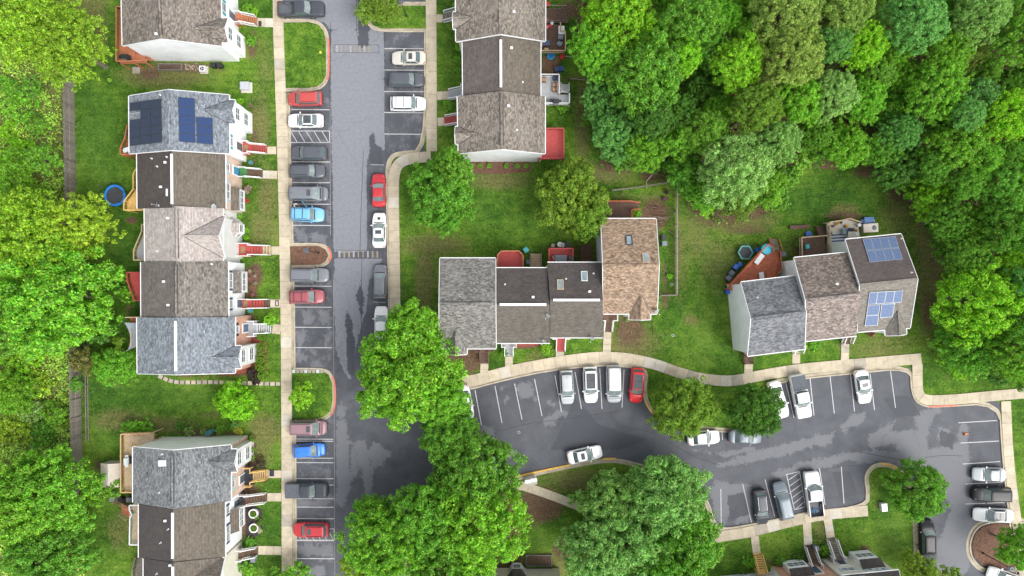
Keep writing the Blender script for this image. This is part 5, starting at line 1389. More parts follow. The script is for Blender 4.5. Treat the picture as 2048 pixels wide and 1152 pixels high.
stairs(D1, (1092,31), (1134,31), 1.9, 1.2, .1, BRNW, GRYW)
deck(D2, [(1078,148.5),(1118.5,148.5),(1118.5,186),(1139,186),(1139,206),(1078,206)], 1.6, GRYD, (0,1,3,4), WHITE)
stairs(D2, (1129,184), (1129,168), 1.0, 1.5, .1, LTGR, WHITE)
deck(D3, [(1078,256.5),(1127.5,256.5),(1127.5,316),(1078,316)], 2.3, REDD, (0,1,2), REDD, boards=R90)
deck(E2, [(995,540),(995,510),(1003,502),(1038,502),(1046,511),(1046,540)], 2.4, REDD, (0,1,2,3,4), ORNG)
deck(E3, [(1098,540),(1098,497),(1146,497),(1146,540)], 2.2, REDD, (0,1,2), REDD, boards=R90)
st = stairs(E2, (1071,538), (1071,507), 1.35, 1.5, .35, TANW, GRYW); stairs(E3, (1172,527), (1171,489), 1.25, .9, .05, BRNW, BRNW)
deck(E4, [(1215,445),(1215,402),(1262,402),(1281,405),(1281,418),(1264,419),(1264,445)], .9, BRNW, (1,2,4,5), RUST)
deck(F1, [(1462,578),(1463,568),(1537,488),(1548,497),(1548,503),(1561,503),(1564,538),(1545,560),(1540,575),(1480,590)], 1.9, RUST, (0,1,2,3,5,6), RUST, boards=math.radians(52))
stairs(F1, (1552,501), (1545,477), 1.0, 1.7, .1, GRYW, ORNG)
deck(F2, [(1605,520),(1604,475),(1656,471),(1658,512),(1660,520)], 1.2, BRNW, (0,1), TANW, boards=.07)
stairs(F2, (1648,472), (1640,452), 1.3, 1.1, .1, BRNW, BRNW)
deck(F3, [(1662,515),(1660,444),(1683,441),(1700,437),(1722,444),(1728,478),(1690,484),(1694,515)], 1.1, mat('cream_deck', (0.56,0.51,0.43), .8, .1), (0,1,2,3), TANW, boards=.07)
# ================================================================= vehicles
def paint(name, c, metal=0.1, rough=0.35):
    dk = max(c) < .15
    return mat('car_paint_'+name, c, rough, 0.04, 1.0, metal=0.0 if dk else metal, coat=0.12 if dk else 0.3, spec=0.25 if dk else 0.4)
PAINTS = {'black': (0.010,0.011,0.013), 'charcoal': (0.055,0.061,0.073), 'dark_grey': (0.085,0.092,0.108), 'grey': (0.17,0.18,0.20), 'silver': (0.42,0.44,0.46), 'white': (0.80,0.80,0.79), 'beige': (0.60,0.57,0.50),
          'red': (0.50,0.035,0.045), 'bright_red': (0.60,0.015,0.02), 'brick': (0.46,0.07,0.065), 'maroon': (0.33,0.085,0.10), 'mauve': (0.28,0.17,0.19), 'light_blue': (0.17,0.42,0.66), 'blue': (0.04,0.19,0.62), 'slate': (0.13,0.16,0.19), 'navy': (0.05,0.09,0.2)}
WSGLASS = mat('windshield_glass', (0.19,0.235,0.235), 0.06, 0.25, 1.0, coat=0.5)  # paler than the other car glass: sky reflection put into the colour
CARGLASS = mat('car_glass', (0.10,0.135,0.145), 0.06, 0.2, 1.0, coat=0.5)
PANO = mat('panoramic_roof_glass', (0.07,0.075,0.085), 0.1, 0.3, 2)
TYRE = mat('tyre_rubber', (0.02,0.02,0.02), 0.9, 0.1); RIM = mat('wheel_rim', (0.35,0.36,0.38), 0.35, 0.05, metal=0.7)
LAMP = mat('headlamp', (0.62,0.65,0.68), 0.15, 0.05, coat=.5); TAIL = mat('tail_lamp', (0.50,0.02,0.02), 0.25, 0.1, coat=.4)
TRIM = mat('black_trim', (0.015,0.015,0.016), 0.6, 0.1)
SPEC = {
 # L, W, roof z, cowl x, roof front, roof rear, rear base, hood z (nose, cowl), deck z (rear)
 'sedan':   dict(L=4.80, W=1.84, zr=1.43, xc=0.98, xf=0.22, xr=-1.02, xb=-1.72, zn=.70, zc=.93, zt=1.00, belt=.92),
 'hatch':   dict(L=4.35, W=1.80, zr=1.50, xc=1.12, xf=0.42, xr=-1.62, xb=-2.00, zn=.74, zc=.98, zt=.98, belt=.95),
 'suv':     dict(L=4.65, W=1.88, zr=1.68, xc=1.12, xf=0.50, xr=-1.85, xb=-2.18, zn=.86, zc=1.08, zt=1.06, belt=1.04),
 'bigsuv':  dict(L=4.95, W=1.95, zr=1.80, xc=1.15, xf=0.62, xr=-2.12, xb=-2.36, zn=.98, zc=1.16, zt=1.12, belt=1.10),
 'minivan': dict(L=5.10, W=1.98, zr=1.76, xc=1.62, xf=0.80, xr=-2.18, xb=-2.42, zn=.80, zc=1.06, zt=1.06, belt=1.02),
 'pickup':  dict(L=5.75, W=2.00, zr=1.86, xc=1.30, xf=0.68, xr=-0.62, xb=-0.82, zn=1.05, zc=1.20, zt=1.28, belt=1.18),
}
def car(kind, colr, px, py, deg, lpx, label, opts=(), roofc=None, group=None, name='parked_car'):
    """deg: heading of the nose in the photograph, 0 = right, 90 = up; lpx: length in survey pixels"""
    s = SPEC[kind]; zc_ = 1.1
    L = lpx*(H-0.8)/F; W = s['W']; f = L/s['L']
    c = P(px, py, 0.9)
    g = {'pickup': 'pickup truck'}.get(kind, {'suv': 'suv', 'bigsuv': 'suv', 'minivan': 'minivan'}.get(kind, 'car'))
    root = empty(name if kind != 'pickup' else 'pickup_truck', (c.x, c.y, 0), math.radians(deg), label, g, group, local=True)
    body = paint(colr, PAINTS[colr]); rc = paint(roofc, PAINTS[roofc]) if roofc else body
    X = lambda x: x*f
    hl = L/2
    # --- lower body: stations along the length
    prof = [(-hl, s['zt']-.28, .66), (-hl+.06, s['zt']-.10, .80), (-hl+.24, s['zt']-.02, .93), (X(s['xb'])-.05, s['zt'], .985), (X(-1.4), s['belt']+.01, 1.0), (0, s['belt'], 1.0), (X(s['xc']), s['zc'], .995),
            (X(s['xc'])+.35, s['zc']-.02, .985), (hl-.62, s['zn']+.07, .955), (hl-.27, s['zn'], .86), (hl-.08, s['zn']-.10, .70), (hl, s['zn']-.22, .50)]
    if kind == 'pickup':
        prof = [(-hl, 1.12, .93), (-hl+.05, 1.25, .97), (-hl+.3, 1.28, 1.0), (X(-1.8), 1.28, 1.0), (X(-.9), 1.27, 1.0), (X(-.8), 1.19, 1.0), (0, 1.18, 1.0), (X(s['xc']), s['zc'], 1.0), (hl-.6, 1.14, .985), (hl-.22, 1.08, .95), (hl-.06, .98, .88), (hl, .82, .76)]
    prof = sorted(prof); 
    v, fc = [], []
    for (x, z, wf) in prof:
        w = W/2*wf; zb = 0.30
        ring = [(0,zb),(w*.80,zb),(w*.97,zb+.08),(w,.58),(w*.99,z-.16),(w*.955,z-.045),(w*.86,z-.004),(w*.5,z+.018),(0,z+.028)]
        if kind == 'pickup' and x < X(-.85) and x > -hl+.04 and 'cover' not in opts:
            ring = [(0,zb),(w*.80,zb),(w*.97,zb+.08),(w,.58),(w*.99,z-.16),(w*.97,z-.02),(w*.93,z),(w*.86,z),(w*.845,z-.03)]
        full = ring + [(-a, b_) for a, b_ in ring[-2:0:-1]]
        v += [(x, a, b_) for a, b_ in full]
    nr = len(v)//len(prof)
    for i in range(len(prof)-1):
        for j in range(nr):
            a, b_ = j, (j+1) % nr
            if kind == 'pickup' and 'cover' not in opts and -hl+.04 < prof[i][0] and prof[i+1][0] < X(-.85) and j == 8 - 0 and False: continue
            fc.append((i*nr+a, (i+1)*nr+a, (i+1)*nr+b_, i*nr+b_))
    fc.append(tuple(range(nr))); fc.append(tuple(range((len(prof)-1)*nr, len(prof)*nr))[::-1])
    mb = MB()
    if kind == 'pickup' and 'cover' not in opts:
        # leave the top of the bed open: drop faces that span the two inner rim points
        keep = []
        for q in fc[:-2]:
            i = q[0]//nr; j = q[0] % nr
            x0, x1 = prof[i][0], prof[i+1][0]
            if x0 > -hl+.04 and x1 < X(-.85) and j == 8: continue
            keep.append(q)
        fc = keep + fc[-2:]
    mb.add(v, fc)
    b = mb.build('body', body, root, smooth=True)
    if kind == 'pickup' and 'cover' not in opts:
        mb = MB(); x0, x1, w = -hl+.12, X(-.9), W/2*.845; zf = .72; zt = 1.27
        for (a0, b0, a1, b1) in ((x0,-w,x1,-w),(x0,w,x1,w),(x0,-w,x0,w),(x1,-w,x1,w)):
            mb.add([(a0,b0,zf),(a1,b1,zf),(a1,b1,zt),(a0,b0,zt)], [(0,1,2,3)])
        mb.add([(x0,-w,zf),(x1,-w,zf),(x1,w,zf),(x0,w,zf)], [(0,1,2,3)])
        for k in range(7): mb.box(x0+.05, -w*.9+k*w*.29, zf, x1-.05, -w*.9+k*w*.29+.07, zf+.02)
        for sg in (-1,1): mb.box(X(-2.0), sg*w-(.22 if sg>0 else 0), zf, X(-1.35), sg*w+(.22 if sg<0 else 0), zf+.25)
        mb.build('cargo_bed', mat('bed_liner', (0.10,0.11,0.125), .7, .2, 4), root)
    if kind == 'pickup' and 'cover' in opts:
        mb = MB(); mb.box(-hl+.10, -W/2*.92, 1.285, X(-.86), W/2*.92, 1.325); 
        for k in range(5): mb.box(-hl+.10+k*(L*.066), -W/2*.90, 1.325, -hl+.13+k*(L*.066), W/2*.90, 1.335)
        mb.build('tonneau_cover', mat('tonneau_vinyl', (0.085,0.095,0.115), .75, .15, 3), root)
    # --- cabin
    wb, wt = W/2*.90, W/2*(.70 if kind in ('sedan','hatch') else .755)
    zb, zt = s['belt']+.0, s['zr']-.045
    def outline(xf, xr, w, z, bul, n=6, m=5):
        o = []
        for i in range(n+1):
            y = -w + 2*w*i/n; u = 1-(y/w)**2
            o.append((xf - (1-u)*bul, y, z))
        for i in range(1, m): o.append((xf-bul + (xr-xf+bul)*i/m, w*(1+.02*math.sin(math.pi*i/m)), z))
        for i in range(n+1):
            y = w - 2*w*i/n; u = 1-(y/w)**2
            o.append((xr + (1-u)*bul*.45, y, z))
        for i in range(1, m): o.append((xr + (xf-bul-xr)*i/m, -w*(1+.02*math.sin(math.pi*i/m)), z))
        return o
    n_, m_ = 6, 5
    r0 = outline(X(s['xc'])+.02, X(s['xb']), wb, zb-.02, .22); r1 = outline(X(s['xf']), X(s['xr']), wt, zt, .11)
    ins = outline(X(s['xf'])-.10, X(s['xr'])+.10, wt-.075, zt+.035, .09)
    ins2 = outline(X(s['xf'])-.45, X(s['xr'])+.4, wt*.5, zt+.052, .05)
    N = len(r0)
    q = lambda a, b_: [(a+i, a+(i+1) % N, b_+(i+1) % N, b_+i) for i in range(N)]
    mb = MB(); mb.add(r0+r1, q(0, N)); 
    cab = mb.build('cabin', body, root, smooth=False)
    mb = MB(); mb.add(r1+ins+ins2, q(0, N)+q(N, 2*N)+[tuple(range(2*N, 3*N))]); mb.build('roof', rc, root, smooth=True)
    def patch(idx, a0, a1, off, nm, u0=0.0, u1=1.0, mt=CARGLASS):
        """glass over a run of cabin outline segments between heights a0..a1"""
        vv = []
        pts = [(Vector(r0[i % N]), Vector(r1[i % N])) for i in idx]
        if u0 > 0: pts[0] = (pts[0][0].lerp(pts[1][0], u0), pts[0][1].lerp(pts[1][1], u0))
        if u1 < 1: pts[-1] = (pts[-2][0].lerp(pts[-1][0], u1), pts[-2][1].lerp(pts[-1][1], u1))
        cc = Vector(((X(s['xf'])+X(s['xr']))/2, 0, zb-.4))
        for p0, p1 in pts:
            for a in (a0, a1):
                p = p0.lerp(p1, a); d = (p-cc).normalized(); vv.append(p + d*off)
        mb = MB(); mb.add(vv, [(2*i, 2*i+2, 2*i+3, 2*i+1) for i in range(len(pts)-1)]); return mb.build(nm, mt, root, smooth=True)
    patch(list(range(0, n_+1)), .07, .96, .012, 'windshield', .16, .84, WSGLASS)
    rs = n_+m_
    patch(list(range(rs, rs+n_+1)), .16, .93, .012, 'rear_window', .22, .78)
    patch(list(range(n_, n_+3)), .14, .90, .012, 'side_window', .22, .94); patch(list(range(n_+2, n_+m_+1)), .14, .90, .012, 'side_window', .04, .72)
    k0 = rs+n_
    patch(list(range(k0, k0+4)), .14, .90, .012, 'side_window', .28, .96); patch(list(range(k0+3, k0+m_+1)), .14, .90, .012, 'side_window', .04, .78)
    # wipers, grille line at the cowl
    mb = MB(); mb.box(X(s['xc'])-.04, -W*.36, s['zc']+.015, X(s['xc'])+.07, W*.36, s['zc']+.032); mb.build('cowl', TRIM, root)
    # wheels
    for sx in (X(1.38), X(-1.38) if kind != 'pickup' else X(-1.85)):
        for sy in (-1, 1):
            r = .36 if kind in ('pickup','bigsuv') else .33
            mb = MB(); n = 16; y0, y1 = sy*(W/2-.21), sy*(W/2+.008)
            a = [(sx+r*math.cos(2*math.pi*i/n), y0, r+r*math.sin(2*math.pi*i/n)) for i in range(n)] + [(sx+r*math.cos(2*math.pi*i/n), y1, r+r*math.sin(2*math.pi*i/n)) for i in range(n)]
            mb.add(a, [tuple(range(n)), tuple(range(n, 2*n))[::-1]] + [(i, n+i, n+(i+1) % n, (i+1) % n) for i in range(n)])
            w_ = mb.build('wheel', TYRE, root)
            mb = MB(); rr = r*.62; a = [(sx+rr*math.cos(2*math.pi*i/10), y1+sy*.006, r+rr*math.sin(2*math.pi*i/10)) for i in range(10)]; mb.add(a, [tuple(range(10))]); mb.build('rim', RIM, w_)
    # lamps, mirrors, bumper lips
    for sy in (-1, 1):
        zz = s['zn']
        mb = MB()
        p = [(hl-.15, sy*W*.25, zz-.10), (hl-.25, sy*W*.385, zz-.10), (hl-.55, sy*W*.448, zz-.03), (hl-.57, sy*W*.41, zz+.03), (hl-.29, sy*W*.30, zz+.012)]
        mb.add([(a, b_, z+.02) for a, b_, z in p] + [(a, b_, z-.10) for a, b_, z in p], [(0,1,2,3,4), (9,8,7,6,5)] + [(i,(i+1)%5,5+(i+1)%5,5+i) for i in range(5)]); mb.build('headlight', LAMP, root)
        mb = MB(); zz = s['zt'] if kind != 'pickup' else 1.25
        p = [(-hl+.04, sy*W*.27, zz-.14), (-hl+.09, sy*W*.38, zz-.14), (-hl+.34, sy*W*.475, zz-.07), (-hl+.34, sy*W*.44, zz+.0), (-hl+.15, sy*W*.33, zz-.0)]
        mb.add([(a, b_, z+.02) for a, b_, z in p] + [(a, b_, z-.12) for a, b_, z in p], [(0,1,2,3,4), (9,8,7,6,5)] + [(i,(i+1)%5,5+(i+1)%5,5+i) for i in range(5)]); mb.build('taillight', TAIL, root)
        mb = MB(); xm = X(s['xc'])-.36; mb.cbox((xm, sy*(W/2+.085), s['belt']-.03), .13, .19, .15, sy*.2); mb.cbox((xm+.02, sy*(W/2-.03), s['belt']-.0), .05, .16, .05); mb.build('mirror', body if 'blackmirror' not in opts else TRIM, root)
    mb = MB(); mb.box(hl-.07, -W*.30, .34, hl+.03, W*.30, .52); mb.build('front_bumper', TRIM, root)
    mb = MB(); mb.box(-hl-.035, -W*.36, .34, -hl+.08, W*.36, .55); mb.build('rear_bumper', TRIM if kind != 'pickup' else GALV, root)
    zt2 = s['zr']-.01
    if 'rails' in opts or 'bars' in opts:
        for sy in (-1, 1):
            mb = MB(); mb.box(X(s['xr'])+.15, sy*(wt-.10)-.02, zt2-.03, X(s['xf'])-.25, sy*(wt-.10)+.02, zt2+.055); mb.build('roof_rail', GALV if 'silverrail' in opts else TRIM, root)
    if 'bars' in opts:
        for xx in (X(s['xr'])+.45, X(s['xf'])-.95, ):
            mb = MB(); mb.box(xx-.035, -wt+.1, zt2+.02, xx+.035, wt-.1, zt2+.06); mb.build('roof_crossbar', TRIM, root)
    if 'sunroof' in opts:
        mb = MB(); mb.box(X(s['xf'])-.78, -.40, zt2-.02, X(s['xf'])-.28, .40, zt2+.036); mb.build('sunroof', PANO, root)
    if 'pano' in opts:
        mb = MB(); mb.box(X(s['xr'])+(.08 if kind=='sedan' else .30), -wt*.82, zt2-.03, X(s['xf'])-.14, wt*.82, zt2+.036); mb.build('sunroof', PANO, root)
        mb = MB(); xm = (X(s['xr'])+X(s['xf']))/2; mb.box(xm-.03, -wt*.80, zt2+.036, xm+.03, wt*.80, zt2+.042); mb.build('sunroof_frame', TRIM, root)
    if 'antenna' in opts:
        mb = MB(); mb.cbox((X(s['xr'])+.32, 0, zt2), .16, .05, .06); mb.build('antenna', TRIM, root)
    if 'scoop' in opts:
        mb = MB(); x = X(s['xc'])+.55; mb.add([(x-.16,-.14,s['zc']+.0),(x-.16,.14,s['zc']+.0),(x+.16,.20,s['zc']-.01),(x+.16,-.20,s['zc']-.01),(x-.16,-.14,s['zc']+.05),(x-.16,.14,s['zc']+.05),(x+.16,.20,s['zc']+.03),(x+.16,-.20,s['zc']+.03)], [(4,5,6,7),(0,1,5,4),(1,2,6,5),(2,3,7,6),(3,0,4,7)]); mb.build('hood_scoop', TRIM, root)
    if 'hoodlines' in opts or kind in ('bigsuv','pickup'):
        mb = MB()
        for sy in (-1, 1): mb.bar((X(s['xc'])+.15, sy*W*.22, s['zc']+.035), (hl-.35, sy*W*.19, s['zn']+.055), .05, .03)
        mb.build('hood_ridge', body, root)
    if 'opendoor' in opts:
        mb = MB(); a = Vector((X(-.15), W/2, 0)); d = Vector((-math.cos(math.radians(48)), math.sin(math.radians(48)), 0))*1.0
        mb.bar(a+Vector((0,0,1.0)), a+d+Vector((0,0,1.0)), .10, .65); dr = mb.build('door', body, root)
        mb = MB(); mb.bar(a+d*.1+Vector((0,0,1.5)), a+d*.9+Vector((0,0,1.45)), .03, .46); mb.build('side_window', CARGLASS, dr)
    return root

GL = 'cars parked in the bays left of the road'; GR = 'cars parked in the bays right of the road'; GK = 'cars parked along the right kerb of the road'; GM = 'cars parked in the middle lot'; GN = 'cars parked in the right lot'; GS = 'cars parked in the lower lot'; GE2 = 'cars parked in the bays at the right edge'
car('pickup','charcoal', 602,18, 1, 92, 'dark grey pickup with an empty open bed parked above the top lawn island', group=GL)
car('suv','brick', 609,197, 181, 69, 'red suv with black roof rails parked just below the top lawn island', ('rails','hoodlines'), group=GL)
car('sedan','white', 610,240.5, 180, 72, 'white sedan with panoramic glass roof between the red suv and the striped bay', ('pano',), group=GL)
car('suv','dark_grey', 617,306, 180, 71, 'dark grey suv nose to the sidewalk just below the striped bay', ('antenna',), group=GL)
car('suv','dark_grey', 614,342, 0, 71, 'dark grey crossover nose to the road, above the long grey minivan', ('rails',), group=GL)
car('minivan','grey', 616,387, -.5, 79, 'long grey minivan parked beside the light blue suv', ('antenna','sunroof'), group=GL)
car('bigsuv','light_blue', 615,429, -2, 66, 'light blue suv with crossbars on its roof and an open rear door', ('rails','bars','opendoor'), group=GL)
car('bigsuv','grey', 619,550, -1, 78, 'grey suv with black roof rails parked just below the mulch island', ('rails','blackmirror'), group=GL)
car('suv','maroon', 613,593.5, 1.5, 71, 'maroon suv with roof crossbars above the empty bays', ('rails','bars'), group=GL)
car('minivan','mauve', 616,856, 0, 74, 'dusty mauve minivan parked just below the low lawn island', ('rails','sunroof'), group=GL)
car('hatch','blue', 617.5,901.5, 4, 65, 'bright blue hatchback parked slightly askew', ('antenna',), group=GL)
car('pickup','charcoal', 613,981, 0, 84, 'dark grey pickup with a flat vinyl cover over its bed', ('cover',), group=GL)
car('suv','red', 621,1060, 180, 71, 'red suv with a glass sunroof parked across the striped bay near the lower edge', ('rails','sunroof'), group=GL)
car('sedan','beige', 817,115, 180, 69, 'beige sedan with small sunroof, topmost in the bays right of the road', ('sunroof',), group=GR)
car('suv','dark_grey', 812.5,159.5, 0, 71, 'dark grey suv between the beige sedan and the white suv', ('antenna',), group=GR)
car('suv','white', 816,207, 0, 72, 'white suv with roof crossbars below the dark grey suv', ('rails','bars','silverrail'), group=GR)
car('sedan','red', 757,380, 91, 67, 'red sedan parked along the kerb at the head of the line', ('antenna',), group=GK)
car('sedan','white', 758,460, 90, 71, 'white sedan with black hood scoop and sunroof at the kerb', ('sunroof','scoop'), group=GK)
car('hatch','grey', 760,563, 89, 69, 'grey hatchback at the kerb just above the big bright tree', ('antenna',), group=GK)
car('sedan','white', 762,646, 90, 68, 'white car at the kerb almost hidden under the big bright tree', group=GK)
car('sedan','white', 930,805, -79, 70, 'white sedan peeking out at the right side of the big bright tree', ('sunroof',), group=GM)
car('hatch','silver', 1134,775, -87, 69, 'silver hatchback with red tail lights toward the sidewalk', ('antenna',), group=GM)
car('suv','white', 1181,770, -88, 73, 'white suv with full glass roof in the middle lot', ('pano',), group=GM)
car('minivan','silver', 1228,768, -89, 76, 'silver minivan with white roof in the middle lot', ('rails',), roofc='white', group=GM)
car('suv','bright_red', 1274,771, -94, 70, 'bright red suv with dark glass roof beside the tree island', ('pano',), group=GM)
car('sedan','white', 1558,800, -73, 78, 'white sedan half covered by the dark tree in the right lot', group=GN)
car('pickup','white', 1601.5,793, -79, 88, 'white pickup with a dark flat bed cover in the right lot', ('cover',), group=GN)
car('sedan','white', 1727.5,774, -81, 69, 'white sedan standing alone between empty bays of the right lot', ('sunroof',), group=GN)
car('sedan','white', 1170,910, 12, 71, 'white sedan parked askew along the yellow kerb', ('sunroof',), group='cars at the middle kerbs')
car('sedan','white', 1408,876, 4, 66, 'white car peeking from under the olive tree of the island', group='cars at the middle kerbs')
car('sedan','slate', 1492,874, -2, 68, 'blue grey sedan hidden beneath the dark tree of the island', group='cars at the middle kerbs')
car('hatch','charcoal', 1523,1015, -84, 70, 'black hatchback with red tail lights and silver roof rails in the lower lot', ('rails','silverrail'), group=GS)
car('suv','slate', 1566,1002, 103, 78, 'dark slate suv between the black hatchback and the striped strip', ('antenna',), group=GS)
car('pickup','white', 1627.5,988, 97, 90, 'white pickup carrying a blue bicycle in its bed', group=GS)
car('sedan','silver', 1980,949.5, 179, 66, 'silver sedan, upper one at the right edge bays', group=GE2)
car('bigsuv','black', 1983,989, 179, 76, 'black suv between the silver sedan and the glass roofed car', ('rails',), group=GE2)
car('sedan','white', 1988,1031, 178, 79, 'white sedan with black panoramic roof above the round mulch island', ('pano',), group=GE2)
car('suv','black', 1855,1075, 91, 72, 'black suv in the lower right road half under a tree', ('rails',), group='cars on the lower right road')
car('hatch','white', 2010,1156, 160, 70, 'white car cut by the lower right picture edge below the mulch island', group='cars on the lower right road')
car('hatch','navy', 984,945, 70, 62, 'blue car almost wholly hidden under the lower trees', group='cars at the middle kerbs')

# the blue bicycle lying in the white pickup's bed
def bicycle(px, py, z, ang):
    c = P(px, py, z); root = empty('bicycle', c, ang, 'blue bicycle lying on its side in the bed of the white pickup', 'bicycle', local=True)
    BL = mat('bicycle_blue', (0.03,0.30,0.62), .4, .05)
    for x in (-.42, .42):
        mb = MB(); n = 20; 
        mb.ring((x,0,0), .27, .31, .0, .04, n); w = mb.build('wheel', TYRE, root)
        mb = MB()
        for k in range(8): a = math.pi*2*k/8; mb.tube([(x,0,.02),(x+.28*math.cos(a),.28*math.sin(a),.02)], .006, 4)
        mb.build('spoke', GALV, w)
    mb = MB()
    for a, b_ in (((-.42,0),(-.15,.32)),((-.42,0),(-.08,-.05)),((-.08,-.05),(-.15,.32)),((-.08,-.05),(.28,.30)),((-.15,.32),(.28,.34)),((.28,.36),(.42,0))): mb.tube([(a[0],a[1],.06),(b_[0],b_[1],.06)], .022, 6)
    mb.build('frame', BL, root)
    mb = MB(); mb.tube([(.26,.42,-.0),(.26,.42,.30)], .018, 6); mb.build('handlebar', TRIM, root)
    mb = MB(); mb.cbox((-.17,.40,.03), .24, .10, .06); mb.build('saddle', TRIM, root)
bicycle(1629, 1023, .80, math.radians(5))
# ================================================================= the trees and shrubs of the photograph
T = tree
T(50,40,98,13,'feather','yellow','yellow-green tree filling the upper left picture corner', 'trees along the left edge')
T(140,95,84,12,'feather','yellow','ragged yellow-green tree reaching toward the upper left house', 'trees along the left edge')
T(60,470,98,12,'feather','yellow','yellow-green tree above the big bright one at the left edge', 'trees along the left edge')
T(150,455,70,10,'feather','yellow','loose yellowish tree hanging over the timber fence near the trampoline', 'trees along the left edge')
T(95,590,130,13,'big','bright','broad bright green tree at the left edge behind the red deck', 'trees along the left edge')
T(20,640,80,11,'big','mid','green tree at the left edge below the broad bright one', 'trees along the left edge')
T(98,985,94,11,'big','bright','bright green round tree beside the small shed', 'trees along the left edge')
T(35,1010,90,12,'big','bright','bright green tree at the left edge under the lower shrubs', 'trees along the left edge')
T(90,1110,85,10,'big','mid','green tree in the lower left corner', 'trees along the left edge')
T(22,345,48,6,'mid','bright','small bright tree at the left edge above the yellowish trees', 'trees along the left edge')
T(20,790,46,5,'mid','bright','low bright tree in the wild strip at the left edge', 'trees along the left edge')
T(90,320,34,5,'small','mid','small green tree in the wild strip left of the trampoline', 'trees along the left edge')
T(222,733,44,4.5,'mid','bright','airy small tree on the lawn behind the brick end house','yard trees')
T(168,722,28,3.6,'small','redleaf','small reddish tree against the timber fence','yard trees')
T(154,768,15,2.4,'small','mid','small green shrub tree against the lower timber fence','yard trees')
T(200,655,34,3.6,'small','dark','dark thin tree in the shade beside the shade sail','yard trees')
T(466,806,42,4.6,'mid','lime','bright lime tree on the lawn above the lower left row','yard trees')
T(606,790,27,3.6,'small','lime','young lime green tree on the low lawn island','yard trees')
T(768,14,44,6,'clumpy','olive','olive tree over the road at the upper picture edge','yard trees', n=0)
T(740,28,26,5,'small','olive','low olive limb tree beside the upper road island','yard trees')
T(880,388,80,8.5,'clumpy','mid','round olive green tree between the sidewalk and the white gable end','yard trees', n=1)
T(905,340,44,8,'mid','mid','upper companion of the round tree touching the gable end house','yard trees')
T(1140,395,84,9,'clumpy','olive','olive tree with yellow tips behind the tan house','yard trees', n=2)
T(1175,430,46,8,'mid','olive','lower crown hanging over the corner of the tan house','yard trees')
T(812,748,113,14,'big','bright','huge bright green tree over the road junction','yard trees', n=0, ar=1.06)
T(885,795,56,11,'big','bright','bright side crown hiding the white sedan beside the huge tree', 'yard trees', n=1)
T(830,655,58,11,'big','bright','upper crown beside the kerb above the junction tree','yard trees', n=2)
T(905,870,70,9,'clumpy','mid','mid green tree below the huge bright one','trees at the road junction')
T(950,945,90,11,'big','mid','green tree over the yellow kerb','trees at the road junction', n=3)
T(955,1050,105,13,'big','bright','large bright tree left of the brown bare ground','trees at the road junction', n=1)
T(860,1040,84,12,'big','mid','green tree between the road and the large bright tree','trees at the road junction')
T(770,1085,92,12,'feather','bright','yellowish tipped tree at the lower end of the road','trees at the road junction')
T(890,1140,90,11,'big','mid','green tree at the lower picture edge left of the bay window','trees at the road junction')
T(740,1125,60,10,'feather','yellow','yellow-green tree at the lower edge beside the road','trees at the road junction')
T(745,1020,40,7,'mid','bright','small bright tree leaning over the road at its lower end','trees at the road junction')
T(1228,1014,76,7.5,'big','pale','pale green tree by the white sedan at the yellow kerb','pale trees below the middle lot')
T(1332,988,96,9.5,'clumpy','pale','large pale green clumpy tree below the bend of the road','pale trees below the middle lot', n=0)
T(1265,1085,108,9.5,'clumpy','pale','large pale tree right of the bare earth patch','pale trees below the middle lot', n=1)
T(1385,1085,66,9,'mid','mid','darker green tree beside the first sidewalk slab of the lower lot','pale trees below the middle lot')
T(1190,1110,72,10,'big','pale','pale tree at the lower edge beside the bare earth','pale trees below the middle lot')
T(1345,1135,80,10,'big','mid','mid green tree at the lower edge right of the pale ones','pale trees below the middle lot')
T(1322,962,42,6.5,'mid','mid','small crown at the road side of the pale trees','pale trees below the middle lot')
T(1372,818,74,7.5,'clumpy','olive','olive tree with yellow tips on the tree island','island trees', n=1)
T(1510,823,64,7.5,'clumpy','dark','dark green tree on the right end of the tree island','island trees', n=2)
T(1838,988,68,6.5,'clumpy','mid','round green tree on the lawn point by the lower right road','island trees', n=0)
T(2030,1092,48,7,'clumpy','bright','green tree over the mulch island at the right edge','island trees', n=2)
T(1838,1145,40,5.5,'mid','olive','olive tree at the lower edge left of the lower right road','island trees')
T(1893,1152,28,4.5,'small','olive','small olive tree at the lower edge beside the road','island trees')
T(597,1150,30,3.5,'small','bright','small green tree at the sidewalk and the lower edge','yard trees')
T(556,1160,26,3,'small','mid','low green tree at the lower edge left of the sidewalk','yard trees')

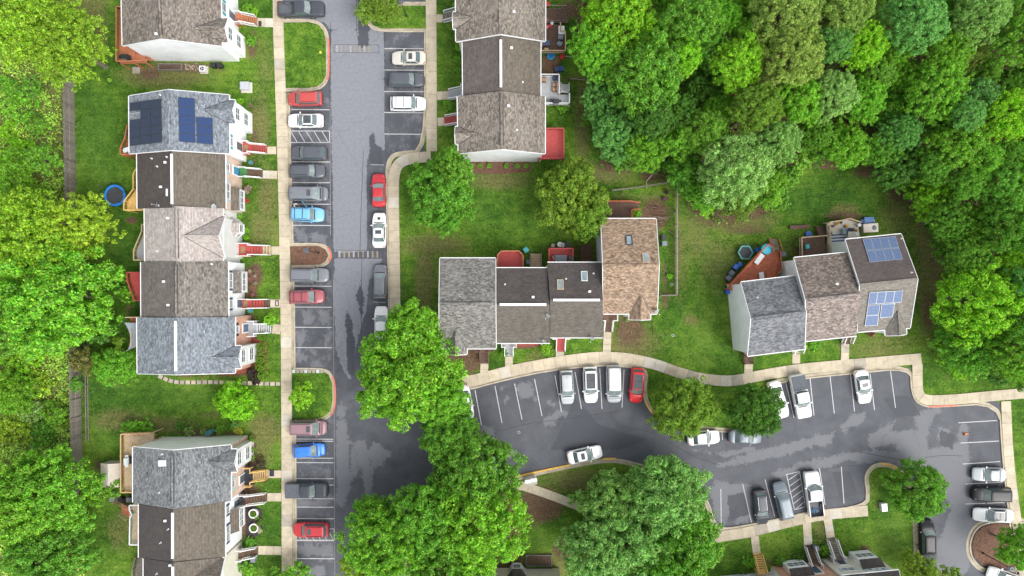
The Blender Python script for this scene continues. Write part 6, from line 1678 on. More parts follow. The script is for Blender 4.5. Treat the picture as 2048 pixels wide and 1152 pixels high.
# the wood: trees that can be told apart first, then the rest between them
WT = [(1292,158,82,14,'big','mid','round dense green tree, the largest near the middle of the wood edge'),(1190,110,56,12,'feather','bright','bright tree at the wood edge facing the grey deck'),(1235,42,80,13,'big','lime','bright lime tree at the upper end of the wood edge'),
 (1375,60,72,14,'clumpy','mid','mid green tree right of the lime tree at the upper edge'),(1466,140,56,14,'big','lime','vivid yellow-green tree between the round tree and the oaks'),(1560,50,80,16,'clumpy','oak','olive brown oak at the upper edge of the wood'),
 (1570,135,66,16,'clumpy','oak','olive oak just below the upper edge oak'),(1660,45,62,16,'clumpy','oak','smaller olive oak right of the upper edge oak'),(1460,340,82,13,'clumpy','pale','pale green tree at the wood edge above the long lawn'),
 (1230,270,56,9,'big','bluish','bluish green tree at the lower left wood edge'),(1290,300,48,9,'feather','bright','bright shrubby tree with dead limbs at the wood edge'),(1638,110,44,15,'clumpy','bluish','bluish green narrow tree right of the oaks'),
 (1700,110,50,14,'feather','lime','vivid green tree in the upper middle of the wood'),(1800,60,66,16,'clumpy','bluish','bluish green tree at the upper edge right of the vivid one'),(1925,50,58,16,'feather','pale','pale feathery tree near the upper right corner'),
 (2010,90,60,15,'feather','mid','mid green feathery tree in the upper right corner'),(1650,200,54,13,'clumpy','pale','pale green tree right of the olive oaks\' lower end'),(1710,205,46,12,'feather','bright','bright round tree in the middle of the wood'),
 (1850,190,62,13,'feather','bright','bright green tree above the dark gap of the wood'),(1990,240,60,13,'feather','lime','vivid green tree at the right edge of the wood'),(1900,295,56,12,'big','bright','bright tree above the curve of the lawn'),
 (1790,270,42,10,'feather','bluish','grey-blue green tree in the middle right of the wood'),(1405,275,54,11,'clumpy','mid','mid green tree above the pale one'),(1960,600,86,13,'big','lime','large vivid green tree right of the solar roof house'),
 (1925,520,50,10,'feather','mid','dark feathered tree at the right wood edge'),(2005,450,66,13,'big','mid','mid green tree at the right edge beside the lawn'),(1940,680,70,8,'feather','mid','low feathery green tree above the right sidewalk'),
 (2025,700,60,11,'feather','bright','bright feathery tree at the right edge above the sidewalk'),(1990,380,60,12,'clumpy','mid','clumpy green tree at the right edge of the wood'),(1500,225,56,14,'clumpy','olive','olive tree below the vivid yellow-green one'),
 (1345,235,40,10,'feather','dark','dark tree under the large round one'),(1470,400,40,6,'mid','olive','low olive tree at the foot of the pale green tree'),(1890,440,46,9,'feather','mid','green tree where the wood bends beside the lawn'),(1540,290,50,12,'big','pale','pale grey-green tree above the lawn\'s left end')]
for a in WT: T(*a[:6], a[6], 'trees of the wood')
done = [(a[0], a[1], a[2]) for a in WT]
fp = FOREST
cand = []
r3 = random.Random(77)
for _ in range(6000):
    x, y = r3.uniform(1140, 2130), r3.uniform(-70, 760)
    if not inpoly(np.array([x]), np.array([y]), fp)[0] or pdist(np.array([x]), np.array([y]), fp)[0] < 26 and x < 2040: continue
    rr = r3.uniform(34, 58)
    if all(math.hypot(x-a, y-b_) > (rr+c)*0.56 for a, b_, c in done):
        done.append((x, y, rr)); cand.append((x, y, rr))
cand.sort(key=lambda c: (int((c[1]+80)//110), c[0]))
ORD = 'first second third fourth fifth sixth seventh eighth ninth tenth eleventh twelfth thirteenth fourteenth fifteenth sixteenth seventeenth eighteenth nineteenth twentieth'.split()
rowc = {}
ORDX = ORD + ['twenty-'+q for q in ORD[:9]]
BAND = ['top row', 'second row', 'third row', 'fourth row', 'fifth row', 'sixth row', 'seventh row', 'last row', 'last row']
for (x, y, rr) in cand:
    cn = r3.choice(['mid','mid','bright','bright','bluish','bright','dark','mid','lime'] if x < 1500 or y > 200 else ['oak','mid','bright','mid','bluish','mid'])
    row = int((y+80)//110); k = rowc.get(row, 0); rowc[row] = k+1
    adj = {'mid': 'mid green','bright':'bright green','dark':'dark green','olive':'olive green','bluish':'bluish green','pale':'pale green','lime':'vivid green','oak':'olive brown'}[cn]
    T(x, y, rr, min(r3.uniform(8, 14), 5.5+float(pdist(np.array([x]), np.array([y]), fp)[0])*.065), r3.choice(['big','clumpy','feather','feather','mid']), cn, f'{adj} tree, {ORDX[k]} from the left in the {BAND[min(row,8)]} of the wood', 'trees of the wood')

# bushes
def bush(px, py, r, h, colr, label, group='shrubs', name='shrub'): return T(px, py, r, h, 'bush', colr, label, group, 'shrub', name)
for i, (x, y, lab) in enumerate(((523,695,'uppermost'),(522,714,'second from the top'),(522,733,'third from the top'),(526,751,'lowest'))): bush(x, y, 13.5, 1.3, 'hedge', f'clipped green shrub, {lab} of the four below the brick steps', 'clipped shrubs in front of the brick end house')
bush(521,672,10,1.2,'hedge','squarish clipped shrub right beside the steps of the brick end house','clipped shrubs in front of the brick end house'); bush(540,640,14,1.8,'lime','round lime shrub above the steps of the brick end house')
for i, (x, y, lab) in enumerate(((505,878,'upper'),(505,898,'middle'),(505,915,'lower'))): bush(x, y, 8, 1.0, 'hedge', f'{lab} one of three small clipped shrubs before the lower left end house', 'small clipped shrubs at lower left')
bush(522,927,12,1.2,(0.10,0.075,0.05),'brown leafless rounded shrub beside the timber steps'); bush(510,750,20,1.1,'purple','wide dark purple shrub at the corner of the brick end house'); 
bush(262,856,20,1.8,'bright','left one of two green shrubs behind the timber deck'); bush(293,858,18,1.6,'bright','right one of two green shrubs behind the timber deck')
bush(377,862,11,1.0,'pale','pale green shrub in the bed above the lower left end house'); bush(360,850,12,1.0,'dark','dark shrub at the left end of the bed above the lower left end house'); bush(407,864,8,.9,'pale','small grey green shrub left of the covered grill'); bush(440,858,12,1.0,'mid','green shrub right of the covered grill'); bush(470,850,10,1.2,'bluish','blue-green shrub above the yellow one'); bush(477,860,11,1.2,(0.45,0.45,0.03),'bright yellow shrub at the corner of the lower left end house')
bush(244,682,12,3.2,'hedge','tall narrow hedge shrub beside the shade sail'); bush(244,700,11,3.0,'hedge','lower end of the tall hedge beside the shade sail')
bush(222,978,26,2.4,'mid','wide green shrub spilling over the shed roof corner'); bush(245,965,14,2.2,'mid','green shrub against the timber deck')
bush(495,19,13,1.0,'bright','green shrub in the boxed bed by the orange steps'); bush(510,22,7,.7,'lime','small lime shrub beside the boxed bed'); bush(502,82,13,.8,'bright','flowering shrub in the bed of the upper left house'); bush(480,204,8,.8,'lime','small lime shrub by the solar roofed house'); bush(494,222,9,.8,'mid','green shrub below the small lime one')
bush(494,378,9,.7,(0.5,0.33,0.28),'pale pink flowering shrub before the brick house'); bush(493,401,6,.8,(0.55,0.01,0.03),'crimson flowering shrub before the brick house'); bush(478,434,9,1.2,'bright','green shrub between the brick and the gabled house'); bush(492,460,7,.6,'lime','lime ground shrub upper in the strip of the gabled house'); bush(492,475,7,.6,'lime','lime ground shrub lower in the strip of the gabled house')
for i, (x, y) in enumerate(((500,543),(507,541),(498,557),(511,566),(497,583),(505,590),(510,552),(502,571))): bush(x, y, 4, .5, [(0.5,0.42,0.4),(0.16,0.2,0.05),(0.45,0.2,0.2)][i % 3], ['white','green','pink'][i % 3]+f' tuft, {ORD[i]} of the flowers in the mulch before the white fronted house', 'flower tufts in the mulch bed')
for i, (x, y) in enumerate(((498,1006),(512,1034),(522,1042),(520,1062),(516,1050))): bush(x, y, 6, .5, [(0.6,0.12,0.02),'mid','grass',(0.6,0.55,0.3),'olive'][i], ['orange tuft by the white steps of the black mulch garden','green tuft beside the upper white planter','grassy tuft at the edge of the black mulch','cream coloured spiky tuft below the planters','olive tuft between the two planters'][i], 'flower tufts in the black mulch')
bush(500,1085,12,.8,'mid','low green shrub below the black mulch garden'); bush(480,1130,18,1.4,'mid','green shrub at the beige house in the lower left'); bush(500,1140,14,1.2,'bright','bright shrub at the lower edge before the beige house')
for i, x in enumerate((337,352,392,413,428)): bush(x, 751, 7, .6, 'hedge', f'{ORD[i]} low shrub from the left along the lower wall of the brick end house', 'low shrubs along the stepping stones')
bush(1092,697,13,1.2,'lime','lime shrub between the grey and the red steps'); bush(1008,706,9,.9,'mid','green shrub left of the grey steps'); bush(896,210,12,1.0,'bright','green shrub above the red stairs of the upper row'); bush(912,10,9,1.0,'mid','green shrub at the upper edge before the worn roof')
for i, (x, y, r_, c_) in enumerate(((912,60,10,'mid'),(916,95,9,'bright'),(914,118,8,'bright'),(905,75,9,'dark'),(917,140,7,'mid'))): bush(x, y, r_, .9, c_, f'{ORD[i]} shrub in the strip before the umber roofed house', 'shrubs before the umber roofed house')
for i, x in enumerate((960,978,1012,1035,1052)): bush(x, 332, 6, .6, 'bright', f'{ORD[i]} low plant from the left in the mulch bed under the white gable end', 'plants in the mulch bed')
bush(1125,215,14,1.2,'bright','shrub under the edge of the grey deck'); bush(1273,425,12,1.1,'bright','green shrub beside the stairs of the tan house deck'); bush(1255,640,5,.6,'pale','small pale shrub under the small gable of the tan house'); bush(1340,553,7,.6,'lime','yellowish plant against the low fence')
bush(1604,690,14,1.0,'bright','green shrub before the slate roofed house'); bush(1630,686,16,1.0,'bright','wide green shrub under the mottled brown roof'); bush(1742,666,10,.9,(0.2,0.03,0.05),'dark red shrub under the solar roof'); bush(1619,484,7,1.0,'bright','potted plant in the corner of the plank deck'); bush(1630,486,9,1.2,'bright','leafy potted plant on the plank deck'); bush(1637,492,6,1.1,'lime','lime potted plant on the plank deck'); bush(1595,488,8,.9,'mid','green plant outside the plank deck corner')
bush(1562,1122,12,.8,'mid','dark shrub in the bed before the brick front'); bush(1598,1120,14,.8,'dark','wide dark shrub in the bed before the brick front'); bush(1650,1100,12,.8,'bright','green shrub between the two white stairs'); bush(1500,1125,16,.8,'bright','bright shrub left of the yellow steps'); bush(1160,1065,18,2,'bright','bright low shrub under the pale trees')
WS = [(30,220,34),(70,250,28),(40,300,30),(20,400,36),(60,700,34),(110,690,30),(30,740,40),(80,770,34),(60,820,38),(110,830,30),(20,860,40),(85,870,34),(60,180,28),(15,260,26),(45,780,26),(175,990,18),(10,170,24)]
for i, (x, y, r_) in enumerate(WS):
    T(x, y, r_, r3.uniform(1.0, 2.2), r3.choice(['bush','bush','small']), r3.choice(['bright','lime','lime','mid','pale','bright','yellow']), f'wild shrub number {ORD[min(i,19)]} in the overgrown strip left of the timber fence' if i < 20 else f'wild shrub, {ORD[i-20]} of the last ones beside the overgrown fence end', 'wild shrubs left of the fence', 'shrub', 'shrub')
ES = [(1215,225,24),(1195,270,22),(1240,330,22),(1385,380,24),(1410,420,20),(1560,400,22),(1575,350,26),(1600,325,26),(1640,300,30),(1690,305,30),(1740,310,26),(1780,335,30),(1820,370,30),(1850,400,28),(1870,455,26),(1885,500,28),(1905,560,30),(1895,640,34),(1900,700,30),(1950,730,34),(2010,745,30),(1310,330,20),(1345,325,26),(1175,240,16),(1180,30,18),(1920,740,20)]
for i, (x, y, r_) in enumerate(ES):
    T(x, y, r_, r3.uniform(1.5, 4.0), r3.choice(['small','small','bush']), r3.choice(['bright','mid','lime','dark','mid']), f'{ORD[i % 20]} of the {"upper" if i < 20 else "last"} shrubs along the edge of the wood, counted clockwise', 'shrubs along the edge of the wood', 'shrub', 'shrub')

# undergrowth: leaves close to the ground that nobody could count
def undergrowth(name, poly, n, hmax, leaf, colr, z0=0.05, avoid=None):
    xs_ = [p[0] for p in poly]; ys_ = [p[1] for p in poly]
    x = rng.uniform(max(min(xs_), -60), min(max(xs_), 2120), n); y = rng.uniform(max(min(ys_), -40), min(max(ys_), 1200), n)
    k = inpoly(x, y, poly); x, y = x[k], y[k]
    wx = (x-1024)*H/F; wy = -(y-576)*H/F
    c1 = np.sin(wx*0.9+np.sin(wy*0.7)*1.7)*np.cos(wy*0.8+np.sin(wx*0.5)*2.1); c2 = np.sin(wx*2.3+1)*np.cos(wy*2.7)
    hh = np.clip(0.45+0.4*c1+0.25*c2, 0.03, 1)*hmax
    keep = rng.uniform(0, 1, len(wx)) < np.clip(0.35+0.5*c1+0.3*c2, 0.12, 1)
    wx, wy, hh = wx[keep], wy[keep], hh[keep]
    m = len(wx)
    c = np.stack([wx, wy, z0+hh*rng.uniform(0.2, 1, m)], 1)
    no = np.array([0,0,1.0]) + rng.normal(size=(m,3))*0.5; no /= np.linalg.norm(no, axis=1)[:,None]
    t = np.cross(no, rng.normal(size=(m,3))); t /= np.linalg.norm(t, axis=1)[:,None]; b_ = np.cross(no, t)
    s_ = leaf*rng.uniform(.5, 1.3, m)[:,None]
    v = np.stack([c-t*s_, c-b_*s_*.55, c+t*s_, c+b_*s_*.55], 1).reshape(-1, 3)
    o = bpy.data.objects.new(name, quads_mesh(name, v, LEAFG)); col.objects.link(o); o.color = (*colr, 1); tag(o, kind='stuff'); return o
undergrowth('undergrowth', [(-60,-40),(130,-40),(125,180),(140,500),(150,880),(180,1200),(-60,1200)], 170000, .9, .15, (0.33,0.54,0.075))
undergrowth('undergrowth', FOREST, 110000, 1.8, .20, (0.13,0.27,0.025))
# grass tufts and clover on the lawns
def tufts(polys, n, colr, leaf=.09, hmax=.10):
    for q in polys: pass
    x = rng.uniform(-40, 2100, n); y = rng.uniform(-20, 1180, n)
    ok = np.zeros(n, bool)
    for q in polys: ok |= inpoly(x, y, q)
    x, y = x[ok], y[ok]; m = len(x)
    wx = (x-1024)*H/F; wy = -(y-576)*H/F
    c1 = np.sin(wx*1.7*leaf/.085+np.sin(wy*1.3)*2)*np.cos(wy*1.9+np.sin(wx*1.1)*2)
    k = rng.uniform(0, 1, m) < np.clip(.2+.9*c1, .03, 1); wx, wy = wx[k], wy[k]; m = len(wx)
    c = np.stack([wx, wy, .012+hmax*rng.uniform(.1, 1, m)], 1)
    no = np.array([0,0,1.0]) + rng.normal(size=(m,3))*0.45; no /= np.linalg.norm(no, axis=1)[:,None]
    t = np.cross(no, rng.normal(size=(m,3))); t /= np.linalg.norm(t, axis=1)[:,None]; b_ = np.cross(no, t)
    s_ = leaf*rng.uniform(.5, 1.4, m)[:,None]
    v = np.stack([c-t*s_, c-b_*s_*.6, c+t*s_, c+b_*s_*.6], 1).reshape(-1, 3)
    o = bpy.data.objects.new('clover', quads_mesh('clover', v, LEAFG)); col.objects.link(o); o.color = (*colr, 1); tag(o, kind='stuff')
YARDS = [[(150,200),(250,200),(250,880),(170,880)],[(170,760),(560,770),(560,860),(170,860)],[(500,60),(547,60),(552,290),(500,290)],[(500,320),(555,320),(560,740),(515,740)],[(505,860),(562,860),(562,1150),(530,1150)],[(876,0),(910,0),(915,290),(878,290)],[(1100,210),(1180,170),(1190,320),(1135,320)],
         [(800,340),(1180,440),(1190,520),(870,510),(870,700),(800,600)],[(1225,640),(1320,640),(1360,740),(1225,708)],[(990,700),(1200,690),(1200,700),(1010,730)],[(1320,590),(1450,450),(1560,430),(1600,330),(1760,350),(1860,450),(1850,700),(1840,700),(1700,700),(1680,450),(1450,600),(1490,740),(1330,720)],[(1850,720),(2048,770),(1860,790)],[(1450,1075),(1730,1030),(1830,1040),(1830,1152),(1745,1100),(1450,1120)],[(2025,830),(2060,830),(2060,960),(2035,960)],[(180,870),(240,870),(250,1150),(200,1150)]]
tufts(YARDS, 260000, (0.085,0.15,0.016), .085, .09)
tufts(YARDS, 90000, (0.15,0.20,0.035), .07, .08)
# ================================================================= yard things, fences, lamps, the person
# tall timber fence down the left side
fr_ = empty('timber_fence', P(150, 300), 0, 'tall weathered grey timber fence down the left side of the yards', 'fence')
def fence_line(root, q, ht, bw, m, rails=(0.3, 1.2, 2.1), every=2.4, gap=.012, xoff=0.0):
    pts = [P(x, y) for x, y in q]
    proto = None
    for a, b_ in zip(pts[:-1], pts[1:]):
        d = unit2(b_-a); n = Vector((-d.y, d.x, 0)); L = (b_-a).length; k = int(L/bw); ang = math.atan2(d.y, d.x)
        for i in range(k):
            p = a + d*(i+.5)*bw
            if proto is None:
                mb = MB(); mb.box(-bw/2+gap/2, -.012, .05, bw/2-gap/2, .012, ht); me = mb.mesh('board', m); proto = me
            o = bpy.data.objects.new('board', proto); col.objects.link(o); o.parent = root
            o.location = p - root.location + Vector((0,0,rnd.uniform(-.03,.02))) + n*rnd.uniform(-.006,.006); o.rotation_euler = (rnd.uniform(-.015,.015), 0, ang)
        for zz in rails:
            mb = MB(); mb.bar(a+n*.045+Vector((0,0,zz+.09)), b_+n*.045+Vector((0,0,zz+.09)), .05, .09); mb.build('rail', m, root)
        for i in range(int(L/every)+1):
            p = a + d*min(L, i*every) + n*.12; mb = MB(); mb.cbox((p.x,p.y,0), .11, .11, ht+.06, ang); mb.build('post', m, root)
fence_line(fr_, [(149,182),(152.5,386)], 2.45, .155, GRYW)
fence_line(fr_, [(160.5,688),(164,874)], 2.45, .155, GRYW)
mb = MB()
for (x0,y0,x1,y1) in ((152.5,386,160.5,688),(148,120,149,182),(164,874,167,1050)):
    a, b_ = P(x0,y0), P(x1,y1); d = unit2(b_-a); L = (b_-a).length
    for i in range(int(L/.155)): p = a + d*(i+.5)*.155; mb.cbox((p.x,p.y,.05), .14, .024, 2.38, math.atan2(d.y,d.x))
tag(mb.build('hidden_board', GRYW, fr_), kind='stuff')
# low split fence by the lower left yard
f2 = empty('rail_fence', P(178, 780), 0, 'low dark rail fence between the timber fence and the lower lawn', 'fence')
for y in range(690, 880, 20):
    p = P(178+(y-690)*.012, y); mb = MB(); mb.cbox((p.x,p.y,0), .10, .10, 1.1); mb.build('post', GRYW, f2)
for z in (.45, .95): mb = MB(); mb.bar(P(178,688)+Vector((0,0,z)), P(180.3,880)+Vector((0,0,z)), .05, .12); mb.build('rail', GRYW, f2)
# enclosure of the tan house's back yard
f3 = empty('yard_fence', P(1350, 480), 0, 'low timber yard fence round the back of the tan house', 'fence')
for q in ([(1222,383),(1260,379),(1350,365)], [(1350,365),(1350,590)], [(1350,590),(1318,591)]):
    pts = [P(x, y) for x, y in q]
    for a, b_ in zip(pts[:-1], pts[1:]):
        d = unit2(b_-a); L = (b_-a).length; n = int(L/2.0)+1; ang = math.atan2(d.y, d.x); nn = Vector((-d.y, d.x, 0))
        for i in range(n+1):
            p = a + d*L*i/n; mb = MB(); mb.cbox((p.x,p.y,0), .11, .11, 1.25, ang); mb.build('post', GRYW, f3)
        for z in (1.2, .8, .4):
            mb = MB(); mb.bar(a+nn*.06+Vector((0,0,z)), b_+nn*.06+Vector((0,0,z)), .04, .14); mb.build('rail', GRYW, f3)
        mb = MB(); mb.bar(a+Vector((0,0,1.29)), b_+Vector((0,0,1.29)), .16, .04); mb.build('cap_rail', GRYW, f3)

# street lamps
def lamp(bx, by, label, h=4.8, arm=(0, 0)):
    b_ = P(bx, by, .1); root = empty('street_lamp', b_, 0, label, 'street lamp', 'street lamps')
    mb = MB(); mb.cyl(b_, .14, .35, 12, .10); mb.cyl(b_+Vector((0,0,.35)), .062, h-.35, 10, .05); mb.build('pole', BLACK, root)
    t = b_+Vector((0,0,h)); mb = MB(); mb.cyl(t, .10, .12, 10, .26); mb.cyl(t+Vector((0,0,.12)), .26, .24, 10, .24); mb.build('lantern', mat('lantern_glass', (0.45,0.47,0.5), .3, .1), root)
    mb = MB(); mb.cyl(t+Vector((0,0,.36)), .36, .10, 12, .30); mb.cyl(t+Vector((0,0,.46)), .10, .12, 8, .04); mb.build('lamp_cap', mat('lamp_cap_metal', (0.09,0.095,0.11), .5, .1), root)
lamp(813,32,'black street lamp on the upper road island','' or 4.3); lamp(637,505.5,'black street lamp in the oval mulch island',5.2); lamp(1966,1106,'black street lamp in the round mulch island at the right edge',4.9)

# trampolines
def trampoline(px, py, r, label, pad, n=28, net=True, hexa=False, z=.85):
    c = P(px, py, z); root = empty('trampoline', (c.x, c.y, 0), 0, label, 'trampoline')
    o = Vector((c.x, c.y, 0)); k = 6 if hexa else n
    mb = MB(); mb.cyl(o+Vector((0,0,z-.03)), r*.84, .03, k); mb.build('jumping_mat', mat('trampoline_mat', (0.045,0.048,0.055), .7, .2, 3), root)
    mb = MB(); mb.ring(o, r*.80, r*1.0, z, z+.06, k); mb.build('pad', pad, root)
    for i in range(6):
        a = 2*math.pi*i/6 + (.3 if not hexa else 0); p = o + Vector((math.cos(a), math.sin(a), 0))*r*1.02
        mb = MB(); mb.tube([p, p+Vector((0,0,z+1.75))], .028, 6); mb.build('pole', DKMETAL, root)
    mb = MB(); mb.ring(o, r*1.0, r*1.015, z+1.7, z+1.74, k)
    for i in range(k):
        a = 2*math.pi*i/k; p = o + Vector((math.cos(a), math.sin(a), 0))*r*1.01; mb.tube([p+Vector((0,0,z)), p+Vector((0,0,z+1.72))], .008, 3)
    mb.build('safety_net', DKMETAL, root)
trampoline(230,391,21.5*.0661,'round blue rimmed trampoline on the lawn beside the yellow deck', mat('blue_pad', (0.01,0.20,0.62), .6, .1, 3))
trampoline(1491,505,16.0*.0661,'small six sided teal rimmed trampoline beside the red angled deck', mat('teal_pad', (0.10,0.33,0.30), .6, .2, 3), hexa=True)

def shape(name, label, cat, loc, parts, rz=0.0, group=None):
    """a small thing from its parts: (part name, material, builder(mb)) in local coordinates"""
    root = empty(name, loc, rz, label, cat, group, local=True)
    for nm, m, fn in parts:
        mb = MB(); fn(mb); mb.build(nm, m, root)
    return root
GREEN_BIN = mat('green_bin', (0.05,0.12,0.10), .6, .1); BLUE_BIN = mat('blue_bin', (0.02,0.12,0.45), .5, .1); NAVY_BIN = mat('navy_bin', (0.02,0.05,0.14), .5, .1); GREY_BIN = mat('grey_bin', (0.16,0.18,0.21), .6, .1)
TEALB = mat('teal_plastic', (0.07,0.42,0.47), .5, .1); WHITEP = mat('white_plastic', (0.7,0.7,0.7), .5, .05); REDPL = mat('red_plastic', (0.55,0.03,0.03), .5, .1)
def bin_(px, py, m, label, rz=0.0, z=0.0, w=.58, group='wheeled bins'):
    c = P(px, py, z+.9); c.z = z
    shape('wheeled_bin', label, 'bin', c, [('body', m, lambda b: b.add([(-w*.4,-w*.4,0),(w*.4,-w*.4,0),(w*.4,w*.4,0),(-w*.4,w*.4,0),(-w/2,-w/2,.95),(w/2,-w/2,.95),(w/2,w/2,.95),(-w/2,w/2,.95)], [(0,3,2,1),(4,5,6,7),(0,1,5,4),(1,2,6,5),(2,3,7,6),(3,0,4,7)])),
        ('lid', m, lambda b: (b.box(-w*.54,-w*.54,.955,w*.54,w*.54,1.01), b.box(-w*.40,-w*.40,1.01,w*.40,w*.40,1.035))), ('handle', TRIM, lambda b: b.tube([(-w*.62,-w*.4,.93),(-w*.62,w*.4,.93)], .02, 6)), ('wheel', TYRE, lambda b: b.tube([(-w*.45,-w*.5,.1),(-w*.45,w*.5,.1)], .1, 8))], rz, group)
for a in ((426,130,BLACK,'black wheeled bin left of its twin by the white end wall'),(439,130,BLACK,'black wheeled bin right of its twin by the white end wall'),(1114,138,NAVY_BIN,'dark bin behind the grey railed deck'),(1124,137,NAVY_BIN,'navy bin at the corner of the grey railed deck'),(1052,500,TEALB,'teal bin standing askew beside the red octagonal deck',.6),(1057,524,GREY_BIN,'grey bin between the red deck and the tan stairs'),
    (1135,489,BLACK,'black wheeled bin behind the cluttered red deck'),(1328,474,BLACK,'upper dark bin in the fenced yard of the tan house'),(1329,487,GREY_BIN,'lower dark bin in the fenced yard of the tan house'),(1472,534,BLUE_BIN,'blue bin beside the red angled deck',.9),(1464,546,GREY_BIN,'grey bin in the middle of the line by the red angled deck',.9),(1458,556,GREY_BIN,'lowest grey bin of the line by the red angled deck',.9),
    (1567,508,GREY_BIN,'pale grey bin right of the red angled deck'),(1457,583,BLUE_BIN,'small blue bin at the corner of the slate roofed house'),(224,998,GREY_BIN,'grey bin among the things under the round bright tree'),(258,1000,GREY_BIN,'grey bin at the corner of the near black roof'),(1633,1097,GREY_BIN,'blue grey bin between the two white stairs'),(506,1120,GREY_BIN,'slate grey bin below the stairs of the beige house')): bin_(*a)
def barrel(px, py, r, h, m, label, z=0.0, cat='barrel', name='barrel', top=None):
    c = P(px, py, z+h); c.z = z
    shape(name, label, cat, c, [('body', m, lambda b: (b.cyl((0,0,0), r*.88, h*.5, 16, r), b.cyl((0,0,h*.5), r, h*.5, 16, r*.93))), ('rim', top or m, lambda b: b.ring((0,0,0), r*.80, r*.99, h, h+.04, 16))])
barrel(1480,529,.32,.9,BLUE_BIN,'open blue barrel above the row of bins by the red deck'); barrel(1514,500,.36,.5,BLUE_BIN,'blue tub between the teal trampoline and the red deck', 0, 'tub', 'tub'); barrel(1618,468,.42,.5,BLUE_BIN,'blue round tub beside the plank deck','' or 0,'tub','tub'); barrel(1334,384,.26,.5,TRIM,'small black rimmed pot in the corner of the fenced yard',0,'pot','plant_pot')
barrel(1330,398,.3,.45,mat('plum_plastic',(0.12,0.02,0.07),.5,.1),'dark plum pot in the fenced yard',0,'pot','plant_pot'); barrel(501,345-20,.30,.35,mat('teal_pot',(0.07,0.20,0.20),.6,.1),'dark teal pot above the steps with the green carpet',0,'pot','plant_pot'); barrel(500,621,.33,.4,mat('blue_green_pot',(0.05,0.22,0.24),.6,.1),'blue green pot below the red steps of the white fronted house',0,'pot','plant_pot')
barrel(240,999,.30,.9,BLACK,'black barrel beside the grey bin under the round tree'); barrel(1120,489,.36,.6,WHITEP,'white sack left of its twin behind the cluttered red deck',0,'sack','refuse_sack'); barrel(1126,490,.30,.6,WHITEP,'smaller white sack beside the black bin',0,'sack','refuse_sack'); barrel(1106,491,.26,.5,mat('cream_plastic',(0.5,0.42,0.33),.6,.1),'cream tub at the left corner of the cluttered red deck',0,'tub','tub')
barrel(1124,113,.30,.5,REDPL,'red square topped toy stool on the lawn','' or 0,'stool','stool'); barrel(1096,8,.32,.6,REDPL,'bright red tub beside the upper edge deck',0,'tub','tub')
# white crescent planters in the black mulch
for (x, y, lab) in ((507,1027,'upper'),(508,1056,'lower')):
    c = P(x, y, .3); c.z = 0
    shape('planter', f'{lab} one of two round white planters in the black mulch garden', 'planter', c, [('pot', WHITE, lambda b: (b.ring((0,0,0), .46, .62, 0, .45, 24), b.cyl((0,0,0), .46, .2, 20))), ('soil', MULCH, lambda b: b.cyl((0,0,.2), .455, .12, 20)), ('plant', LEAFG, lambda b: [b.add([(q[0]-.05,q[1],q[2]),(q[0],q[1]-.04,q[2]),(q[0]+.05,q[1],q[2]+.02),(q[0],q[1]+.04,q[2])],[(0,1,2,3)]) for q in [(rnd.uniform(-.4,.25), rnd.uniform(-.4,.3), rnd.uniform(.33,.5)) for _ in range(260)]])], 0, 'white planters')
for o in bpy.data.objects:
    if o.name.startswith('plant') and o.type == 'MESH' and o.data.materials and o.data.materials[0] == LEAFG: o.color = (0.11,0.24,0.02,1)
# air conditioners, boxes
c = P(404,137,.7); c.z = 0
shape('air_conditioner', 'white square air conditioner outside the white end wall', 'air conditioner', c, [('base', CONC2, lambda b: b.cbox((0,0,0),1.1,1.0,.08)), ('casing', WHITE, lambda b: b.cbox((0,0,.08),.78,.78,.62)), ('fan_grille', DKMETAL, lambda b: b.cyl((0,0,.705),.27,.02,18)), ('fan_blade', GREYW, lambda b: [b.cbox((.13*math.cos(a),.13*math.sin(a),.73),.22,.07,.01,a) for a in (0,2.09,4.19)])])
c = P(489,172,.8); c.z = 0
shape('utility_box', 'pale grey utility box on the lawn near the sidewalk', 'utility box', c, [('pad', CONC2, lambda b: b.cbox((0,0,0),1.5,1.4,.08)), ('cabinet', GREYW, lambda b: b.cbox((0,.05,.08),1.15,1.0,.7)), ('lid', GALV, lambda b: b.cbox((0,.05,.78),1.2,1.05,.06))])
for i, (x, y, lab) in enumerate(((1056,962,'left'),(1068,959,'right'))):
    c = P(x, y, 1.1); c.z = .08
    shape('mail_cabinet', f'{lab} one of two white mail cabinets behind the yellow kerb', 'mail cabinet', c, [('post', GALV, lambda b: b.cbox((0,0,0),.25,.25,.45)), ('cabinet', WHITE, lambda b: b.cbox((0,0,.45),.75,.42,.85)), ('lid', WHITE, lambda b: b.cbox((0,0,1.30),.80,.47,.05)), ('door', GREYW, lambda b: b.box(-.34,-.225,.5,.34,-.212,1.25))], .15, 'mail cabinets')
c = P(1769,1015,.6); c.z = 0
shape('utility_box', 'small pale utility box beside the round tree on the lawn point', 'utility box', c, [('cabinet', GREYW, lambda b: b.cbox((0,0,0),.7,1.0,.6)), ('lid', GALV, lambda b: b.cbox((0,0,.6),.75,1.05,.05))], .1)
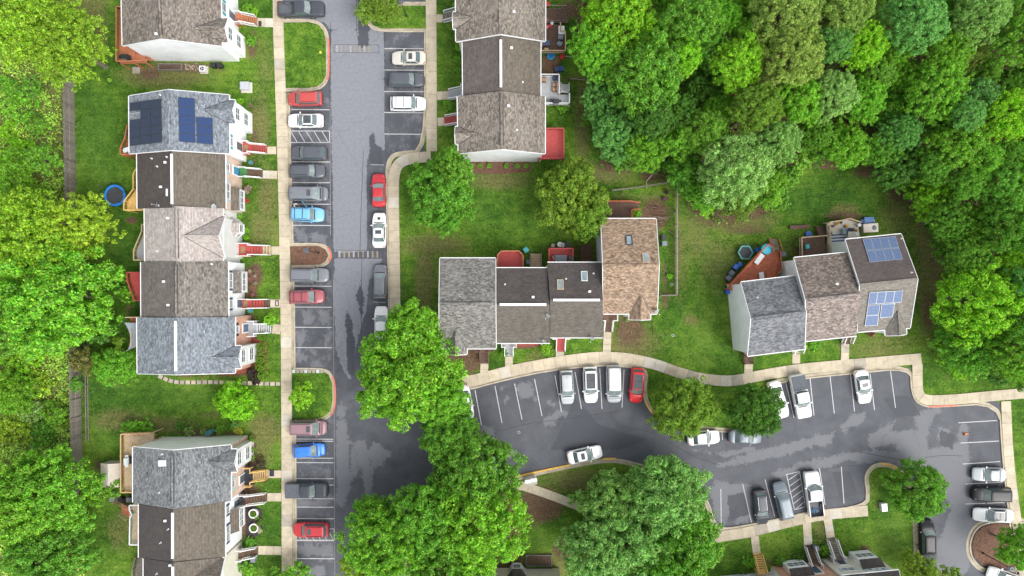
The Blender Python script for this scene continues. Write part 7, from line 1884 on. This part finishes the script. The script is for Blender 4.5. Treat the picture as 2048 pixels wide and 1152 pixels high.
# the small shed
c = P(219, 951, 2.0)
sh = empty('garden_shed', (c.x, c.y, 0), 0, 'small beige garden shed with ribbed roof beside the timber deck', 'shed')
mb = MB(); w, l = 2.5, 3.1; o = Vector((c.x, c.y, 0)); mb.box(c.x-w/2+.08, c.y-l/2+.08, 0, c.x+w/2-.08, c.y+l/2-.08, 1.85); mb.build('wall', mat('shed_beige', (0.50,0.44,0.37), .7, .1), sh)
mb = MB()
for s in (-1, 1):
    for k in range(13):
        y0 = c.y-l/2+l*k/13+.01; y1 = y0+l/13-.02; mb.slab([(c.x,y0,2.25),(c.x+s*w/2,y0,1.85),(c.x+s*w/2,y1,1.85),(c.x,y1,2.25)], .05)
mb.build('roof_panel', mat('shed_roof', (0.52,0.45,0.38), .7, .12, 2), sh)
mb = MB(); mb.bar((c.x,c.y-l/2-.03,2.29),(c.x,c.y+l/2+.03,2.29), .14, .05); mb.build('ridge_cap', GREYW, sh)
# shade sail
q = [P(238,634,2.6), P(249,645,3.0), P(275,646,3.4), P(276,692,3.4), P(256,700,3.0)]
sail = empty('shade_sail', (q[2]+q[3])/2 - Vector((0,0,.0)), 0, 'grey shade sail stretched over the rust coloured deck', 'shade sail')
A, B_, C_, D_ = q[1], q[2], q[3], q[4]
mb = MB(); N = 10; v = []
for i in range(N+1):
    for j in range(N+1):
        u, w_ = i/N, j/N
        p = A.lerp(B_, u).lerp(D_.lerp(C_, u), w_)
        cen = (A+B_+C_+D_)/4; k = .26*(math.sin(math.pi*w_)*(1-u)**2); p = p + Vector((1,0,0))*k*3.2*.6 + Vector((0,0,-.25*math.sin(math.pi*u)*math.sin(math.pi*w_))); v.append(p)
mb.add(v, [(i*(N+1)+j, (i+1)*(N+1)+j, (i+1)*(N+1)+j+1, i*(N+1)+j+1) for i in range(N) for j in range(N)]); mb.build('fabric', mat('sail_fabric', (0.30,0.32,0.37), .9, .06), sail, smooth=True)
mb = MB(); mb.tube([A, q[0]], .012, 5); mb.tube([q[0], P(238,634,0)], .05, 8); mb.tube([D_, P(253,702,2.9), P(253,702,0)], .05, 8); mb.build('pole', GALV, sail)
# grill on the timber deck and others
def grill(px, py, z, label, m=GREYW, rz=0.0, w=1.3):
    c = P(px, py, z+1.0); c.z = z
    shape('grill', label, 'grill', c, [('cart', DKMETAL, lambda b: b.cbox((0,0,.05),w*.62,.5,.75)), ('hood', m, lambda b: (b.cbox((0,0,.80),w*.62,.56,.22), b.cbox((0,.03,1.02),w*.56,.40,.12))), ('side_shelf', m, lambda b: (b.cbox((-w*.42,0,.80),w*.2,.42,.04), b.cbox((w*.42,0,.80),w*.2,.42,.04))), ('handle', GALV, lambda b: b.tube([(-w*.22,-.33,.98),(w*.22,-.33,.98)], .018, 6))], rz)
grill(252,923,2.5,'steel grill on the large timber deck', GREYW, R90, 1.5); grill(248,113,2.3,'black covered grill on the orange deck', BLACK, 0, 1.5); grill(1112,229-27,1.6,'dark grill on the lower part of the grey railed deck', DKMETAL, 0); grill(254,299,2.4,'grey grill at the corner of the angled orange deck', GREYW, .3, 1.2); grill(1141,520,2.2,'dark grill in the corner of the cluttered red deck', DKMETAL, R90, 1.2); grill(418,865,0,'teal covered grill in the bed above the lower left end house', mat('teal_cover', (0.04,0.16,0.18), .7, .1), .5, 1.4); grill(258,266,2.4,'black covered grill tucked under the blue-grey roof edge', BLACK, R90, 1.2)
# chairs and tables on the decks
def chair(px, py, z, label, m, rz=0.0, group='deck chairs', w=.6):
    c = P(px, py, z+.5); c.z = z
    shape('patio_chair', label, 'chair', c, [('seat', m, lambda b: b.cbox((0,0,.36),w,w,.09)), ('backrest', m, lambda b: b.cbox((-w/2+.04,0,.40),.09,w,.45)), ('armrest', DKMETAL, lambda b: b.cbox((0,w/2,.58),w,.06,.04)), ('armrest', DKMETAL, lambda b: b.cbox((0,-w/2,.58),w,.06,.04))] + [('leg', DKMETAL, (lambda sx, sy: (lambda b: b.cbox((sx*w*.42, sy*w*.42, 0), .05, .05, .37)))(sx, sy)) for sx in (-1, 1) for sy in (-1, 1)], rz, group)
CUSH = mat('grey_cushion', (0.25,0.32,0.38), .9, .1); CUSB = mat('brown_cushion', (0.36,0.22,0.14), .9, .15); NAVC = mat('navy_cushion', (0.035,0.06,0.13), .9, .1)
for a in ((1121,74,1.3,'grey cushioned chair by the rail of the upper brown deck',CUSH,3.14),(1119,87,1.3,'pale blue chair in the corner of the upper brown deck',CUSH,2.5),(1088,160,1.6,'brown wicker chair left on the grey railed deck',CUSB,0.0),(1110,170,1.6,'upper brown cushion chair on the grey railed deck',CUSB,3.14),(1110,179,1.6,'lower brown cushion chair on the grey railed deck',CUSB,3.14),(1111,156,1.6,'navy chair by the rail of the grey deck',NAVC,3.14),(1110,515,2.2,'pale chair on the cluttered red deck',CUSB,.4),(1615,493,1.2,'small teal chair in the corner of the plank deck',TEALB,.2),(1104,204,1.6,'dark chair near the grill on the grey railed deck',NAVC,0)): chair(a[0],a[1],a[2],a[3],a[4],a[5])
def table(px, py, z, label, m, w, l, rz=0.0, h=.72, cat='table'):
    c = P(px, py, z+h); c.z = z
    shape('patio_table', label, cat, c, [('tabletop', m, lambda b: b.cbox((0,0,h-.05),w,l,.05))] + [('leg', DKMETAL, (lambda sx, sy: (lambda b: b.cbox((sx*w*.43, sy*l*.43, 0), .06, .06, h-.05)))(sx, sy)) for sx in (-1, 1) for sy in (-1, 1)], rz)
table(1123,60,1.3,'white strewn table by the rail of the upper brown deck',WHITEP,.8,1.1); table(1091,85,1.3,'dark blue lounge table under the roof edge of the upper brown deck',mat('slate_fabric',(0.09,0.12,0.2),.8,.1),1.2,.7,0,.4); table(1122,517,2.2,'dark slab table on the cluttered red deck',GREY_BIN,1.5,.9,0); table(1519,518,1.9,'long white bench table on the red angled deck',WHITEP,.62,1.5,math.radians(-38),.45); table(1523.5,552,1.9,'white rocking bench near the slate roof',WHITEP,.6,1.0,.15,.4); table(1600,446+8,0,'dark slatted bench on the lawn beyond the plank deck',BRNW,2.6,.5,.06,.45,'bench')
# pool tub on the red deck, hot tub on the cream deck
c = P(1535,498,2.5); c.z = 1.9
shape('paddling_pool', 'round turquoise paddling pool at the tip of the red angled deck', 'pool', c, [('wall', mat('turquoise_vinyl', (0.03,0.42,0.56), .4, .1), lambda b: b.ring((0,0,0), .60, .70, 0, .45, 28)), ('pool_water', mat('pool_water', (0.06,0.50,0.66), .08, .05), lambda b: b.cyl((0,0,.0), .595, .36, 28))])
c = P(1741,456,.9); c.z = 0
shape('storage_box', 'large cream storage box with a dark cover at the right of the cream deck', 'storage box', c, [('body', mat('cream_box', (0.60,0.53,0.46), .6, .08), lambda b: b.cbox((0,0,0),1.9,1.1,.95)), ('lid', mat('cream_lid', (0.66,0.58,0.52), .6, .06), lambda b: b.cbox((0,0,.95),1.95,1.15,.06)), ('cover', GREY_BIN, lambda b: b.cyl((.45,0,1.01),.33,.14,9,.18))], .06)
c = P(1736,441,.5); c.z = 0
shape('storage_box', 'blue tarpaulin covered chest above the cream storage box', 'storage box', c, [('body', BLUE_BIN, lambda b: b.cbox((0,0,0),1.1,.7,.5)), ('tarpaulin', mat('blue_tarp', (0.10,0.2,0.42), .6, .3, 4), lambda b: b.cbox((.15,.05,.5),1.3,.85,.06,.2)), ('jug', WHITEP, lambda b: b.cyl((.75,.1,0),.2,.4,10))], -.2)
c = P(1678,481,1.2); c.z = 1.1
rug = empty('striped_rug', c, .06, 'navy and white striped outdoor rug on the cream deck', 'rug', local=True)
mb = MB(); mb.box(-.95,-1.0,.004,.95,1.0,.016); mb.build('pile', mat('rug_white', (0.55,0.57,0.6), .95, .1), rug)
mb = MB()
for k in range(5): mb.box(-.93,-.93+k*.40,.016,.93,-.93+k*.40+.17,.022)
mb.build('stripe', mat('rug_navy', (0.04,0.07,0.13), .95, .15), rug)
YF = mat('yellow_flowers', (0.65,0.33,0.02), .8, .3, 9)
for i, (x, y, lab) in enumerate(((1675,447,'uppermost'),(1693,452,'middle'),(1713,461,'lowest'))):
    c = P(x, y, 1.5); c.z = 1.1; shape('flower_pot', f'{lab} pot of yellow flowers on the cream deck', 'flower pot', c, [('pot', BRNW, lambda b: b.cyl((0,0,0),.16,.28,10,.2)), ('flowers', YF, lambda b: [b.cyl((rnd.uniform(-.22,.22),rnd.uniform(-.22,.22),rnd.uniform(.28,.45)),.06,.04,6) for _ in range(14)])], 0, 'yellow flower pots')
table(1704,470,1.1,'pale round topped table on the cream deck',mat('stone_top',(0.52,0.47,0.4),.7,.1),1.0,.9,0); chair(1702,461,1.1,'navy cushion chair above the pale table on the cream deck',NAVC,-1.57); barrel(1714,468,.3,.6,WHITEP,'white round drum at the edge of the cream deck',1.1,'drum','drum')
c = P(1668,497,1.2); c.z = 1.1; shape('side_table', 'small pale side table left of the striped rug', 'table', c, [('tabletop', WHITEP, lambda b: b.cyl((0,0,.42),.24,.03,14)), ('leg', GALV, lambda b: b.cyl((0,0,0),.03,.42,8))])
chair(1689,463,1.1,'pale blue lounge chair at the upper end of the striped rug',CUSH,-1.4,w=.7); chair(1707,478,1.1,'grey chair under the roof edge of the cream deck',GREYW,1.5)
barrel(1719,450,.24,.5,GALV,'steel drum by the corner rail of the cream deck',1.1,'drum','drum'); barrel(1725,443,.3,.7,NAVY_BIN,'navy drum outside the cream deck corner',0,'drum','drum'); barrel(1667,452,.16,.3,BRNW,'small brown pot at the left rail of the cream deck',1.1,'pot','plant_pot'); barrel(1683,445,.14,.3,TRIM,'small black pot between the yellow flower pots',1.1,'pot','plant_pot')
table(1093,118-20,1.3,'small pale stand at the lower rail of the upper brown deck',TANW,.5,.3,0)
# toys and oddments behind the upper row
c = P(1102,111,.6); c.z = .03; shape('play_table', 'blue plastic play table on the bare earth patio', 'play table', c, [('tabletop', mat('toy_blue', (0.02,0.30,0.62), .5, .1), lambda b: b.cyl((0,0,.42),.55,.07,7)), ('basin', mat('toy_blue_dark', (0.02,0.18,0.45), .5, .1), lambda b: b.cyl((0,0,.49),.30,.05,12,.36))] + [('leg', mat('toy_blue_dark', (0.02,0.18,0.45)), (lambda a: (lambda b: b.cyl((.4*math.cos(a),.4*math.sin(a),0),.05,.42,6)))(a)) for a in (0.5,2.6,4.7)])
for i, (x, y, m, lab) in enumerate(((1094,41,mat('pink_plastic',(0.55,0.22,0.2),.6,.1),'pink toy box on the upper brown deck'),(1100,52,REDPL,'red toy on the upper brown deck'),(1104,46,WHITEP,'white pail near the stairs of the upper brown deck'),(1094,54,mat('pink_plastic',(0.55,0.22,0.2)),'small pink pail at the roof edge of the upper brown deck'))): barrel(x, y, .22, .3, m, lab, 1.3, 'toy', 'toy_pail')
for (x0,y0,x1,y1,lab) in ((1140,157,1180,161,'long pale pole lying on the worn grass behind the grey deck'),(1130,113,1150,113,'short pale pole lying beside the red stool'),(1302,637,1306,668,'dark bent downspout hose on the lawn below the tan house')):
    a, b_ = P(x0,y0,.06), P(x1,y1,.06); mb = MB(); mb.tube([a, a.lerp(b_,.5)+Vector((.1,0,.01)), b_], .06, 6); mb.build('pole' if 'pole' in lab else 'hose', DEADW if 'pole' in lab else BRNW, label=lab, cat='pole' if 'pole' in lab else 'hose', loc=a)
# wood pile and stairwells
wp = P(1322,432); r4 = random.Random(3)
root = empty('branch_pile', wp, 0, 'brown pile of cut branches in the fenced yard of the tan house', 'branch pile')
for k in range(34):
    a = r4.uniform(-.5, .6)+.3; L = r4.uniform(.6, 2.0); p = wp + Vector((r4.gauss(0,.7), r4.gauss(0,1.1), r4.uniform(.05,.6))); d = Vector((math.cos(a)*L/2, -math.sin(a)*L/2, r4.uniform(-.1,.1)))
    mb = MB(); mb.tube([p-d, p+Vector((0,0,.04)), p+d], [.05,.045,.02], 5); mb.build('branch', [BARK, mat('red_twigs',(0.14,0.06,0.04)), mat('cut_branch',(0.20,0.12,0.07))][k % 3], root)
def well(px0, py0, px1, py1, label):
    a, b_ = P(px0,py0), P(px1,py1); x0,x1 = sorted((a.x,b_.x)); y0,y1 = sorted((a.y,b_.y))
    root = empty('stairwell', ((x0+x1)/2,(y0+y1)/2,0), 0, label, 'stairwell')
    mb = MB()
    for q in ((x0,y0,x1,y0+.15),(x0,y1-.15,x1,y1),(x0,y0+.15,x0+.15,y1-.15),(x1-.15,y0+.15,x1,y1-.15)): mb.box(q[0],q[1],.0,q[2],q[3],.34)
    mb.build('curb_wall', GRYW, root)
    n = 8
    for k in range(n):
        X0 = x0+.16+(x1-x0-.32)*k/n; mb = MB(); mb.box(X0+.02,y0+.16,.01,X0+(x1-x0-.32)/n-.05,y1-.16,.03+.028*k); mb.build('tread', BRNW, root)
    mb = MB(); mb.bar((x0+.1,y0+.06,1.15),(x1-.1,y0+.06,1.15),.05,.05)
    for k in range(9): mb.cbox((x0+.1+(x1-x0-.2)*k/8,y0+.06,.3),.03,.03,.83)
    mb.build('railing', DKMETAL, root)
well(318,128,366,142,'sunken basement stairwell beside the white end wall'); well(1051,1108,1104,1131,'sunken basement stairwell before the beige rear wall')
# firewood logs by the stairwell
root = empty('woodpile', P(384,134), 0, 'scattered split logs beside the air conditioner', 'woodpile')
for k in range(46):
    p = P(384+r4.uniform(-15,15), 134+r4.uniform(-7,7), .08+r4.uniform(0,.12)); a = r4.uniform(0,3.14); d = Vector((math.cos(a)*.17, math.sin(a)*.17, 0))
    mb = MB(); mb.tube([p-d, p+d], .05, 6); mb.build('log', [TANW, DEADW, BARK][k % 3], root)
# dead limbs at the wood edge
root = empty('dead_tree', P(1312,330), 0, 'bare grey dead tree leaning out of the wood edge over the yard fence', 'dead tree')
b0 = P(1312,338)
for q in ([(0,0,0),(.3,.6,2.2),(.9,1.2,4.4),(.5,2.6,5.8),(1.3,4.2,6.4),(1.1,6.0,6.9)],[(.9,1.2,4.4),(-.6,1.5,5.6),(-1.6,2.4,6.3),(-2.8,1.8,6.6)],[(.5,2.6,5.8),(-.6,3.6,6.8),(-1.0,4.6,7.2)],[(.3,.6,2.2),(1.8,.2,3.6),(2.6,1.0,4.8),(3.2,.6,5.4)],[(.0,0,.1),(-.8,-1.0,1.0),(-1.6,-1.9,1.4),(-1.5,-2.9,1.5)]):
    mb = MB(); n = len(q); mb.tube([b0+Vector(p) for p in q], [.12*(1-.75*i/(n-1)) for i in range(n)], 6); mb.build('limb', DEADW, root)
# toy ball on the top island, cone, dark spot pots in the front lawns
c = P(641,105,.15); c.z = .11; shape('toy_ball', 'yellow and green ball on the top lawn island', 'ball', c, [('shell', mat('yellow_ball', (0.62,0.60,0.05), .5, .3, 5), lambda b: (b.cyl((0,0,0),.10,.07,12,.17), b.cyl((0,0,.07),.17,.09,12,.17), b.cyl((0,0,.16),.17,.07,12,.08)))])
c = P(1933,868,.1); c.z = .008; shape('traffic_cone', 'orange traffic cone lying over in the empty bay at the right edge', 'traffic cone', c, [('cone', mat('cone_orange', (0.75,0.20,0.05), .6, .1), lambda b: b.tube([(-.3,0,.14),(.3,.08,.05)], [.14,.03], 10)), ('base', mat('cone_orange2', (0.65,0.17,0.05), .6, .1), lambda b: b.cbox((-.32,0,0),.04,.36,.34))])
c = P(516,48,.1); c.z = .105; shape('doormat', 'black mat at the foot of the orange steps', 'mat', P(520,47.5,.106), [('pile', MAT_BLK, lambda b: b.cbox((0,0,0),.42,.75,.02))]); shape('doormat', 'dark mat at the foot of the timber steps', 'mat', P(543.5,946.5,.107), [('pile', MAT_BLK, lambda b: b.cbox((0,0,0),.62,.85,.02))]); shape('doormat', 'brown framed mat at the foot of the lower red steps', 'mat', P(554,606.5,.112), [('pile', BRNW, lambda b: b.cbox((0,0,0),.52,.82,.02)), ('centre', CONC2, lambda b: b.cbox((0,0,.02),.22,.5,.006))])
# the person leaning in at the open door of the light blue suv
def person():
    c = P(587.5,408.5,1.2); c.z = .01
    root = empty('person', c, math.radians(-28), 'person in a white shirt bending at the open rear door of the light blue suv', 'person', local=True)
    V = {'pelvis':(0,0,.92,.155),'belly':(.07,0,1.08,.145),'chest':(.20,0,1.27,.16),'neck':(.33,0,1.42,.06),'lh':(0,.10,.86,.10),'lk':(.05,.12,.48,.065),'la':(-.03,.13,.09,.042),'lf':(.13,.14,.045,.04),'rh':(0,-.10,.86,.10),'rk':(.07,-.12,.48,.065),'ra':(-.05,-.13,.09,.042),'rf':(.11,-.14,.045,.04),
         'ls':(.25,.19,1.34,.07),'le':(.40,.24,1.10,.048),'lw':(.60,.16,1.06,.034),'lm':(.69,.13,1.05,.03),'rs':(.25,-.19,1.34,.07),'re':(.38,-.26,1.10,.048),'rw':(.58,-.20,1.02,.034),'rm':(.67,-.17,1.01,.03)}
    E = [('pelvis','belly'),('belly','chest'),('chest','neck'),('pelvis','lh'),('lh','lk'),('lk','la'),('la','lf'),('pelvis','rh'),('rh','rk'),('rk','ra'),('ra','rf'),('chest','ls'),('ls','le'),('le','lw'),('lw','lm'),('chest','rs'),('rs','re'),('re','rw'),('rw','rm')]
    ks = list(V); me = bpy.data.meshes.new('body'); 
    for s, m_ in ((1,'lm'),(-1,'rm')):
        b_ = V[m_]
        for i, (dy, L) in enumerate(((-.030,.075),(-.010,.09),(.010,.085),(.028,.07))):
            k1, k2 = f'{m_}f{i}', f'{m_}g{i}'; V[k1] = (b_[0]+.035, b_[1]+dy, b_[2], .009); V[k2] = (b_[0]+.035+L*.7, b_[1]+dy*1.2, b_[2]-.02, .008); ks += [k1, k2]; E += [(m_, k1), (k1, k2)]
        k1 = m_+'t'; V[k1] = (b_[0]+.03, b_[1]-s*.045, b_[2]+.01, .010); ks.append(k1); E.append((m_, k1))
    me.from_pydata([V[k][:3] for k in ks], [(ks.index(a), ks.index(b_)) for a, b_ in E], [])
    o = bpy.data.objects.new('body', me); col.objects.link(o); o.parent = root
    sk = o.modifiers.new('skin', 'SKIN'); sk.use_smooth_shade = True; su = o.modifiers.new('sub', 'SUBSURF'); su.levels = 1; su.render_levels = 2
    if not me.skin_vertices: 
        bpy.context.view_layer.objects.active = o
    sv = me.skin_vertices[0].data
    for i, k in enumerate(ks): sv[i].radius = (V[k][3], V[k][3])
    sv[0].use_root = True
    skin = mat('skin', (0.42,0.24,0.16), .6, .05); me.materials.append(skin)
    def skinned(nm, keys, ee, grow, m):
        mm = bpy.data.meshes.new(nm); mm.from_pydata([V[k][:3] for k in keys], [(keys.index(a), keys.index(b_)) for a, b_ in ee], [])
        q = bpy.data.objects.new(nm, mm); col.objects.link(q); q.parent = root
        s1 = q.modifiers.new('skin', 'SKIN'); s1.use_smooth_shade = True; s2 = q.modifiers.new('sub', 'SUBSURF'); s2.levels = 1; s2.render_levels = 2
        for i, k in enumerate(keys): mm.skin_vertices[0].data[i].radius = (V[k][3]+grow, V[k][3]+grow)
        mm.skin_vertices[0].data[0].use_root = True; mm.materials.append(m)
    V['pel2'] = (.0,0,.95,.16); V['lse'] = (.34,.225,1.20,.062); V['rse'] = (.33,-.23,1.20,.062)
    skinned('shirt', ['chest','belly','pel2','ls','lse','rs','rse'], [('chest','belly'),('belly','pel2'),('chest','ls'),('ls','lse'),('chest','rs'),('rs','rse')], .022, mat('white_shirt', (0.74,0.74,0.74), .9, .05))
    skinned('trousers', ['pelvis','lh','lk','la','rh','rk','ra'], [('pelvis','lh'),('lh','lk'),('lk','la'),('pelvis','rh'),('rh','rk'),('rk','ra')], .018, mat('dark_trousers', (0.05,0.055,0.075), .9, .1))
    # head with face and hair
    import bmesh
    def ell(nm, c, r, m, seg=14):
        bm = bmesh.new(); bmesh.ops.create_uvsphere(bm, u_segments=seg, v_segments=10, radius=1.0)
        for v in bm.verts: v.co = Vector((v.co.x*r[0]+c[0], v.co.y*r[1]+c[1], v.co.z*r[2]+c[2]))
        mm = bpy.data.meshes.new(nm); bm.to_mesh(mm); bm.free(); mm.materials.append(m); mm.polygons.foreach_set('use_smooth', [True]*len(mm.polygons))
        q = bpy.data.objects.new(nm, mm); col.objects.link(q); q.parent = root; return q
    ell('head', (.42,0,1.50), (.095,.075,.115), skin); ell('hair', (.405,0,1.535), (.098,.084,.105), mat('dark_hair', (0.03,0.02,0.015), .8, .1)); ell('nose', (.515,0,1.48), (.02,.014,.02), skin, 8)
    for s in (-1, 1): ell('ear', (.42, s*.078, 1.50), (.018,.012,.03), skin, 8); ell('eye', (.505, s*.03, 1.505), (.01,.012,.008), BLACK, 8); ell('shoe', (.03+.03*s, s*.135, .045), (.13,.048,.045), BLACK, 10)
    ell('mouth', (.505,0,1.44), (.01,.025,.006), mat('lips', (0.3,0.08,0.06)), 8)
person()
